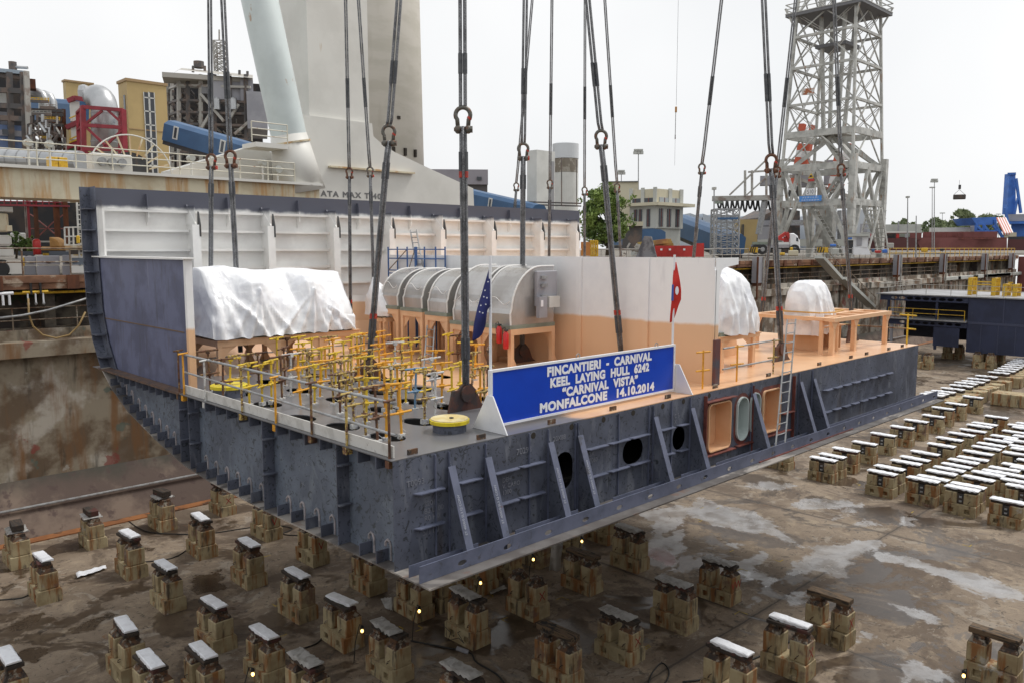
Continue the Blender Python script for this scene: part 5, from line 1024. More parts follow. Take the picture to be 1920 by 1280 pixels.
wide_c = [(1560, 907), (1577, 898), (1602, 889), (1637, 871), (1672, 855), (1707, 840), (1733, 827), (1765, 815), (1673, 936), (1687, 927), (1752, 953), (1827, 972), (1838, 962), (1915, 995), (1838, 777), (1807, 789), (1783, 801)]
wide_cap = zpts([(740, 565), (840, 515), (950, 460), (1130, 360), (1220, 295), (1350, 240), (1480, 190), (1550, 145), (1610, 110), (1735, 30), (1060, 730), (1150, 685), (1235, 640), (1320, 605), (1395, 555), (1500, 510), (1555, 460), (1645, 390), (1700, 350), (1775, 310), (1840, 265), (1580, 755), (1685, 700), (1805, 675), (1865, 635), (2000, 470), (2090, 415), (2050, 500), (2010, 590), (1990, 320), (2100, 270), (2060, 380), (1960, 200), (2080, 170), (2020, 130), (2110, 110), (2170, 210), (2200, 330), (1995, 690), (2120, 640), (2180, 560), (2200, 480), (2040, 780), (2100, 850), (2180, 740)], 1600, 780, 6)
items = []
for x, y, k in fg: p = onz(x, y, 0); items.append((p.x + W_ / 2, p.y + L_ / 2, k))
for x, y, k in capfg: p = onz(x, y, 1.42); items.append((p.x + .2, p.y + .6, k))
for x, y in wide_c: p = onz(x, y, 0); items.append((p.x + W_ / 2, p.y + L_ / 2, 'wide'))
for x, y in wide_cap:
    p = onz(x, y, 1.14); q = (p.x + .2, p.y + .72, 'wide')
    if all(abs(q[0] - o[0]) > .55 or abs(q[1] - o[1]) > 1.3 for o in items): items.append(q)
by = {}
for x, y, k in items: by.setdefault(k, []).append((proj((x, y, .8))[0], x, y))
rnd = random.Random(5)
for k, l in by.items():
    l.sort(); pr_ = [keel_block(k, 40 + s_) for s_ in range(4 if k in ('wrapped', 'wide') else 2)][:len(l)]
    for i, (px, x, y) in enumerate(l):
        sz_ = rnd.uniform(.92, 1.1)
        zone = 'on the open floor at the left' if px < 700 else 'in the middle foreground' if px < 1450 else 'at the lower right'
        lab = f'{nth(i)} from the left of the ' + WHATK[k]
        rz = rnd.gauss(0, .02)
        if i < len(pr_): o = pr_[i]; o.location = (x, y, .002); o.rotation_euler = (0, 0, rz); o['label'] = lab
        else: o = dup(rnd.choice(pr_), (x, y, .002), rz, lab)
        o['group'] = 'keel blocks on the dock floor'
        o.scale = (rnd.uniform(.95, 1.04), rnd.uniform(.96, 1.03), sz_ if k != 'wide' else rnd.uniform(.95, 1.05))
        if k not in ('wide',): 
            for c in o.children:
                if c.name.startswith(('cover', 'timber')): c.rotation_euler[2] = rnd.gauss(0, .05); c.location.x += rnd.gauss(0, .025); c.location.y += rnd.gauss(0, .03)
# the two far rows: concrete cubes side by side, each with a wrapped timber
cap_a = zpts([(890, 885), (940, 868), (1015, 850), (1120, 820), (1215, 785), (1270, 757), (1350, 740), (1410, 712), (1500, 680)], 1600, 590, 6)
cap_b = zpts([(1640, 640), (1705, 618), (1745, 597), (1785, 577), (1820, 557), (1850, 538), (1882, 520), (1908, 503), (1935, 488)], 1600, 590, 6)
cb_ = None
for nm, l in (('nearer', cap_a), ('farther', cap_b)):
    for i, (x, y) in enumerate(l):
        p = onz(x, y, 1.28); lab = f'{nth(i)} from the left in the {nm} row of joined concrete cubes with wrapped timbers'
        if cb_ is None:
            cb_ = thing('keel_cube', lab, 'keel block', (0, 0, 0), 'keel cubes in the long rows')
            MB().box(-.6, -1.9, 0, .6, .55, .95).build('cube', CONC, cb_, bevel=.04)
            MB().box(-.25, -.85, .953, .25, .75, 1.15).build('timber', TIMBER, cb_, bevel=.01)
            cover_mb(random.Random(3), 1.7, .5, .09, 1.15, .03, .03).build('cover', WRAP, cb_); cb_.location = (p.x, p.y, .002)
        else: dup(cb_, (p.x, p.y, .002), random.Random(i).gauss(0, .02), lab, 'keel cubes in the long rows')
p = onz(1905, 760, 0); tag(MB().box(p.x - 1, p.y - 1.6, 0, p.x + .8, p.y + 1.6, 1.0).build('concrete_block', CONC, bevel=.05), 'plain low concrete block lying alone near the right edge', 'concrete block')
# red and white paint crosses are part of the blocks: sheets on their faces
CR = mat('cross_red', (.35, .04, .03), [dict(col=(.25, .05, .04), scale=8, lo=.45, hi=.6)], rough=.8)
blocks = [o for o in COL.objects if o.parent is None and o.name.startswith('keel_block')]
for px, py, s_ in ((1001, 1120, 'X'), (1181, 1205, 'X'), (1584, 1180, 'X'), (1507, 1240, 'X'), (1369, 1118, 'VW'), (415, 950, 'X'), (499, 1000, 'V'), (587, 1045, 'V')):
    o = min(blocks, key=lambda o: (proj(o.location + Vector((-W_ / 2, -L_ / 2, .5)))[0] - px) ** 2 + (proj(o.location + Vector((-W_ / 2, -L_ / 2, .5)))[1] - py - 10) ** 2)
    rz, loc = o.rotation_euler[2], o.location.copy()
    text(s_, .42, o.location + Vector((0, -.69 - .004, .62)), X_, Z_, 'painted_cross', CR, o, .002, .0)
# yellow setting-out marks on the floor
YM = mat('marking_yellow', (.4, .28, .03), [dict(col=(.2, .15, .05), scale=4, lo=.45, hi=.6)], rough=.8)
b = MB(); rnd = random.Random(4)
for k in range(70):
    x, y = rnd.uniform(9, 44), rnd.uniform(8, 36); s_ = rnd.choice((-1, 1)); q = rnd.choice((-1, 1)); z = .004
    b.add([(x, y, z), (x + s_ * .3, y, z), (x + s_ * .3, y + .045, z), (x, y + .045, z)], [(0, 1, 2, 3)])
    if rnd.random() < .7: b.add([(x, y + .05, z), (x + .045, y + .05, z), (x + .045, y + q * .3, z), (x, y + q * .3, z)], [(0, 1, 2, 3)])
struct(b.build('floor_marks', YM))
# work lamps that are lit, with their cables
LAMP = mat('lamp_glow', (1, .8, .4), emit=((1.0, .62, .16), 4.0)); CAB = mat('cable_black', (.02, .02, .02), rough=.5)
lamps = [(786, 1145, 0, 'on the block below the front hull corner'), (901, 1092, 1, 'under the hull, second from the front'), (1000, 1048, 1, 'under the hull, third from the front'), (1091, 1014, 1, 'farthest under the hull'), (679, 1182, 0, 'on the side of a block at lower centre left'), (474, 1263, 0, 'low on a block near the bottom edge at left'), (1807, 1266, 0, 'at the lower right corner beside a bare timber block')]
for x, y, u, lab in lamps:
    p = onz(x, y, .85 if not u else .9); t = thing('work_lamp', 'lit yellow work lamp ' + lab, 'lamp', p, 'lit work lamps')
    MB().sphere(p, .045, .045, .055, 12, 8).build('bulb', LAMP, t, smooth=True); MB().lathe([(.03, .07), (.06, .09), (.05, .16), (.02, .18)], p, 10).build('socket', BLACK, t)
    MB().path([p + Z_ * .18, p + Vector((-.15, -.1, .3)), p + Vector((-.35, -.15, -.2)), p + Vector((-.45, -.2, -.8))], .015, 6).build('cable', CAB, t)
def cable(label, px, r=.022, z=.025, name='cable'):
    P = [onz(x, y, z) for x, y in px]; out_ = []
    for i in range(len(P) - 1):                # Catmull-Rom
        a, q, c, d = P[max(i - 1, 0)], P[i], P[i + 1], P[min(i + 2, len(P) - 1)]
        for k in range(6):
            s_ = k / 6; out_.append(.5 * ((2 * q) + (c - a) * s_ + (2 * a - 5 * q + 4 * c - d) * s_ ** 2 + (3 * q - a - 3 * c + d) * s_ ** 3))
    out_.append(P[-1]); return tag(MB().path(out_, r, 6).build(name, CAB, smooth=True), label, 'cable')
cable('black cable coming down the sloped wall foot and along the rusty strip', [(280, 893), (272, 925), (225, 940), (212, 955), (240, 975), (262, 990), (290, 998), (355, 1001)])
cable('black cable running between the blocks left of centre toward the hull', [(265, 1053), (320, 1046), (350, 1030), (357, 1015)])
cable('black cable joining two blocks under the left hull edge', [(405, 998), (470, 988), (520, 985), (548, 990), (530, 1000), (560, 1003)])
cable('black cable on the floor at the left edge running to the first block', [(-5, 1124), (40, 1120), (60, 1110)])
cable('black cable snaking from the lamp block to the middle foreground with a plug', [(770, 1200), (830, 1212), (880, 1222), (893, 1240), (930, 1262), (950, 1285)], .03)
cable('coiled black cable on the floor at the bottom right of centre', [(1215, 1285), (1222, 1262), (1240, 1242), (1254, 1255), (1250, 1275), (1235, 1288)])
cable('black cable running between the lower right blocks', [(1280, 1278), (1340, 1268), (1400, 1240), (1440, 1222), (1485, 1200)], .03)
cable('thin black cable from the bottom blocks to the lamp at left', [(520, 1225), (570, 1214), (600, 1200), (608, 1175)])
t = thing('pneumatic_tool', 'tangled grinder with cables hanging on the side of a middle foreground block', 'tool', onz(862, 1190, .5))
MB().path([onz(x, y, .45) for x, y in ((830, 1170), (845, 1185), (840, 1200), (860, 1195), (870, 1205), (858, 1185), (872, 1178))], .012, 6).build('hose', BLACK, t, smooth=True); MB().tube(onz(856, 1214, .2), onz(878, 1222, .1), .07, 8).build('body', GREYCL, t)
# plastic rags
def rag(label, px, z=.02, seed=0, m=WRAP, stand=0):
    P = [onz(x, y, z) for x, y in px]; a, c, d, e = P; rnd = random.Random(seed)
    def fn(u, v):
        q = (a * (1 - u) + c * u) * (1 - v) + (e * (1 - u) + d * u) * v; return q + Z_ * (.05 + .09 * abs(mnoise.noise(Vector((u * 4 + seed, v * 4, 0)))) + stand * (1 - v))
    o = MB().grid(fn, 8, 6).build('plastic_sheet', m, smooth=True); md = o.modifiers.new('s', 'SOLIDIFY'); md.thickness = .012
    return tag(o, label, 'plastic sheet')
rag('torn white plastic sheet lying on the open floor at the left', [(142, 1076), (198, 1062), (200, 1067), (145, 1085)], seed=1)
rag('crumpled grey plastic rag on the floor beside the lamp block under the hull corner', [(714, 1132), (735, 1130), (736, 1148), (722, 1142)], seed=2, m=WRAPG, stand=.15)
rag('pale plastic bundle on the floor under the hull edge', [(918, 1110), (945, 1100), (950, 1105), (920, 1116)], seed=3, m=WRAPG)
p = onz(1052, 1080, 0)
def fn(u, v):
    return Vector((p.x - .2, p.y + .15, .25)) + RT * ((u - .5) * .42 + .12 * v) + Z_ * (1.35 * v) + FH * (.07 * math.sin(7 * u + 3 * v))
o = MB().grid(fn, 8, 12).build('plastic_sheet', WRAPG, smooth=True); o.modifiers.new('s', 'SOLIDIFY').thickness = .012
tag(o, 'upright grey plastic sheet hanging from the dark timber of a block under the hull', 'plastic sheet')

# ============================================================ the dark blue section standing at the far right
NX = min(np.arange(60, 120, .5), key=lambda X: abs(onX(1815, 660, X).z - 1.55)); NX = float(NX)
c0, c1, c2 = onX(1645, 551, NX), onX(1817, 556, NX), onX(1990, 563, NX); NT = c1.z; NB = 1.55
nv = thing('hull_block', 'dark navy blue ship block with open grey deck resting on blocks at the right', 'hull section', (NX + 6, c1.y, 0))
d1 = onX(1817, 603, NX).z
MB().box(NX - .3, c2.y, NT - .12, NX + 14, c0.y, NT).build('top_deck', mat('grey_deck', (.36, .36, .37), [dict(col=(.28, .28, .29), scale=.5, lo=.4, hi=.6), dict(col=(.12, .12, .13), scale=1.5, lo=.62, hi=.7)], rough=.5), nv)
MB().box(NX, c2.y, NB, NX + .1, c1.y, NT - .121).build('side_plating', NAVY, nv)
b = MB()
for y in np.arange(c2.y + .5, c1.y, 1.6): b.box(NX - .03, y, NB + .1, NX - .002, y + .07, d1 - .3)
b.box(NX - .05, c2.y, d1 - .25, NX - .003, c1.y - .05, d1).box(NX - .04, c1.y - 3.4, d1 + .003, NX - .003, c1.y - 3.3, NT - .2); b.build('plating_seam', mat('navy_seam', (.05, .06, .11), rough=.5), nv)
MB().box(NX + .105, c1.y - .1, NB, NX + 13, c1.y, NT - .121).build('inner_bulkhead', NAVY, nv)
MB().box(NX + 4.5, c1.y + .003, NB + .8, NX + 4.6, c0.y - 1.5, NT - .121).build('rear_bulkhead', mat('navy_dark', (.012, .015, .035), rough=.6), nv)
gdr = MB().box(NX - .1, c1.y + .003, NT - .75, NX - .02, c0.y - .4, NT - .123).build('deck_girder', NAVY, nv); cb = MB()
for k in range(9): cb.prism([(.36 * math.cos(a), .17 * math.sin(a)) for a in np.linspace(0, 2 * math.pi, 12, endpoint=False)], (NX - .5, c1.y + .9 + k * (c0.y - c1.y - 2) / 9, NT - .45), Y_, Z_, X_, 1)
cut(gdr, cb)
MB().box(NX - .5, c1.y + .003, d1 - .12, NX + 4.49, c0.y - 1.2, d1).build('tween_deck', MATS['grey_deck'], nv)
gdr = MB().box(NX - .1, c1.y + .003, d1 - .75, NX - .02, c0.y - 1.2, d1 - .123).build('deck_girder', NAVY, nv); cb = MB()
for k in range(8): cb.prism([(.33 * math.cos(a), .15 * math.sin(a)) for a in np.linspace(0, 2 * math.pi, 12, endpoint=False)], (NX - .5, c1.y + .9 + k * (c0.y - c1.y - 3) / 8, d1 - .45), Y_, Z_, X_, 1)
cut(gdr, cb)
for px, m_ in ((1755, NAVY), (1664, NAVY), (1672, GREYCL)): y = onX(px, 600, NX).y; MB().box(NX + .0, y - .12, .0 if px < 1700 else NB, NX + .25, y + .12, NT - .124).build('pillar', m_, nv)
y0 = onX(1798, 640, NX).y; y1 = onX(1758, 640, NX).y; MB().prism([(0, 0), (-1.3, .4), (-1.3, 2.6), (0, 2.6)], (NX - .05, y0, NB + .4), X_ * -1, Y_, Z_, d1 - NB - 1.2).build('bulge', NAVY, nv)
def nrail(lab, pts, m=YEL): return railing('deck_railing', lab, pts, 1.1, (1.1, .6), m=m, r=.03, step=2.4)
nrail('thin railing around the top deck edge of the dark blue block', [(NX, c2.y, NT), (NX, c0.y - .2, NT), (NX + 13, c0.y - .2, NT)], PALEST)
nrail('yellow railing on the middle deck of the dark blue block', [(NX - .4, c1.y + .2, d1), (NX - .4, c0.y - 1.5, d1)])
for px, wd, lab in ((1840, 3.2, 'large'), (1893, 1.3, 'small')):
    p = onX(px, 550, NX + 3); t = thing('yellow_stillage', lab + ' yellow steel frame standing on the deck of the dark blue block', 'frame', (p.x, p.y, NT))
    s_ = wd / 2
    for y in (p.y - s_ / 1.4, p.y + s_ / 1.4):
        hh = 1.9 if wd > 2 else 1.3; b = MB().box(p.x - .1, y - .2, NT, p.x + .05, y + .2, NT + hh).box(p.x + 1.5, y - .2, NT, p.x + 1.65, y + .2, NT + hh).box(p.x + .051, y - .1, NT + hh - .15, p.x + 1.49, y + .1, NT + hh).box(p.x + .051, y - .1, NT + .5, p.x + 1.49, y + .1, NT + .65); b.build('side_frame', YEL, t)
    b = MB()
    for z in (.4, 1.1, 1.4): b.box(p.x, p.y - s_ / 1.4 + .26, NT + z, p.x + .15, p.y + s_ / 1.4 - .26, NT + z + .12)
    b.build('crossbar', YEL, t)
for px, py in ((1728, 690), (1787, 672), (1845, 690), (1862, 686)):
    p = onz(px, py, 0); dup(next(o for o in COL.objects if o.parent is None and o.get('label', '').endswith(WHATK['bare'])), (p.x, p.y, .002), 0, 'pale concrete block under the dark blue block, ' + {1728: 'leftmost', 1787: 'second from the left', 1845: 'third from the left', 1862: 'rightmost'}[px], 'keel blocks on the dock floor').scale = (1.5, 1.5, 1.3)

# ============================================================ background on the quay
def pb(mb, x0, x1, y0, y1, dep, th):
    """box facing the water at a given distance: pixel extents of its face, thickness behind it"""
    xm = (x0 + x1) / 2; m0, m1 = far(xm, y1, dep), far(xm, y0, dep); rad = Vector((m0.x, m0.y, 0)).normalized(); tan = rad.cross(Z_); ends = []
    for x in (x0, x1):
        d = ray(x, (y0 + y1) / 2); ends.append(CAM + d * ((m0 - CAM).dot(rad) / d.dot(rad)))
    a, w_ = (ends[0] - m0).dot(tan), (ends[1] - ends[0]).dot(tan); h = m1.z - m0.z
    c = m0 + tan * (a + w_ / 2) + Z_ * h / 2 + rad * th / 2
    mb.obox(c, tan, rad, Z_, abs(w_) / 2, th / 2, abs(h) / 2); return mb
def PB(name, m, t, x0, x1, y0, y1, dep, th, **k): return pb(MB(), x0, x1, y0, y1, dep, th).build(name, m, t, **k)
def fb(mb, a, q, dep, w_=.3, dep2=None): return mb.bar(far(*a, dep), far(*q, dep2 or dep), w_)
def at(x, dep): p = far(x, 470, dep); return Vector((p.x, p.y, GZ))
def cbx(mb, xl, xc, xr, yt, yb, dep):
    """box with its near corner seen at xc, faces running along the dock axes to xl and xr"""
    c = far(xc, yb, dep); zt_ = far(xc, yt, dep).z; Y1 = onX(xl, yb, c.x).y; X1 = onY(xr, yb, c.y).x
    mb.box(c.x, c.y, c.z, X1, Y1, zt_); return (c, X1, Y1, zt_)
# gantry crane
gc = thing('gantry_crane', 'cream gantry crane with huge square leg, pale blue tube leg and rusty sill beam', 'gantry crane', (20, 43, GZ))
MB().box(-8, 41, 14.72, 24.55, 43.4, 15.98).build('sill_beam', CREAM, gc)
MB().box(-8, 40.7, 15.985, 24.6, 41.1, 16.12).build('walkway', PALE_CREAM, gc)
a, q = onY(562, 350, 42.1), onY(487, 0, 42.1); q = a + (q - a) * 2.4
tl = MB().path([a, a + (q - a) * .12, q], .98, 28, caps=True).build('tube_leg', PALE_BLUE, gc, smooth=True)
MB().path([a - Z_ * .3, a + (q - a) * .12], 1.45, 28, r2=1.0).build('tube_foot', PALE_CREAM, gc, smooth=True)
MB().path([a + (q - a) * .10, a + (q - a) * .104], 1.12, 28).build('collar', CREAM, tl)
X0_, X1_, X2_ = onY(577, 100, 43).x, onY(690, 100, 43).x, onY(884, 360, 43).x
zt_s = onY(690, 232, 43).z
MB().prism([(X0_ - .0, zt_s), (X1_, zt_s), (X1_, 75), (X0_, 75)], (0, 43, 0), X_, Z_, Y_, 3.4).build('square_leg', PALE_CREAM, gc)
sl = [onY(x, y, 43) for x, y in ((695, 257), (712, 272), (736, 287), (800, 317), (882, 354))]
MB().prism([(24.6, 14.6), (24.6, zt_s - .02), (X1_, zt_s - .02)] + [(v.x, v.z) for v in sl] + [(X2_, 14.9)], (0, 42.7, 0), X_, Z_, Y_, 3.8).build('leg_base', PALE_CREAM, gc)
b = MB(); b.box(X0_ - 1, 42.9, zt_s - .7, X1_ - .1, 42.99, zt_s - .05); b.build('vent_band', mat('vent_grey', (.33, .33, .31), [dict(col=(.2, .2, .2), scale=14, lo=.45, hi=.55)]), gc)
MB().box(26.2, 42.4, 15.75 + 1.5, onY(775, 333, 42.6).x, 42.69, 17.35).build('ledge', CREAM, gc)
text('ATA MAX T 400', .45, (onY(602, 366, 42.69).x, 42.685, onY(602, 368, 42.69).z), X_, Z_, 'lettering', mat('letter_grey', (.16, .16, .16)), gc, .004, .02, align='LEFT', sx=1.2, sp=1.25)
# wedge shaped machinery deck behind the railing
v = [onY(x, y, 43.0) for x, y in ((330, 318), (480, 273), (560, 300), (560, 345), (330, 345))]
MB().prism([(p.x, p.z) for p in v], (0, 43.4, 0), X_, Z_, Y_, 1.6).build('wedge_girder', PALE_CREAM, gc)
p0, p1 = onY(470, 268, 41.5), onY(530, 272, 41.5); MB().box(p0.x, 40.9, p0.z - .25, p1.x, 42.5, p0.z).build('platform', PALE_CREAM, gc)
def rail_on(lab, x0, x1, z, y, yb, m=mat('cream_rail', (.6, .57, .47), [dict(col=(.3, .15, .07), scale=3, lo=.6, hi=.68)], rough=.5)):
    return railing('crane_railing', lab, [(x0, y, z), (x1, y, z)], 1.05, (1.05, .7, .35), m=m, r=.03, step=1.6)
rail_on('cream railing along the top of the rusty sill beam of the gantry crane', -7, 23, 16.1, 40.95, 0)
rail_on('pale railing around the small platform beside the tube leg', p0.x - .2, p1.x, p0.z, 40.95, 0)
# cable reel half sunk behind the beam
cR = onY(247, 326, 42.2); rr_ = (onY(322, 326, 42.2) - cR).length
rl = thing('cable_reel', 'large spoked cable reel wheel standing behind the railing of the sill beam', 'cable reel', cR)
MB().path([cR + X_ * rr_ * math.cos(a) + Z_ * rr_ * .95 * math.sin(a) for a in np.linspace(-.3, math.pi + .3, 30)], .035, 8).build('rim', PALE_CREAM, rl, smooth=True)
for k in range(11):
    a = math.pi * k / 10; MB().bar(cR + (X_ * math.cos(a) + Z_ * math.sin(a)) * .9, cR + (X_ * math.cos(a) + Z_ * math.sin(a) * .95) * rr_, .07, .04, up=(0, 1, 0)).build('spoke', CREAM, rl)
MB().prism([(1.05 * math.cos(a), 1.05 * math.sin(a)) for a in np.linspace(0, 2 * math.pi, 28, endpoint=False)], cR + Y_ * .1, X_, Z_, Y_, .5).build('drum', DARKST, rl)
pq = onY(212, 312, 41.6); t = thing('cable_winch', 'cream winch housing on the sill beam beside the cable reel', 'winch', (pq.x, 41.6, 16.12))
MB().box(pq.x - 1, 41.3, 16.12, pq.x + .8, 42.2, 16.95).build('housing', PALE_CREAM, t, bevel=.05)
for k in range(3): MB().tube((pq.x - .6 + k * .45, 41.15, 16.55), (pq.x - .6 + k * .45, 41.29, 16.55), .2, 14).build('drum', GALV, t)
for px, py, s_ in ((52, 268, 1), (92, 271, 1), (358, 297, 1), (492, 305, 1), (520, 318, 1.3)):
    p = onY(px, py, 41.3); t = thing('flood_light', 'small cream floodlight on the gantry crane sill beam, ' + {52: 'at the far left', 92: 'second from the left', 358: 'right of the cable reel', 492: 'left of the tube foot', 520: 'largest, against the tube foot'}[px], 'floodlight', (p.x, 41.3, 16.12))
    MB().tube((p.x, 41.3, 16.12), (p.x, 41.3, p.z), .05, 6).build('post', PALE_CREAM, t); MB().tube((p.x, 41.1, p.z), (p.x, 41.5, p.z), .16 * s_, 12).build('lamp_head', GREYWALL, t)
for k, px in enumerate((99, 115)): p = onY(px, 306, 41.8); tag(MB().box(p.x - .22, 41.6, 16.1, p.x + .22, 42, 16.65).build('yellow_box', YEL, bevel=.03), ['left', 'right'][k] + ' one of two small yellow boxes behind the sill beam railing', 'box')

# under the beam: crane bogie, cabinets, columns, plants
bg_ = thing('crane_bogie', 'cream crane wheel bogie with motor at the left edge under the sill beam', 'bogie', at(20, 44.5) * 1)
D_ = 31.5
D_ = (Vector((9.5, 41.6, 0))).dot(FH)
PB('motor', CREAM, bg_, -30, 16, 400, 435, D_, 1.2, bevel=.05); PB('gearbox', PALE_CREAM, bg_, -30, 22, 441, 462, D_, 1.4, bevel=.1); PB('frame', PALE_CREAM, bg_, -30, 26, 464, 482, D_, 1.5, bevel=.05); PB('beam', PALE_CREAM, bg_, -30, 24, 388, 397, D_, 1.5); PB('junction_box', CREAM, bg_, 11, 23, 423, 434, D_ - .3, .28)
PB('bumper', PALE_CREAM, bg_, 12, 42, 490, 514, D_, .5); p = far(-2, 505, D_ - .2); MB().tube(p, p + FH * .3, .42, 20).build('wheel', BLACK, bg_)
gb = thing('grey_cabinets', 'row of pale grey steel cabinets behind the quay railing at the left', 'cabinet', at(90, D_ + .6))
for x0, x1, y0 in ((46, 68, 481), (69, 112, 480), (117, 134, 479)):
    c_ = PB('upper_cabinet', GREYCL, gb, x0, x1, y0, 497, D_ + .5, .9, bevel=.02); PB('lower_cabinet', GREYCL, gb, x0, x1, 499, 517, D_ + .5, .9, bevel=.02)
    PB('handle', DARKST, c_, (x0 + x1) / 2 - 4, (x0 + x1) / 2 + 4, 491.5, 493.5, D_ + .44, .05)
PB('dark_box', mat('slate_box', (.11, .13, .16), rough=.6), gb, 135, 157, 484, 497, D_ + .5, .8); PB('white_crate', WHITEWALL, gb, 134, 160, 499, 512, D_ + .4, .8)
for x0, x1, lab in ((34, 66, 'left'), (92, 130, 'right')): tag(pb(MB(), x0, x1, 472, 480, D_ + 2, 1.2).build('slate_bin', MATS['slate_box']), lab + ' dark slate blue bin behind the grey cabinets', 'bin')
shed = thing('open_shed', 'dark open steel shed with red trusses and rusty columns under the sill beam', 'shed', at(70, D_ + 12))
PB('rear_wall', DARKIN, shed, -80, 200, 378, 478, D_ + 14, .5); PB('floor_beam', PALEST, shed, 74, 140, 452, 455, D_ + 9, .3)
b = MB(); dd = D_ + 6
for y in (371, 377, 384): fb(b, (-40, y), (118, y + 3), dd, .05)
for x in range(-40, 118, 12): fb(b, (x, 371), (x, 384), dd, .05)
fb(b, (-40, 384), (130, 387), dd, .09); b.build('truss', REDST, shed)
for x, w_, m_, y1 in ((68, 9, RUSTST, 470), (54, 5, REDST, 462), (107, 12, RUSTST, 470), (124, 10, RUSTST, 470), (158, 10, RUSTST, 470), (48, 2.5, PALEST, 470), (51, 1.5, PALEST, 470)): PB('column', m_, shed, x - w_ / 2, x + w_ / 2, 366, y1, dd + (.2 if m_ is PALEST else 0), .15)
b = MB()
for a, q in (((72, 414), (104, 440)), ((74, 442), (101, 416)), ((58, 429), (118, 429)), ((56, 402), (64, 407)), ((112, 408), (120, 402)), ((112, 446), (120, 452))): fb(b, a, q, dd + .8, .05)
b.build('brace', mat('pink_brace', (.32, .11, .1), rough=.6), shed)
lt = thing('access_ladder_cage', 'pale access ladder and landing beside the hull edge under the sill beam', 'ladder', at(145, D_ + .8))
b = MB()
for x in (146, 153): fb(b, (x - 2, 380), (x + 4, 500), D_ + .9, .07)
b.build('rail', PALE_CREAM, lt)
for k in range(12): fb(MB(), (145.5 + k * .4, 385 + k * 9), (152.5 + k * .4, 385 + k * 9), D_ + .9, .05).build('rung', PALE_CREAM, lt)
b = MB()
for y in (427, 444, 460): fb(b, (121, y), (160, y - 1), D_ + .7, .06)
for x in (121, 129, 137, 160): fb(b, (x, 427), (x + 1, 461), D_ + .7, .06)
b.build('landing_rail', PALE_CREAM, lt); PB('landing', CREAM, lt, 122, 162, 461, 469, D_ + .6, 1); PB('bracket', WHITEWALL, lt, 123, 131, 458, 472, D_ + .5, .2)
for x, lab in ((147, 'right of the yellow engine hood'), (44, 'in front of the cabinets')): tag(pb(MB(), x - 4, x + (3 if x > 100 else 2), 442 if x > 100 else 483, 457 if x > 100 else 500, D_ + .3, .3).build('yellow_bin', YEL, bevel=.03), 'small yellow bin ' + lab, 'bin')
yh = thing('yellow_machine', 'old yellow and orange machine with a curved hood behind the quay railing', 'machine', at(95, D_ + 3))
c = far(104, 463, D_ + 3); s_ = far(112, 463, D_ + 3) - c; k_ = s_.length / 8
MB().prism([(-11 * k_, 0), (-11 * k_, 18 * k_)] + [(-11 * k_ + 19 * k_ * math.sin(a), 18 * k_ * math.cos(a) ) for a in np.linspace(.15, 1.45, 7)] + [(8 * k_, 0)], c, RT, Z_, FH, .7).build('hood', mat('faded_orange', (.62, .33, .1), [dict(col=(.5, .26, .08), scale=3, lo=.4, hi=.6)], rough=.6), yh, bevel=.03)
MB().prism([(-29 * k_, -7 * k_), (-29 * k_, -1 * k_), (-26 * k_, 0), (8 * k_, 0), (8 * k_, -7 * k_)], c, RT, Z_, FH, .8).build('body', MATS['faded_orange'], yh, bevel=.04); PB('leg', YEL, yh, 80, 92, 475, 480, D_ + 3, .5)
ev = thing('fire_post', 'dark red rounded post in front of the bushes at the left', 'post', at(70, D_ + 1.2)); c = far(70, 478, D_ + 1.2); MB().lathe([(.17, 0), (.17, .62), (.12, .7), (.04, .73)], c, 14).build('post', RED, ev, smooth=True)
cont = tag(pb(MB(), 20, 49, 437, 470, D_ + 8, 2).build('white_container', WHITEWALL, bevel=.04), 'white container behind the bushes under the sill beam', 'container')

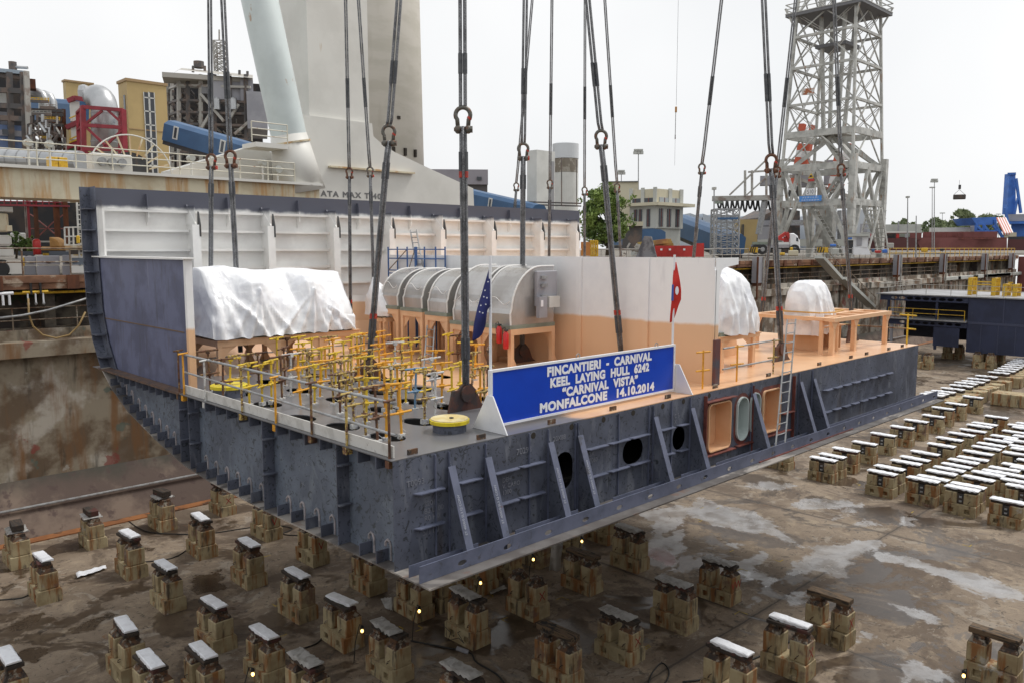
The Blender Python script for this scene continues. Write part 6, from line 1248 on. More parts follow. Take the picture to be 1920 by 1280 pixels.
def leaves(mb, c, r, n, size, rnd, flat=1.0):
    for _ in range(n):
        d = Vector((rnd.gauss(0, 1), rnd.gauss(0, 1), rnd.gauss(0, 1))).normalized() * (rnd.random() ** .45)
        p = c + Vector((d.x * r[0], d.y * r[1], d.z * r[2])); a = Vector((rnd.gauss(0, 1), rnd.gauss(0, 1), rnd.gauss(0, .6))).normalized(); q = a.orthogonal().normalized(); q.rotate(Matrix.Rotation(rnd.random() * 6.28, 3, a)); e = a.cross(q)
        s_ = size * rnd.uniform(.6, 1.3); mb.add([p - q * s_, p + e * s_ * .45, p + q * s_, p - e * s_ * .45], [(0, 1, 2, 3)])
def tree(label, px, yb, yt, wpx, dep, seed, nclump=30, per=170, leaf=.16, m=None, name='tree', spread=1.0, group=None):
    rnd = random.Random(seed); base = far(px, yb, dep); k = dep / F; H_ = (yb - yt) * k; Wd = wpx * k / 2
    t = thing(name, label, 'tree', base, group)
    tr = MB(); top = base + Z_ * H_ * .8; tr.path([base - Z_ * .2, base + Z_ * H_ * .3 + RT * .1, top], H_ * .022 + .03, 8, r2=.03)
    fo = MB()
    for i in range(nclump):
        f = rnd.random(); a = rnd.random() * 6.28; z = H_ * (.2 + .72 * f); rad = Wd * spread * math.sqrt(max(.05, 1 - ((f - .42) / .62) ** 2)) * rnd.uniform(.25, .85)
        c = base + Vector((math.cos(a) * rad, math.sin(a) * rad, z)); tr.path([base + Z_ * z * .55, base + Z_ * z * .75 + (c - base - Z_ * z) * .4, c], .05, 5, r2=.015)
        cr = Wd * rnd.uniform(.18, .38); leaves(fo, c, (cr, cr, cr * .75), per, leaf, rnd)
    for i in range(40):
        a = rnd.random() * 6.28; f = rnd.random(); c = base + Vector((math.cos(a) * Wd * .95, math.sin(a) * Wd * .95, H_ * (.3 + .5 * f))) * 1; leaves(fo, c, (Wd * .12,) * 3, 14, leaf, rnd)
    tr.build('trunk', BARK, t, smooth=True); fo.build('crown', m or LEAF, t); return t
for k, (px, w_, yb, yt) in enumerate(((30, 26, 478, 432), (48, 30, 480, 446), (60, 14, 480, 440))): tree(['leftmost pale leafy bush under the sill beam', 'middle leafy bush behind the slate bins', 'small bright bush beside the rusty column'][k], px, yb, yt, w_, D_ + 4 + k * .4, 5 + k, 12, 60, .07, name='bush')

# ------------------------------------------------------------ power station behind
PD = 105.0
t = thing('stair_tower', 'tall tan clad tower with a vertical strip of windows', 'tower', at(280, PD))
c, X1, Y1, z1 = cbx(MB(), 231, 247, 320, 152, 340, PD)
MB().box(c.x, c.y, GZ, X1, Y1, z1).build('wall', TAN, t)
MB().box(c.x - .15, c.y - .15, z1 + .003, X1 + .15, Y1 + .15, z1 + .35).build('roof_edge', mat('tan_edge', (.36, .24, .12)), t)
for px in (277, 286):
    x = onY(px, 230, c.y).x; b = MB().box(x - .3, c.y - .06, far(280, 300, PD).z - 4, x + .3, c.y - .003, onY(px, 174, c.y).z); wn = b.build('window_strip', GLASSD, t)
    b = MB()
    for z in np.arange(far(280, 300, PD).z - 4, onY(px, 174, c.y).z, 1.7): b.box(x - .38, c.y - .1, z, x + .38, c.y - .061, z + .14)
    for s_ in (-1, 1): b.box(x + s_ * .36 - .05, c.y - .1, far(280, 300, PD).z - 4, x + s_ * .36 + .05, c.y - .061, onY(px, 174, c.y).z)
    b.build('frame', WHITEWALL, wn)
y = onX(236, 230, c.x).y; MB().box(c.x - .06, y - .3, GZ + 3, c.x - .003, y + .3, onX(236, 178, c.x).z).build('window_strip', GLASSD, t)
MB().box(c.x - .08, c.y - .08, onY(280, 246, c.y).z, X1, c.y - .004, onY(280, 246, c.y).z + .12).build('seam', MATS['tan_edge'], t)
t = thing('tan_building', 'small tan clad penthouse block behind the silver duct', 'building', at(157, PD + 30)); c, X1, Y1, z1 = cbx(MB(), 129, 134, 186, 153, 340, PD + 30); MB().box(c.x, c.y, GZ, X1, Y1, z1).build('wall', TAN, t); MB().box(c.x - .2, c.y - .2, z1 + .003, X1, Y1, z1 + .3).build('roof_edge', MATS['tan_edge'], t)
# conveyor galleries
def conveyor(label, a, q, h, dep, dep2, wins, m=BLUECL, th=3.0):
    p0, p1 = far(*a, dep), far(*q, dep2); t = thing('conveyor_gallery', label, 'conveyor', (p0 + p1) / 2); hh = h * dep / F
    d = (p1 - p0).normalized(); sd_ = d.cross(Z_).normalized(); u = sd_.cross(d)
    prof = [(-th / 2, 0), (th / 2, 0), (th / 2, hh * .78), (th * .32, hh * .95), (0, hh), (-th * .32, hh * .95), (-th / 2, hh * .78)]
    MB().prism(prof, p0 - u * hh / 2, sd_, u, d, (p1 - p0).length).build('shell', m, t)
    MB().bar(p0 - u * (hh / 2 + .25), p1 - u * (hh / 2 + .25), th * .9, .45, up=u).build('underside', DARKST, t)
    near = -1 if sd_.dot(FH) > 0 else 1
    for f in wins:
        e = p0 + d * (p1 - p0).length * f + sd_ * near * (th / 2 + .02); fr = MB().obox(e, d, sd_, u, .42, .03, hh * .3).build('window', WHITEWALL, t); MB().obox(e + sd_ * near * .04, d, sd_, u, .2, .02, hh * .24).build('pane', GLASSD, fr)
    return t
conveyor('blue conveyor gallery sloping down from the tan tower to the tube leg', (326, 246), (480, 291), 38, 98, 92, (.16, .73))
conveyor('dark blue horizontal conveyor gallery behind the pipes at the left', (40, 203), (150, 212), 42, 135, 128, (.2, .5, .75))
conveyor('blue conveyor gallery above the far end of the white side shell', (884, 372), (1010, 402), 34, 130, 120, (.1, .4))
conveyor('blue conveyor gallery sloping down right of the cream building', (1276, 419), (1375, 457), 34, 105, 92, (.15, .55, .85))
conveyor('short blue conveyor end beside the green tree', (1172, 446), (1222, 444), 28, 86, 80, (.3, .8))
# grey boiler house
t = thing('boiler_house', 'grey power station boiler house with open steel frame and grey upper cladding', 'building', at(400, PD + 25)); BD = PD + 25
c, X1, Y1, z1 = cbx(MB(), 310, 335, 498, 146, 400, BD)
zt_b = onY(335, 130, c.y).z
PB('roof', mat('roof_beige', (.42, .4, .36)), t, 304, 474, 141, 150, BD - 1, 5); MB().add([far(304, 152, BD - 1), far(335, 131, BD - 1.2), far(474, 147, BD - 1.2), far(474, 141, BD + 4), far(340, 128, BD + 6)], [(0, 1, 4), (1, 2, 3, 4)]).build('roof_slope', MATS['roof_beige'], t)
PB('upper_cladding', GREYCL, t, 394, 451, 145, 187, BD, 4); PB('middle_cladding', GREYCL, t, 451, 475, 150, 193, BD + .3, 4); PB('side_cladding', GREYCL, t, 463, 501, 172, 242, BD - .6, 12); PB('band', mat('grey_band', (.22, .22, .23)), t, 378, 395, 160, 176, BD, .8)
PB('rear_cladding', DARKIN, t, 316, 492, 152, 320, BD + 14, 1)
for y in (160, 188, 210, 232, 258, 285):
    b = MB(); fb(b, (335, y), (470, y + 4), BD, .35); fb(b, (335, y), (312, y + 8), BD, .35, BD + 12); fb(b, (335, y + 3), (470, y + 7), BD + 6, .3); b.build('floor_beam', FRAMEST if y > 180 else PALEST, t)
for x in (335, 352, 376, 402, 430, 461): fb(MB(), (x, 140), (x + 1, 320), BD, .5).build('column', PALEST if x in (335, 376) else FRAMEST, t)
for x in (312, 322): fb(MB(), (x, 154), (x + 1, 320), BD + 9, .5).build('column', PALEST, t)
b = MB()
for a, q in (((376, 176), (420, 228)), ((448, 196), (430, 224)), ((378, 240), (400, 205)), ((440, 252), (470, 226))): fb(b, a, q, BD - .3, .4)
b.build('brace', PALEST, t)
rnd = random.Random(8); b = MB()
for k in range(120):
    x, y = rnd.uniform(318, 378), rnd.uniform(158, 300); b = fb(b, (x, y), (x + rnd.choice((0, 0, 8, 14)), y + rnd.choice((0, 12, 10))), BD + rnd.uniform(1, 8), rnd.uniform(.1, .35))
b.build('pipework', FRAMEST, t, kind='stuff')
b = MB()
for k in range(50): x, y = rnd.uniform(330, 460), rnd.uniform(190, 300); fb(b, (x, y), (x + rnd.choice((0, 8, 16)), y + rnd.choice((0, 8))), BD + rnd.uniform(1, 8), rnd.uniform(.1, .3))
b.build('pale_pipework', PALEST, t, kind='stuff')
for x in (407, 438): p = far(x, 196, BD - .5); MB().lathe([(.5, 0), (.5, 1.6), (.35, 1.8)], p - Z_ * .8, 14).build('tank', SILVER, t)
p = far(373, 128, BD + 3); MB().tube(p, p + Z_ * 1, .8, 14).build('roof_vent', FRAMEST, t)
for x, y in ((308, 139), (362, 126), (384, 126), (449, 134), (464, 136)): fb(MB(), (x, y - 2), (x, y + 10), BD + 2, .3).build('vent_pipe', FRAMEST, t)
def lattice(name, label, px0, px1, yt, yb, dep, n, m, cat='mast', tap=1.0, w_=.14):
    t = thing(name, label, cat, at((px0 + px1) / 2, dep)); c0_, c1_ = far(px0, yb, dep), far(px1, yb, dep); wd = (c1_ - c0_).dot(RT); zt_ = far(px0, yt, dep).z; mid = (c0_ + c1_) / 2 + FH * wd / 2
    P = lambda i, f: Vector((mid.x, mid.y, c0_.z + (zt_ - c0_.z) * f)) + (RT * (wd / 2 if i in (1, 2) else -wd / 2) + FH * (wd / 2 if i > 1 else -wd / 2)) * (1 + (tap - 1) * f)
    for i in range(4): MB().bar(P(i, 0), P(i, 1), w_ * 1.4).build('leg', m, t)
    br_ = MB()
    for k in range(n):
        for i in range(4):
            j = (i + 1) % 4; br_.bar(P(i, k / n), P(j, (k + 1) / n), w_ * .7); br_.bar(P(j, k / n), P(i, (k + 1) / n), w_ * .7); br_.bar(P(i, (k + 1) / n), P(j, (k + 1) / n), w_)
    br_.build('bracing', m, t); return t
lattice('lattice_mast', 'thin lattice mast rising above the boiler house', 402, 421, 76, 136, BD + 12, 6, PALEST)
fb(MB(), (411, 56), (411, 76), BD + 13, .2).build('antenna', PALEST, bpy.data.objects['lattice_mast'])
# red frame with silver duct
RD = 92.0
t = thing('red_steelwork', 'dark red steel frame around the silver duct', 'steel frame', at(190, RD))
def red(a, q, w_=.55, d2=0, e2=0): fb(MB(), a, q, RD + d2, w_, RD + e2 if e2 != d2 else None).build('member', REDST, t)
for a, q, d in (((155, 199), (158, 330), 0), ((231, 206), (236, 330), 0), ((146, 210), (150, 320), 6), ((222, 212), (224, 320), 6)): red(a, q, .5 if d == 0 else .4, d, d)
for a, q in (((155, 201), (231, 207)), ((157, 235), (234, 240)), ((158, 280), (236, 281))): red(a, q, .38)
for a, q in (((158, 234), (192, 208)), ((202, 207), (234, 236)), ((158, 236), (205, 280)), ((234, 240), (190, 281)), ((158, 282), (190, 310))): red(a, q, .24)
for a, q in (((155, 201), (144, 212)), ((157, 235), (146, 244)), ((158, 280), (148, 286)), ((231, 207), (222, 213)), ((155, 205), (148, 242)), ((158, 240), (148, 282))): red(a, q, .25, 0, 6)
t = thing('silver_duct', 'fat silver duct bending over inside the red frame', 'duct', at(195, RD + 3))
Rk = (RD + 3) / F; c = far(196, 330, RD + 3); top = far(196, 205, RD + 3); r_ = 22.5 * Rk
pth = [c, top] + [top + (-RT * .8 + FH * .6).normalized() * (1.1 * r_ * (1 - math.cos(a))) + Z_ * 1.05 * r_ * math.sin(a) for a in np.linspace(.2, math.pi * .62, 8)]
MB().path(pth, r_, 24).build('duct', SILVER, t, smooth=True)
for y in (216, 236, 268): p = far(196, y, RD + 3); MB().tube(p, p + Z_ * .15, r_ * 1.03, 24).build('flange', GALV, t)
t = thing('vent_house', 'grey and red vent house with yellow rails left of the silver duct', 'building', at(143, RD + 10)); PB('wall', WHITEWALL, t, 131, 150, 190, 228, RD + 8, 5); PB('lower_wall', WHITEWALL, t, 133, 146, 234, 262, RD + 8, 5); PB('green_base', mat('green_base', (.05, .14, .06)), t, 130, 148, 275, 300, RD + 8, 5)
for a, q in (((128, 190), (141, 184)), ((141, 184), (158, 187)), ((125, 240), (146, 230)), ((125, 278), (147, 268))): fb(MB(), a, q, RD + 7.8, .5).build('eaves', REDST, t)
b = MB(); fb(b, (130, 222), (146, 216), RD + 7.5, .12); fb(b, (130, 262), (146, 255), RD + 7.5, .12); fb(b, (130, 268), (146, 262), RD + 7.5, .15); b.build('rail', YEL, t)
p = far(158, 182, RD + 14); MB().lathe([(.7, 0), (.75, 1.0), (.6, 1.6), (.2, 1.8)], p - Z_ * .3, 12).build('vent_drum', SILVER, t)
# pipe bridge steel house at far left
t = thing('turbine_house', 'open steel turbine house with blue panels and roof at the left edge', 'building', at(20, PD - 5)); TD = PD - 5
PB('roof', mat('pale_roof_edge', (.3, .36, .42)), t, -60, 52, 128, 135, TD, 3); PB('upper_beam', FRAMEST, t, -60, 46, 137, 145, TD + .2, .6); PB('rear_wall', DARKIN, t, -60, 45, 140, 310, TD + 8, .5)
for x in (-40, 17, 43): fb(MB(), (x, 136), (x + 6, 310), TD, .6).build('column', FRAMEST, t)
fb(MB(), (49, 134), (57, 300), TD - .5, .55).build('downpipe', PALEST, t)
for y in (172, 201, 224): fb(MB(), (-60, y - 6), (47, y), TD, .6).build('floor_beam', FRAMEST, t)
PB('pale_panel', WHITEWALL, t, -60, 23, 171, 197, TD + .5, 1); PB('pale_panel', GREYCL, t, -60, 23, 208, 231, TD + .5, 1); bp_ = PB('blue_panel', mat('faded_blue_panel', (.13, .19, .34), [dict(col=(.1, .15, .28), scale=.6, lo=.4, hi=.6)]), t, -60, 49, 233, 277, TD - .3, .4)
PB('window_band', GREYCL, bp_, -60, 49, 243, 254, TD - .36, .05); PB('pane', GLASSD, bp_, 4, 19, 243, 253, TD - .42, .05)
p = far(24, 126, TD + 2); MB().tube(p - Z_ * .8, p + Z_ * .6, .45, 12).build('roof_vent', FRAMEST, t); MB().tube(p, p + RT * 1.8 - Z_ * .1, .18, 8).build('vent_pipe', SILVER, t)
PB('bracket_box', RUSTST, t, 52, 67, 148, 166, TD + 1, 2)
t = thing('pipe_rack', 'rusty pipe rack with bent silver pipes left of the red frame', 'pipe rack', at(90, TD + 4))
for y0, off in ((174, 0), (178, 14)): 
    P = [far(x, y, TD + 3 + off * .1) for x, y in ((48, y0 - 2), (70 + off, y0), (79 + off, y0 + 4), (84 + off, y0 + 14), (86 + off, y0 + 40), (88 + off, 320))]; MB().path(P, .55, 12).build('pipe', SILVER, t, smooth=True)
for y in (206, 213, 232, 246, 252, 266, 274): fb(MB(), (54, y), (118, y + 3), TD + 2, .35).build('beam', FRAMEST, t)
for x in (60, 83, 119, 110, 100): fb(MB(), (x, 205), (x + 3, 310), TD + 2 + (x % 3), .4).build('column', RUSTST if x > 80 else FRAMEST, t)
b = MB()
for k in range(60): x, y = rnd.uniform(54, 112), rnd.uniform(208, 285); fb(b, (x, y), (x + rnd.choice((0, 6, 14)), y + rnd.choice((0, 10))), TD + rnd.uniform(3, 7), rnd.uniform(.12, .35))
b.build('pipework', FRAMEST, t, kind='stuff')
t = thing('silver_tank', 'long silver lagged pipe tank lying behind the sill beam railing', 'tank', at(70, 62)); p0, p1 = far(-40, 297, 62), far(152, 304, 60); MB().tube(p0, p1, .78, 22).build('tank', SILVER, t, smooth=False)
for k in range(1, 9): e = p0 + (p1 - p0) * k / 9; MB().tube(e, e + (p1 - p0).normalized() * .08, .8, 22).build('band', GALV, t)
rnd = random.Random(21)
t = thing('plant_walkways', 'tangle of rusty walkways, rails and small pipes between the turbine house and tan tower', 'pipework', at(90, TD - 3))
for k in range(9):
    y = 190 + k * 12; x0 = rnd.uniform(52, 90); x1 = x0 + rnd.uniform(18, 40)
    w_ = MB(); fb(w_, (x0, y), (x1, y + 1.5), TD - 1, .3); w_.build('walkway', FRAMEST, t); r_ = MB()
    for q in (3.5, 6.5): fb(r_, (x0, y - q), (x1, y + 1.5 - q), TD - 1, .07)
    for q in np.linspace(x0, x1, 6): fb(r_, (q, y + 1), (q, y - 6.5), TD - 1, .07)
    r_.build('rail', PALEST if k % 3 else YEL, t)
for k in range(16):
    x, y = rnd.uniform(54, 118), rnd.uniform(205, 270); P = [far(x, y, TD - 2), far(x, y + 14, TD - 2), far(x + rnd.choice((-6, 6)), y + 16, TD - 2), far(x + rnd.choice((-6, 6)), y + 34, TD - 2)]; MB().path(P, rnd.uniform(.08, .2), 6).build('pipe', rnd.choice((SILVER, PALEST, FRAMEST)), t)
# chimney
t = thing('chimney', 'huge pale concrete power station chimney behind the gantry crane leg', 'chimney', at(690, 170)); k_ = 170 / F; c = at(690, 170)
MB().lathe([(108 * k_, 0), (101.5 * k_, 50), (92 * k_, 150)], c, 64).build('shaft', CHIMC, t, smooth=True)
for x in (754, 772, 787):
    a = math.asin((x - 690) / 108.5); n = -FH * math.cos(a) + RT * math.sin(a); e = c + n * 108 * k_ * .985; e.z = far(x, 283, 160).z; tt = Z_.cross(n)
    MB().obox(e, tt, n, Z_, .22, .4, .75).build('slot', POCKET, t)
a = math.asin((762 - 690) / 106); n = -FH * math.cos(a) + RT * math.sin(a); e = c + n * 105 * k_ * .97; e.z = far(762, 219, 160).z; MB().obox(e, Z_.cross(n), n, Z_, .3, .6, .3).build('vent', POCKET, t)
# purple grey building
t = thing('grey_workshop', 'flat purple grey industrial building behind the leg base', 'building', at(860, 165)); PB('wall', mat('mauve_cladding', (.3, .28, .31), [dict(col=(.27, .25, .28), scale=.2)]), t, 800, 915, 318, 346, 165, 20); PB('lower_wall', mat('dark_grille', (.1, .09, .09)), t, 840, 914, 346.5, 366, 166, 15); PB('window', GLASSD, t, 894, 903, 332, 338, 164.9, .3)
# silo
t = thing('silo', 'white round silo with a brown glazed band and square lift tower', 'silo', at(1060, 130)); c = at(1059, 136); k_ = 136 / F; zz_ = lambda y: far(1059, y, 134).z
MB().lathe([(24 * k_, 0), (24 * k_, zz_(323) - GZ)], c, 36).build('lower_wall', WHITEWALL, t, smooth=False); MB().lathe([(23.6 * k_, zz_(322.5) - GZ), (23.6 * k_, zz_(296.5) - GZ)], c, 36).build('glazed_band', mat('brown_glass', (.2, .17, .13), [dict(col=(.34, .31, .26), scale=1.2, lo=.5, hi=.56)], rough=.3), t)
MB().lathe([(24.2 * k_, zz_(296) - GZ), (24.2 * k_, zz_(268) - GZ), (18 * k_, zz_(265.5) - GZ)], c, 36).build('top_wall', GREYCL if False else mat('pale_ribbed', (.6, .62, .64), rough=.5), t)
c2_, X1, Y1, z1 = cbx(MB(), 988, 1006, 1040, 281, 400, 126); MB().box(c2_.x, c2_.y, GZ, X1, Y1, z1).build('lift_tower', WHITEWALL, t); MB().box(X1 - .8, c2_.y - .05, GZ, X1 - .2, c2_.y - .003, z1 - 1.5).build('window_strip', mat('mid_grey', (.3, .3, .31)), t)
fb(MB(), (1053, 296), (1053, 385), 133, .12).build('pipe', FRAMEST, t); fb(MB(), (1081, 300), (1081, 385), 133, .1).build('pipe', FRAMEST, t)
for y in (379, 384): fb(MB(), (985, y), (1090, y + 3), 124, .2).build('rail', FRAMEST, t)
# cream office building
t = thing('cream_building', 'cream office building with a projecting upper storey and tall narrow windows', 'building', at(1230, 88)); OD = 88
c, X1, Y1, z1 = cbx(MB(), 1180, 1230, 1280, 352, 428, OD); zf = lambda y: far(1230, y, OD).z
MB().box(c.x, c.y, zf(428), X1, Y1, zf(386)).build('middle_wall', GREYWALL, t); MB().box(c.x + .3, c.y + .3, GZ, X1, Y1, zf(428) - .003).build('lower_wall', GREYWALL, t)
MB().box(c.x - .9, c.y - .9, zf(385.9), X1 + 1, Y1 + .6, zf(380)).build('slab', CREAMWALL, t); MB().box(c.x, c.y, zf(379.9), X1, Y1, zf(354)).build('upper_wall', CREAMWALL, t)
for px in (1192, 1201, 1216): y = onX(px, 400, c.x).y; w_ = MB().box(c.x - .08, y - .22, zf(425), c.x - .003, y + .22, zf(392)).build('tall_window', GLASSD, t); MB().box(c.x - .11, y - .04, zf(425), c.x - .081, y + .04, zf(392)).build('frame', EDGE_RED, w_)
for px in (1239, 1254, 1270): x = onY(px, 400, c.y).x; w_ = MB().box(x - .35, c.y - .08, zf(425), x + .35, c.y - .003, zf(391)).build('tall_window', GLASSD, t); MB().box(x - .05, c.y - .11, zf(425), x + .05, c.y - .081, zf(391)).build('frame', EDGE_RED, w_)
for px in (1192, 1217): y = onX(px, 376, c.x).y; w_ = MB().box(c.x - .08, y - .8, zf(380), c.x - .003, y + .8, zf(371)).build('window', GLASSD, t); MB().box(c.x - .11, y - .04, zf(380), c.x - .081, y + .04, zf(371)).build('frame', EDGE_RED, w_)
for px in (1245, 1266): x = onY(px, 376, c.y).x; w_ = MB().box(x - .9, c.y - .08, zf(380), x + .9, c.y - .003, zf(370)).build('window', mat('bright_glass', (.3, .33, .35), rough=.1), t); MB().box(x - .05, c.y - .11, zf(380), x + .05, c.y - .081, zf(370)).build('frame', EDGE_RED, w_)
for px in (1184, 1206, 1229): y = onX(px, 360, c.x).y; MB().box(c.x - .12, y - .22, zf(379.9), c.x - .003, y + .22, zf(351)).build('pilaster', GREYWALL, t)
for px in (1256, 1277): x = onY(px, 360, c.y).x; MB().box(x - .3, c.y - .12, zf(379.9), x + .3, c.y - .003, zf(352)).build('pilaster', GREYWALL, t)
t = thing('rear_block', 'plain cream roof block behind the green tree', 'building', at(1168, 100)); PB('wall', CREAMWALL, t, 1140, 1196, 341, 470, 100, 10); PB('roof_edge', mat('dark_edge', (.15, .15, .14)), t, 1139, 1197, 340, 342, 99.8, 10.4)
t = thing('low_annex', 'low dark annex in front of the cream building', 'building', at(1190, 80)); PB('roof', CREAMWALL, t, 1165, 1206, 416, 424, 79, 6); PB('wall', FRAMEST, t, 1167, 1204, 424.5, 470, 79.5, 5)
tree('large bright green leafy tree on the quay behind the white side shell', 1138, 480, 345, 104, 72, 3, 46, 260, .17)
# lamp posts and light masts
for px, yt, yb, dep, lab, hd in ((1197, 282, 350, 112, 'tall light mast behind the cream building with a wide lamp head', 8), (1165, 321, 345, 125, 'shorter light mast left of the tall one behind the green tree', 6), (1339, 354, 470, 78, 'thin lamp post left of the scaffold tower', 3), (1752, 337, 465, 150, 'tall light mast with a double head above the red barge', 5), (1748, 352, 465, 165, 'second light mast just left of the double headed one', 4), (1702, 370, 470, 110, 'lamp post with a grey box at the left end of the barges', 2), (1718, 405, 470, 105, 'short pole beside the grey box lamp post', 0), (1767, 400, 460, 220, 'far small lamp post above the white shed', 4), (1872, 402, 450, 240, 'far small lamp post beside the blue crane', 4)):
    t = thing('lamp_post', lab, 'lamp post', at(px, dep)); k_ = dep / F; p = far(px, yt, dep); MB().tube(at(px, dep), p, .1, 8, r2=.06).build('pole', GALV, t)
    if hd:
        MB().obox(p, RT, FH, Z_, hd * k_, .3, .12).build('head', GREYWALL, t)
        if hd > 4:
            for s_ in (-1, 0, 1): MB().obox(p + RT * s_ * hd * k_ * .7 - Z_ * .35, RT, FH, Z_, .25, .25, .18).build('lamp', GREYWALL, t)
    if px == 1702: PB('box', GREYCL, t, 1697, 1703, 439, 446, dep - .3, .4)
# hook hanging from a crane line
t = thing('crane_hook', 'small crane hook with an orange block hanging on a thin line in the sky', 'hook', far(1267, 312, 95)); fb(MB(), (1273, -60), (1268, 198), 95, .025).build('line', ROPE, t); PB('hook_block', mat('orange_block', (.45, .22, .06)), t, 1265.5, 1269.5, 200, 211, 95, .25, bevel=.05); fb(MB(), (1267, 211), (1266, 258), 95, .06).build('chain', GALV, t); fb(MB(), (1266, 258), (1265, 311), 95, .02).build('line', ROPE, t); PB('hook', SHACKR, t, 1265, 1267, 253, 261, 95, .15)
t = thing('hoisted_load', 'dark boxy load hanging from a hook above the barges', 'load', far(1799, 374, 150)); PB('box', mat('load_dark', (.07, .06, .055), [dict(col=(.12, .08, .06), scale=1)]), t, 1787, 1811, 365, 373.5, 150, 2, bevel=.1); b = MB(); fb(b, (1788, 366), (1799, 356), 150, .05); fb(b, (1810, 366), (1799, 356), 150, .05); fb(b, (1799, 338), (1799, 356), 150, .04); b.build('sling', ROPE, t); PB('hook_block', DARKST, t, 1797, 1802, 347, 355, 150, .4)

# ------------------------------------------------------------ lattice tower crane S10
tw = thing('tower_crane', 'white four legged lattice tower of a portal crane carrying sign S10', 'tower crane', (104, 47.5, GZ))
TX, TY = 99.3, 43.0; s_ = onY(1650, 470, TY).x - TX; TYb = onX(1457, 470, TX).y; sy_ = TYb - TY
zt_ = lambda y: onX(1593, y, TX).z
lev = [zt_(v) for v in (470, 378, 308, 242, 183, 110, 48, 4, -60)]
ztop = lev[-1]
def tp(i, z):
    f = (z - lev[1]) / (ztop - lev[1]); k = 1 if f < 0 else 1
    x = TX + (s_ if i in (1, 2) else 0); y = TY + (sy_ if i in (2, 3) else 0)
    k = 1 - .25 * max(f, 0); return Vector((TX + s_ / 2 + (x - TX - s_ / 2) * k, TY + sy_ / 2 + (y - TY - sy_ / 2) * k, z))
for i in range(4):
    MB().box(tp(i, 0).x - .38, tp(i, 0).y - .38, GZ, tp(i, 0).x + .38, tp(i, 0).y + .38, lev[2] + 1.2).build('lower_leg', TOWERW, tw)
    MB().bar(tp(i, lev[2]), tp(i, ztop), .3).build('upper_leg', TOWERW, tw)
b = MB()
for i in range(4):
    for z in np.arange(GZ + 1, lev[2], 1.0): b.box(tp(i, z).x - .42, tp(i, z).y - .42, z, tp(i, z).x + .42, tp(i, z).y + .42, z + .08)
b.build('leg_stiffener', TOWERW, tw, kind='stuff')
for k, z in enumerate(lev[1:8]):
    for i in range(4):
        MB().bar(tp(i, z), tp((i + 1) % 4, z), .3, .8 if k < 3 else .3).build('ring_beam', TOWERW, tw)
n_ = 0
for k in range(1, 8):
    z0, z1 = lev[k], lev[k + 1]
    for i in range(4):
        j = (i + 1) % 4; m0 = (tp(i, z0) + tp(j, z0)) / 2; m1 = (tp(i, z1) + tp(j, z1)) / 2
        if k == 1: prs = ((tp(i, z1) * .97 + tp(j, z1) * .03, tp(i, z0) * .72 + tp(j, z0) * .28), (m1, tp(i, z0) * .68 + tp(j, z0) * .32), (m1, tp(i, z0) * .32 + tp(j, z0) * .68), (tp(j, z1), tp(i, z0) * .28 + tp(j, z0) * .72))
        else: prs = ((tp(i, z0), m1), (tp(j, z0), m1))
        for a, q in prs: MB().bar(a, q, .36 if k == 1 else .15).build('diagonal', TOWERW, tw); n_ += 1
        if k > 2:
            for a, q in ((m0, tp(i, z1)), (m0, tp(j, z1))): MB().bar(a, q, .07).bar(a + Z_ * .3, q + Z_ * .3, .07).build('light_diagonal', PALEST, tw)
for i in range(4):
    j = (i + 1) % 4; z1 = lev[1]; a1, a2 = tp(i, z1) * .74 + tp(j, z1) * .26, tp(i, z1) * .28 + tp(j, z1) * .72
    MB().bar(a1, tp(i, GZ + .8), .42).build('portal_brace', TOWERW, tw); MB().bar(a2, tp(j, GZ + .8), .42).build('portal_brace', TOWERW, tw)
MB().box(TX + s_ * .3, TY + sy_ * .3, lev[3], TX + s_ * .7, TY + sy_ * .7, lev[3] + .5).build('inner_floor', TOWERW, tw)
cx0, cy0 = TX + s_ / 2, TY + sy_ / 2
for dx, dy in ((-1, -1), (1, -1), (1, 1), (-1, 1)): MB().bar((cx0 + dx * .9, cy0 + dy * .9, lev[3]), (cx0 + dx * 1.7, cy0 + dy * 1.7, ztop), .4).build('inner_column', TOWERW, tw)
MB().box(cx0 - .6, cy0 - .6, GZ, cx0 + .6, cy0 + .6, lev[1]).build('centre_column', TOWERW, tw)
# head platform
PX0, PX1, PY0, PY1 = TX + .1, TX + s_ - .1, TY - .1, TY + sy_ + .1
MB().box(PX0, PY0, lev[7] - .2, PX1, PY1, lev[7] + .2).build('head_platform', mat('platform_grey', (.16, .16, .17)), tw)
b = MB()
for q in (0, .55, 1.1):
    zz_ = lev[7] + .2 + q; pts = [(PX0, PY0, zz_), (PX1, PY0, zz_), (PX1, PY1, zz_), (PX0, PY1, zz_)]
    for e in range(4): b.bar(pts[e], pts[(e + 1) % 4], .1)
b.build('head_railing', TOWERW, tw)
for k in range(4): a = tp(k, lev[6] + 1); MB().bar(a, a + (a - Vector((cx0, cy0, a.z))).normalized() * 1.4 + Z_ * 2.6, .2).build('platform_strut', TOWERW, tw)
MB().box(cx0 - 2, cy0 - 2, lev[5] + 2.5, cx0 + 2, cy0 + 2, lev[5] + 2.9).build('upper_floor', MATS['platform_grey'], tw)
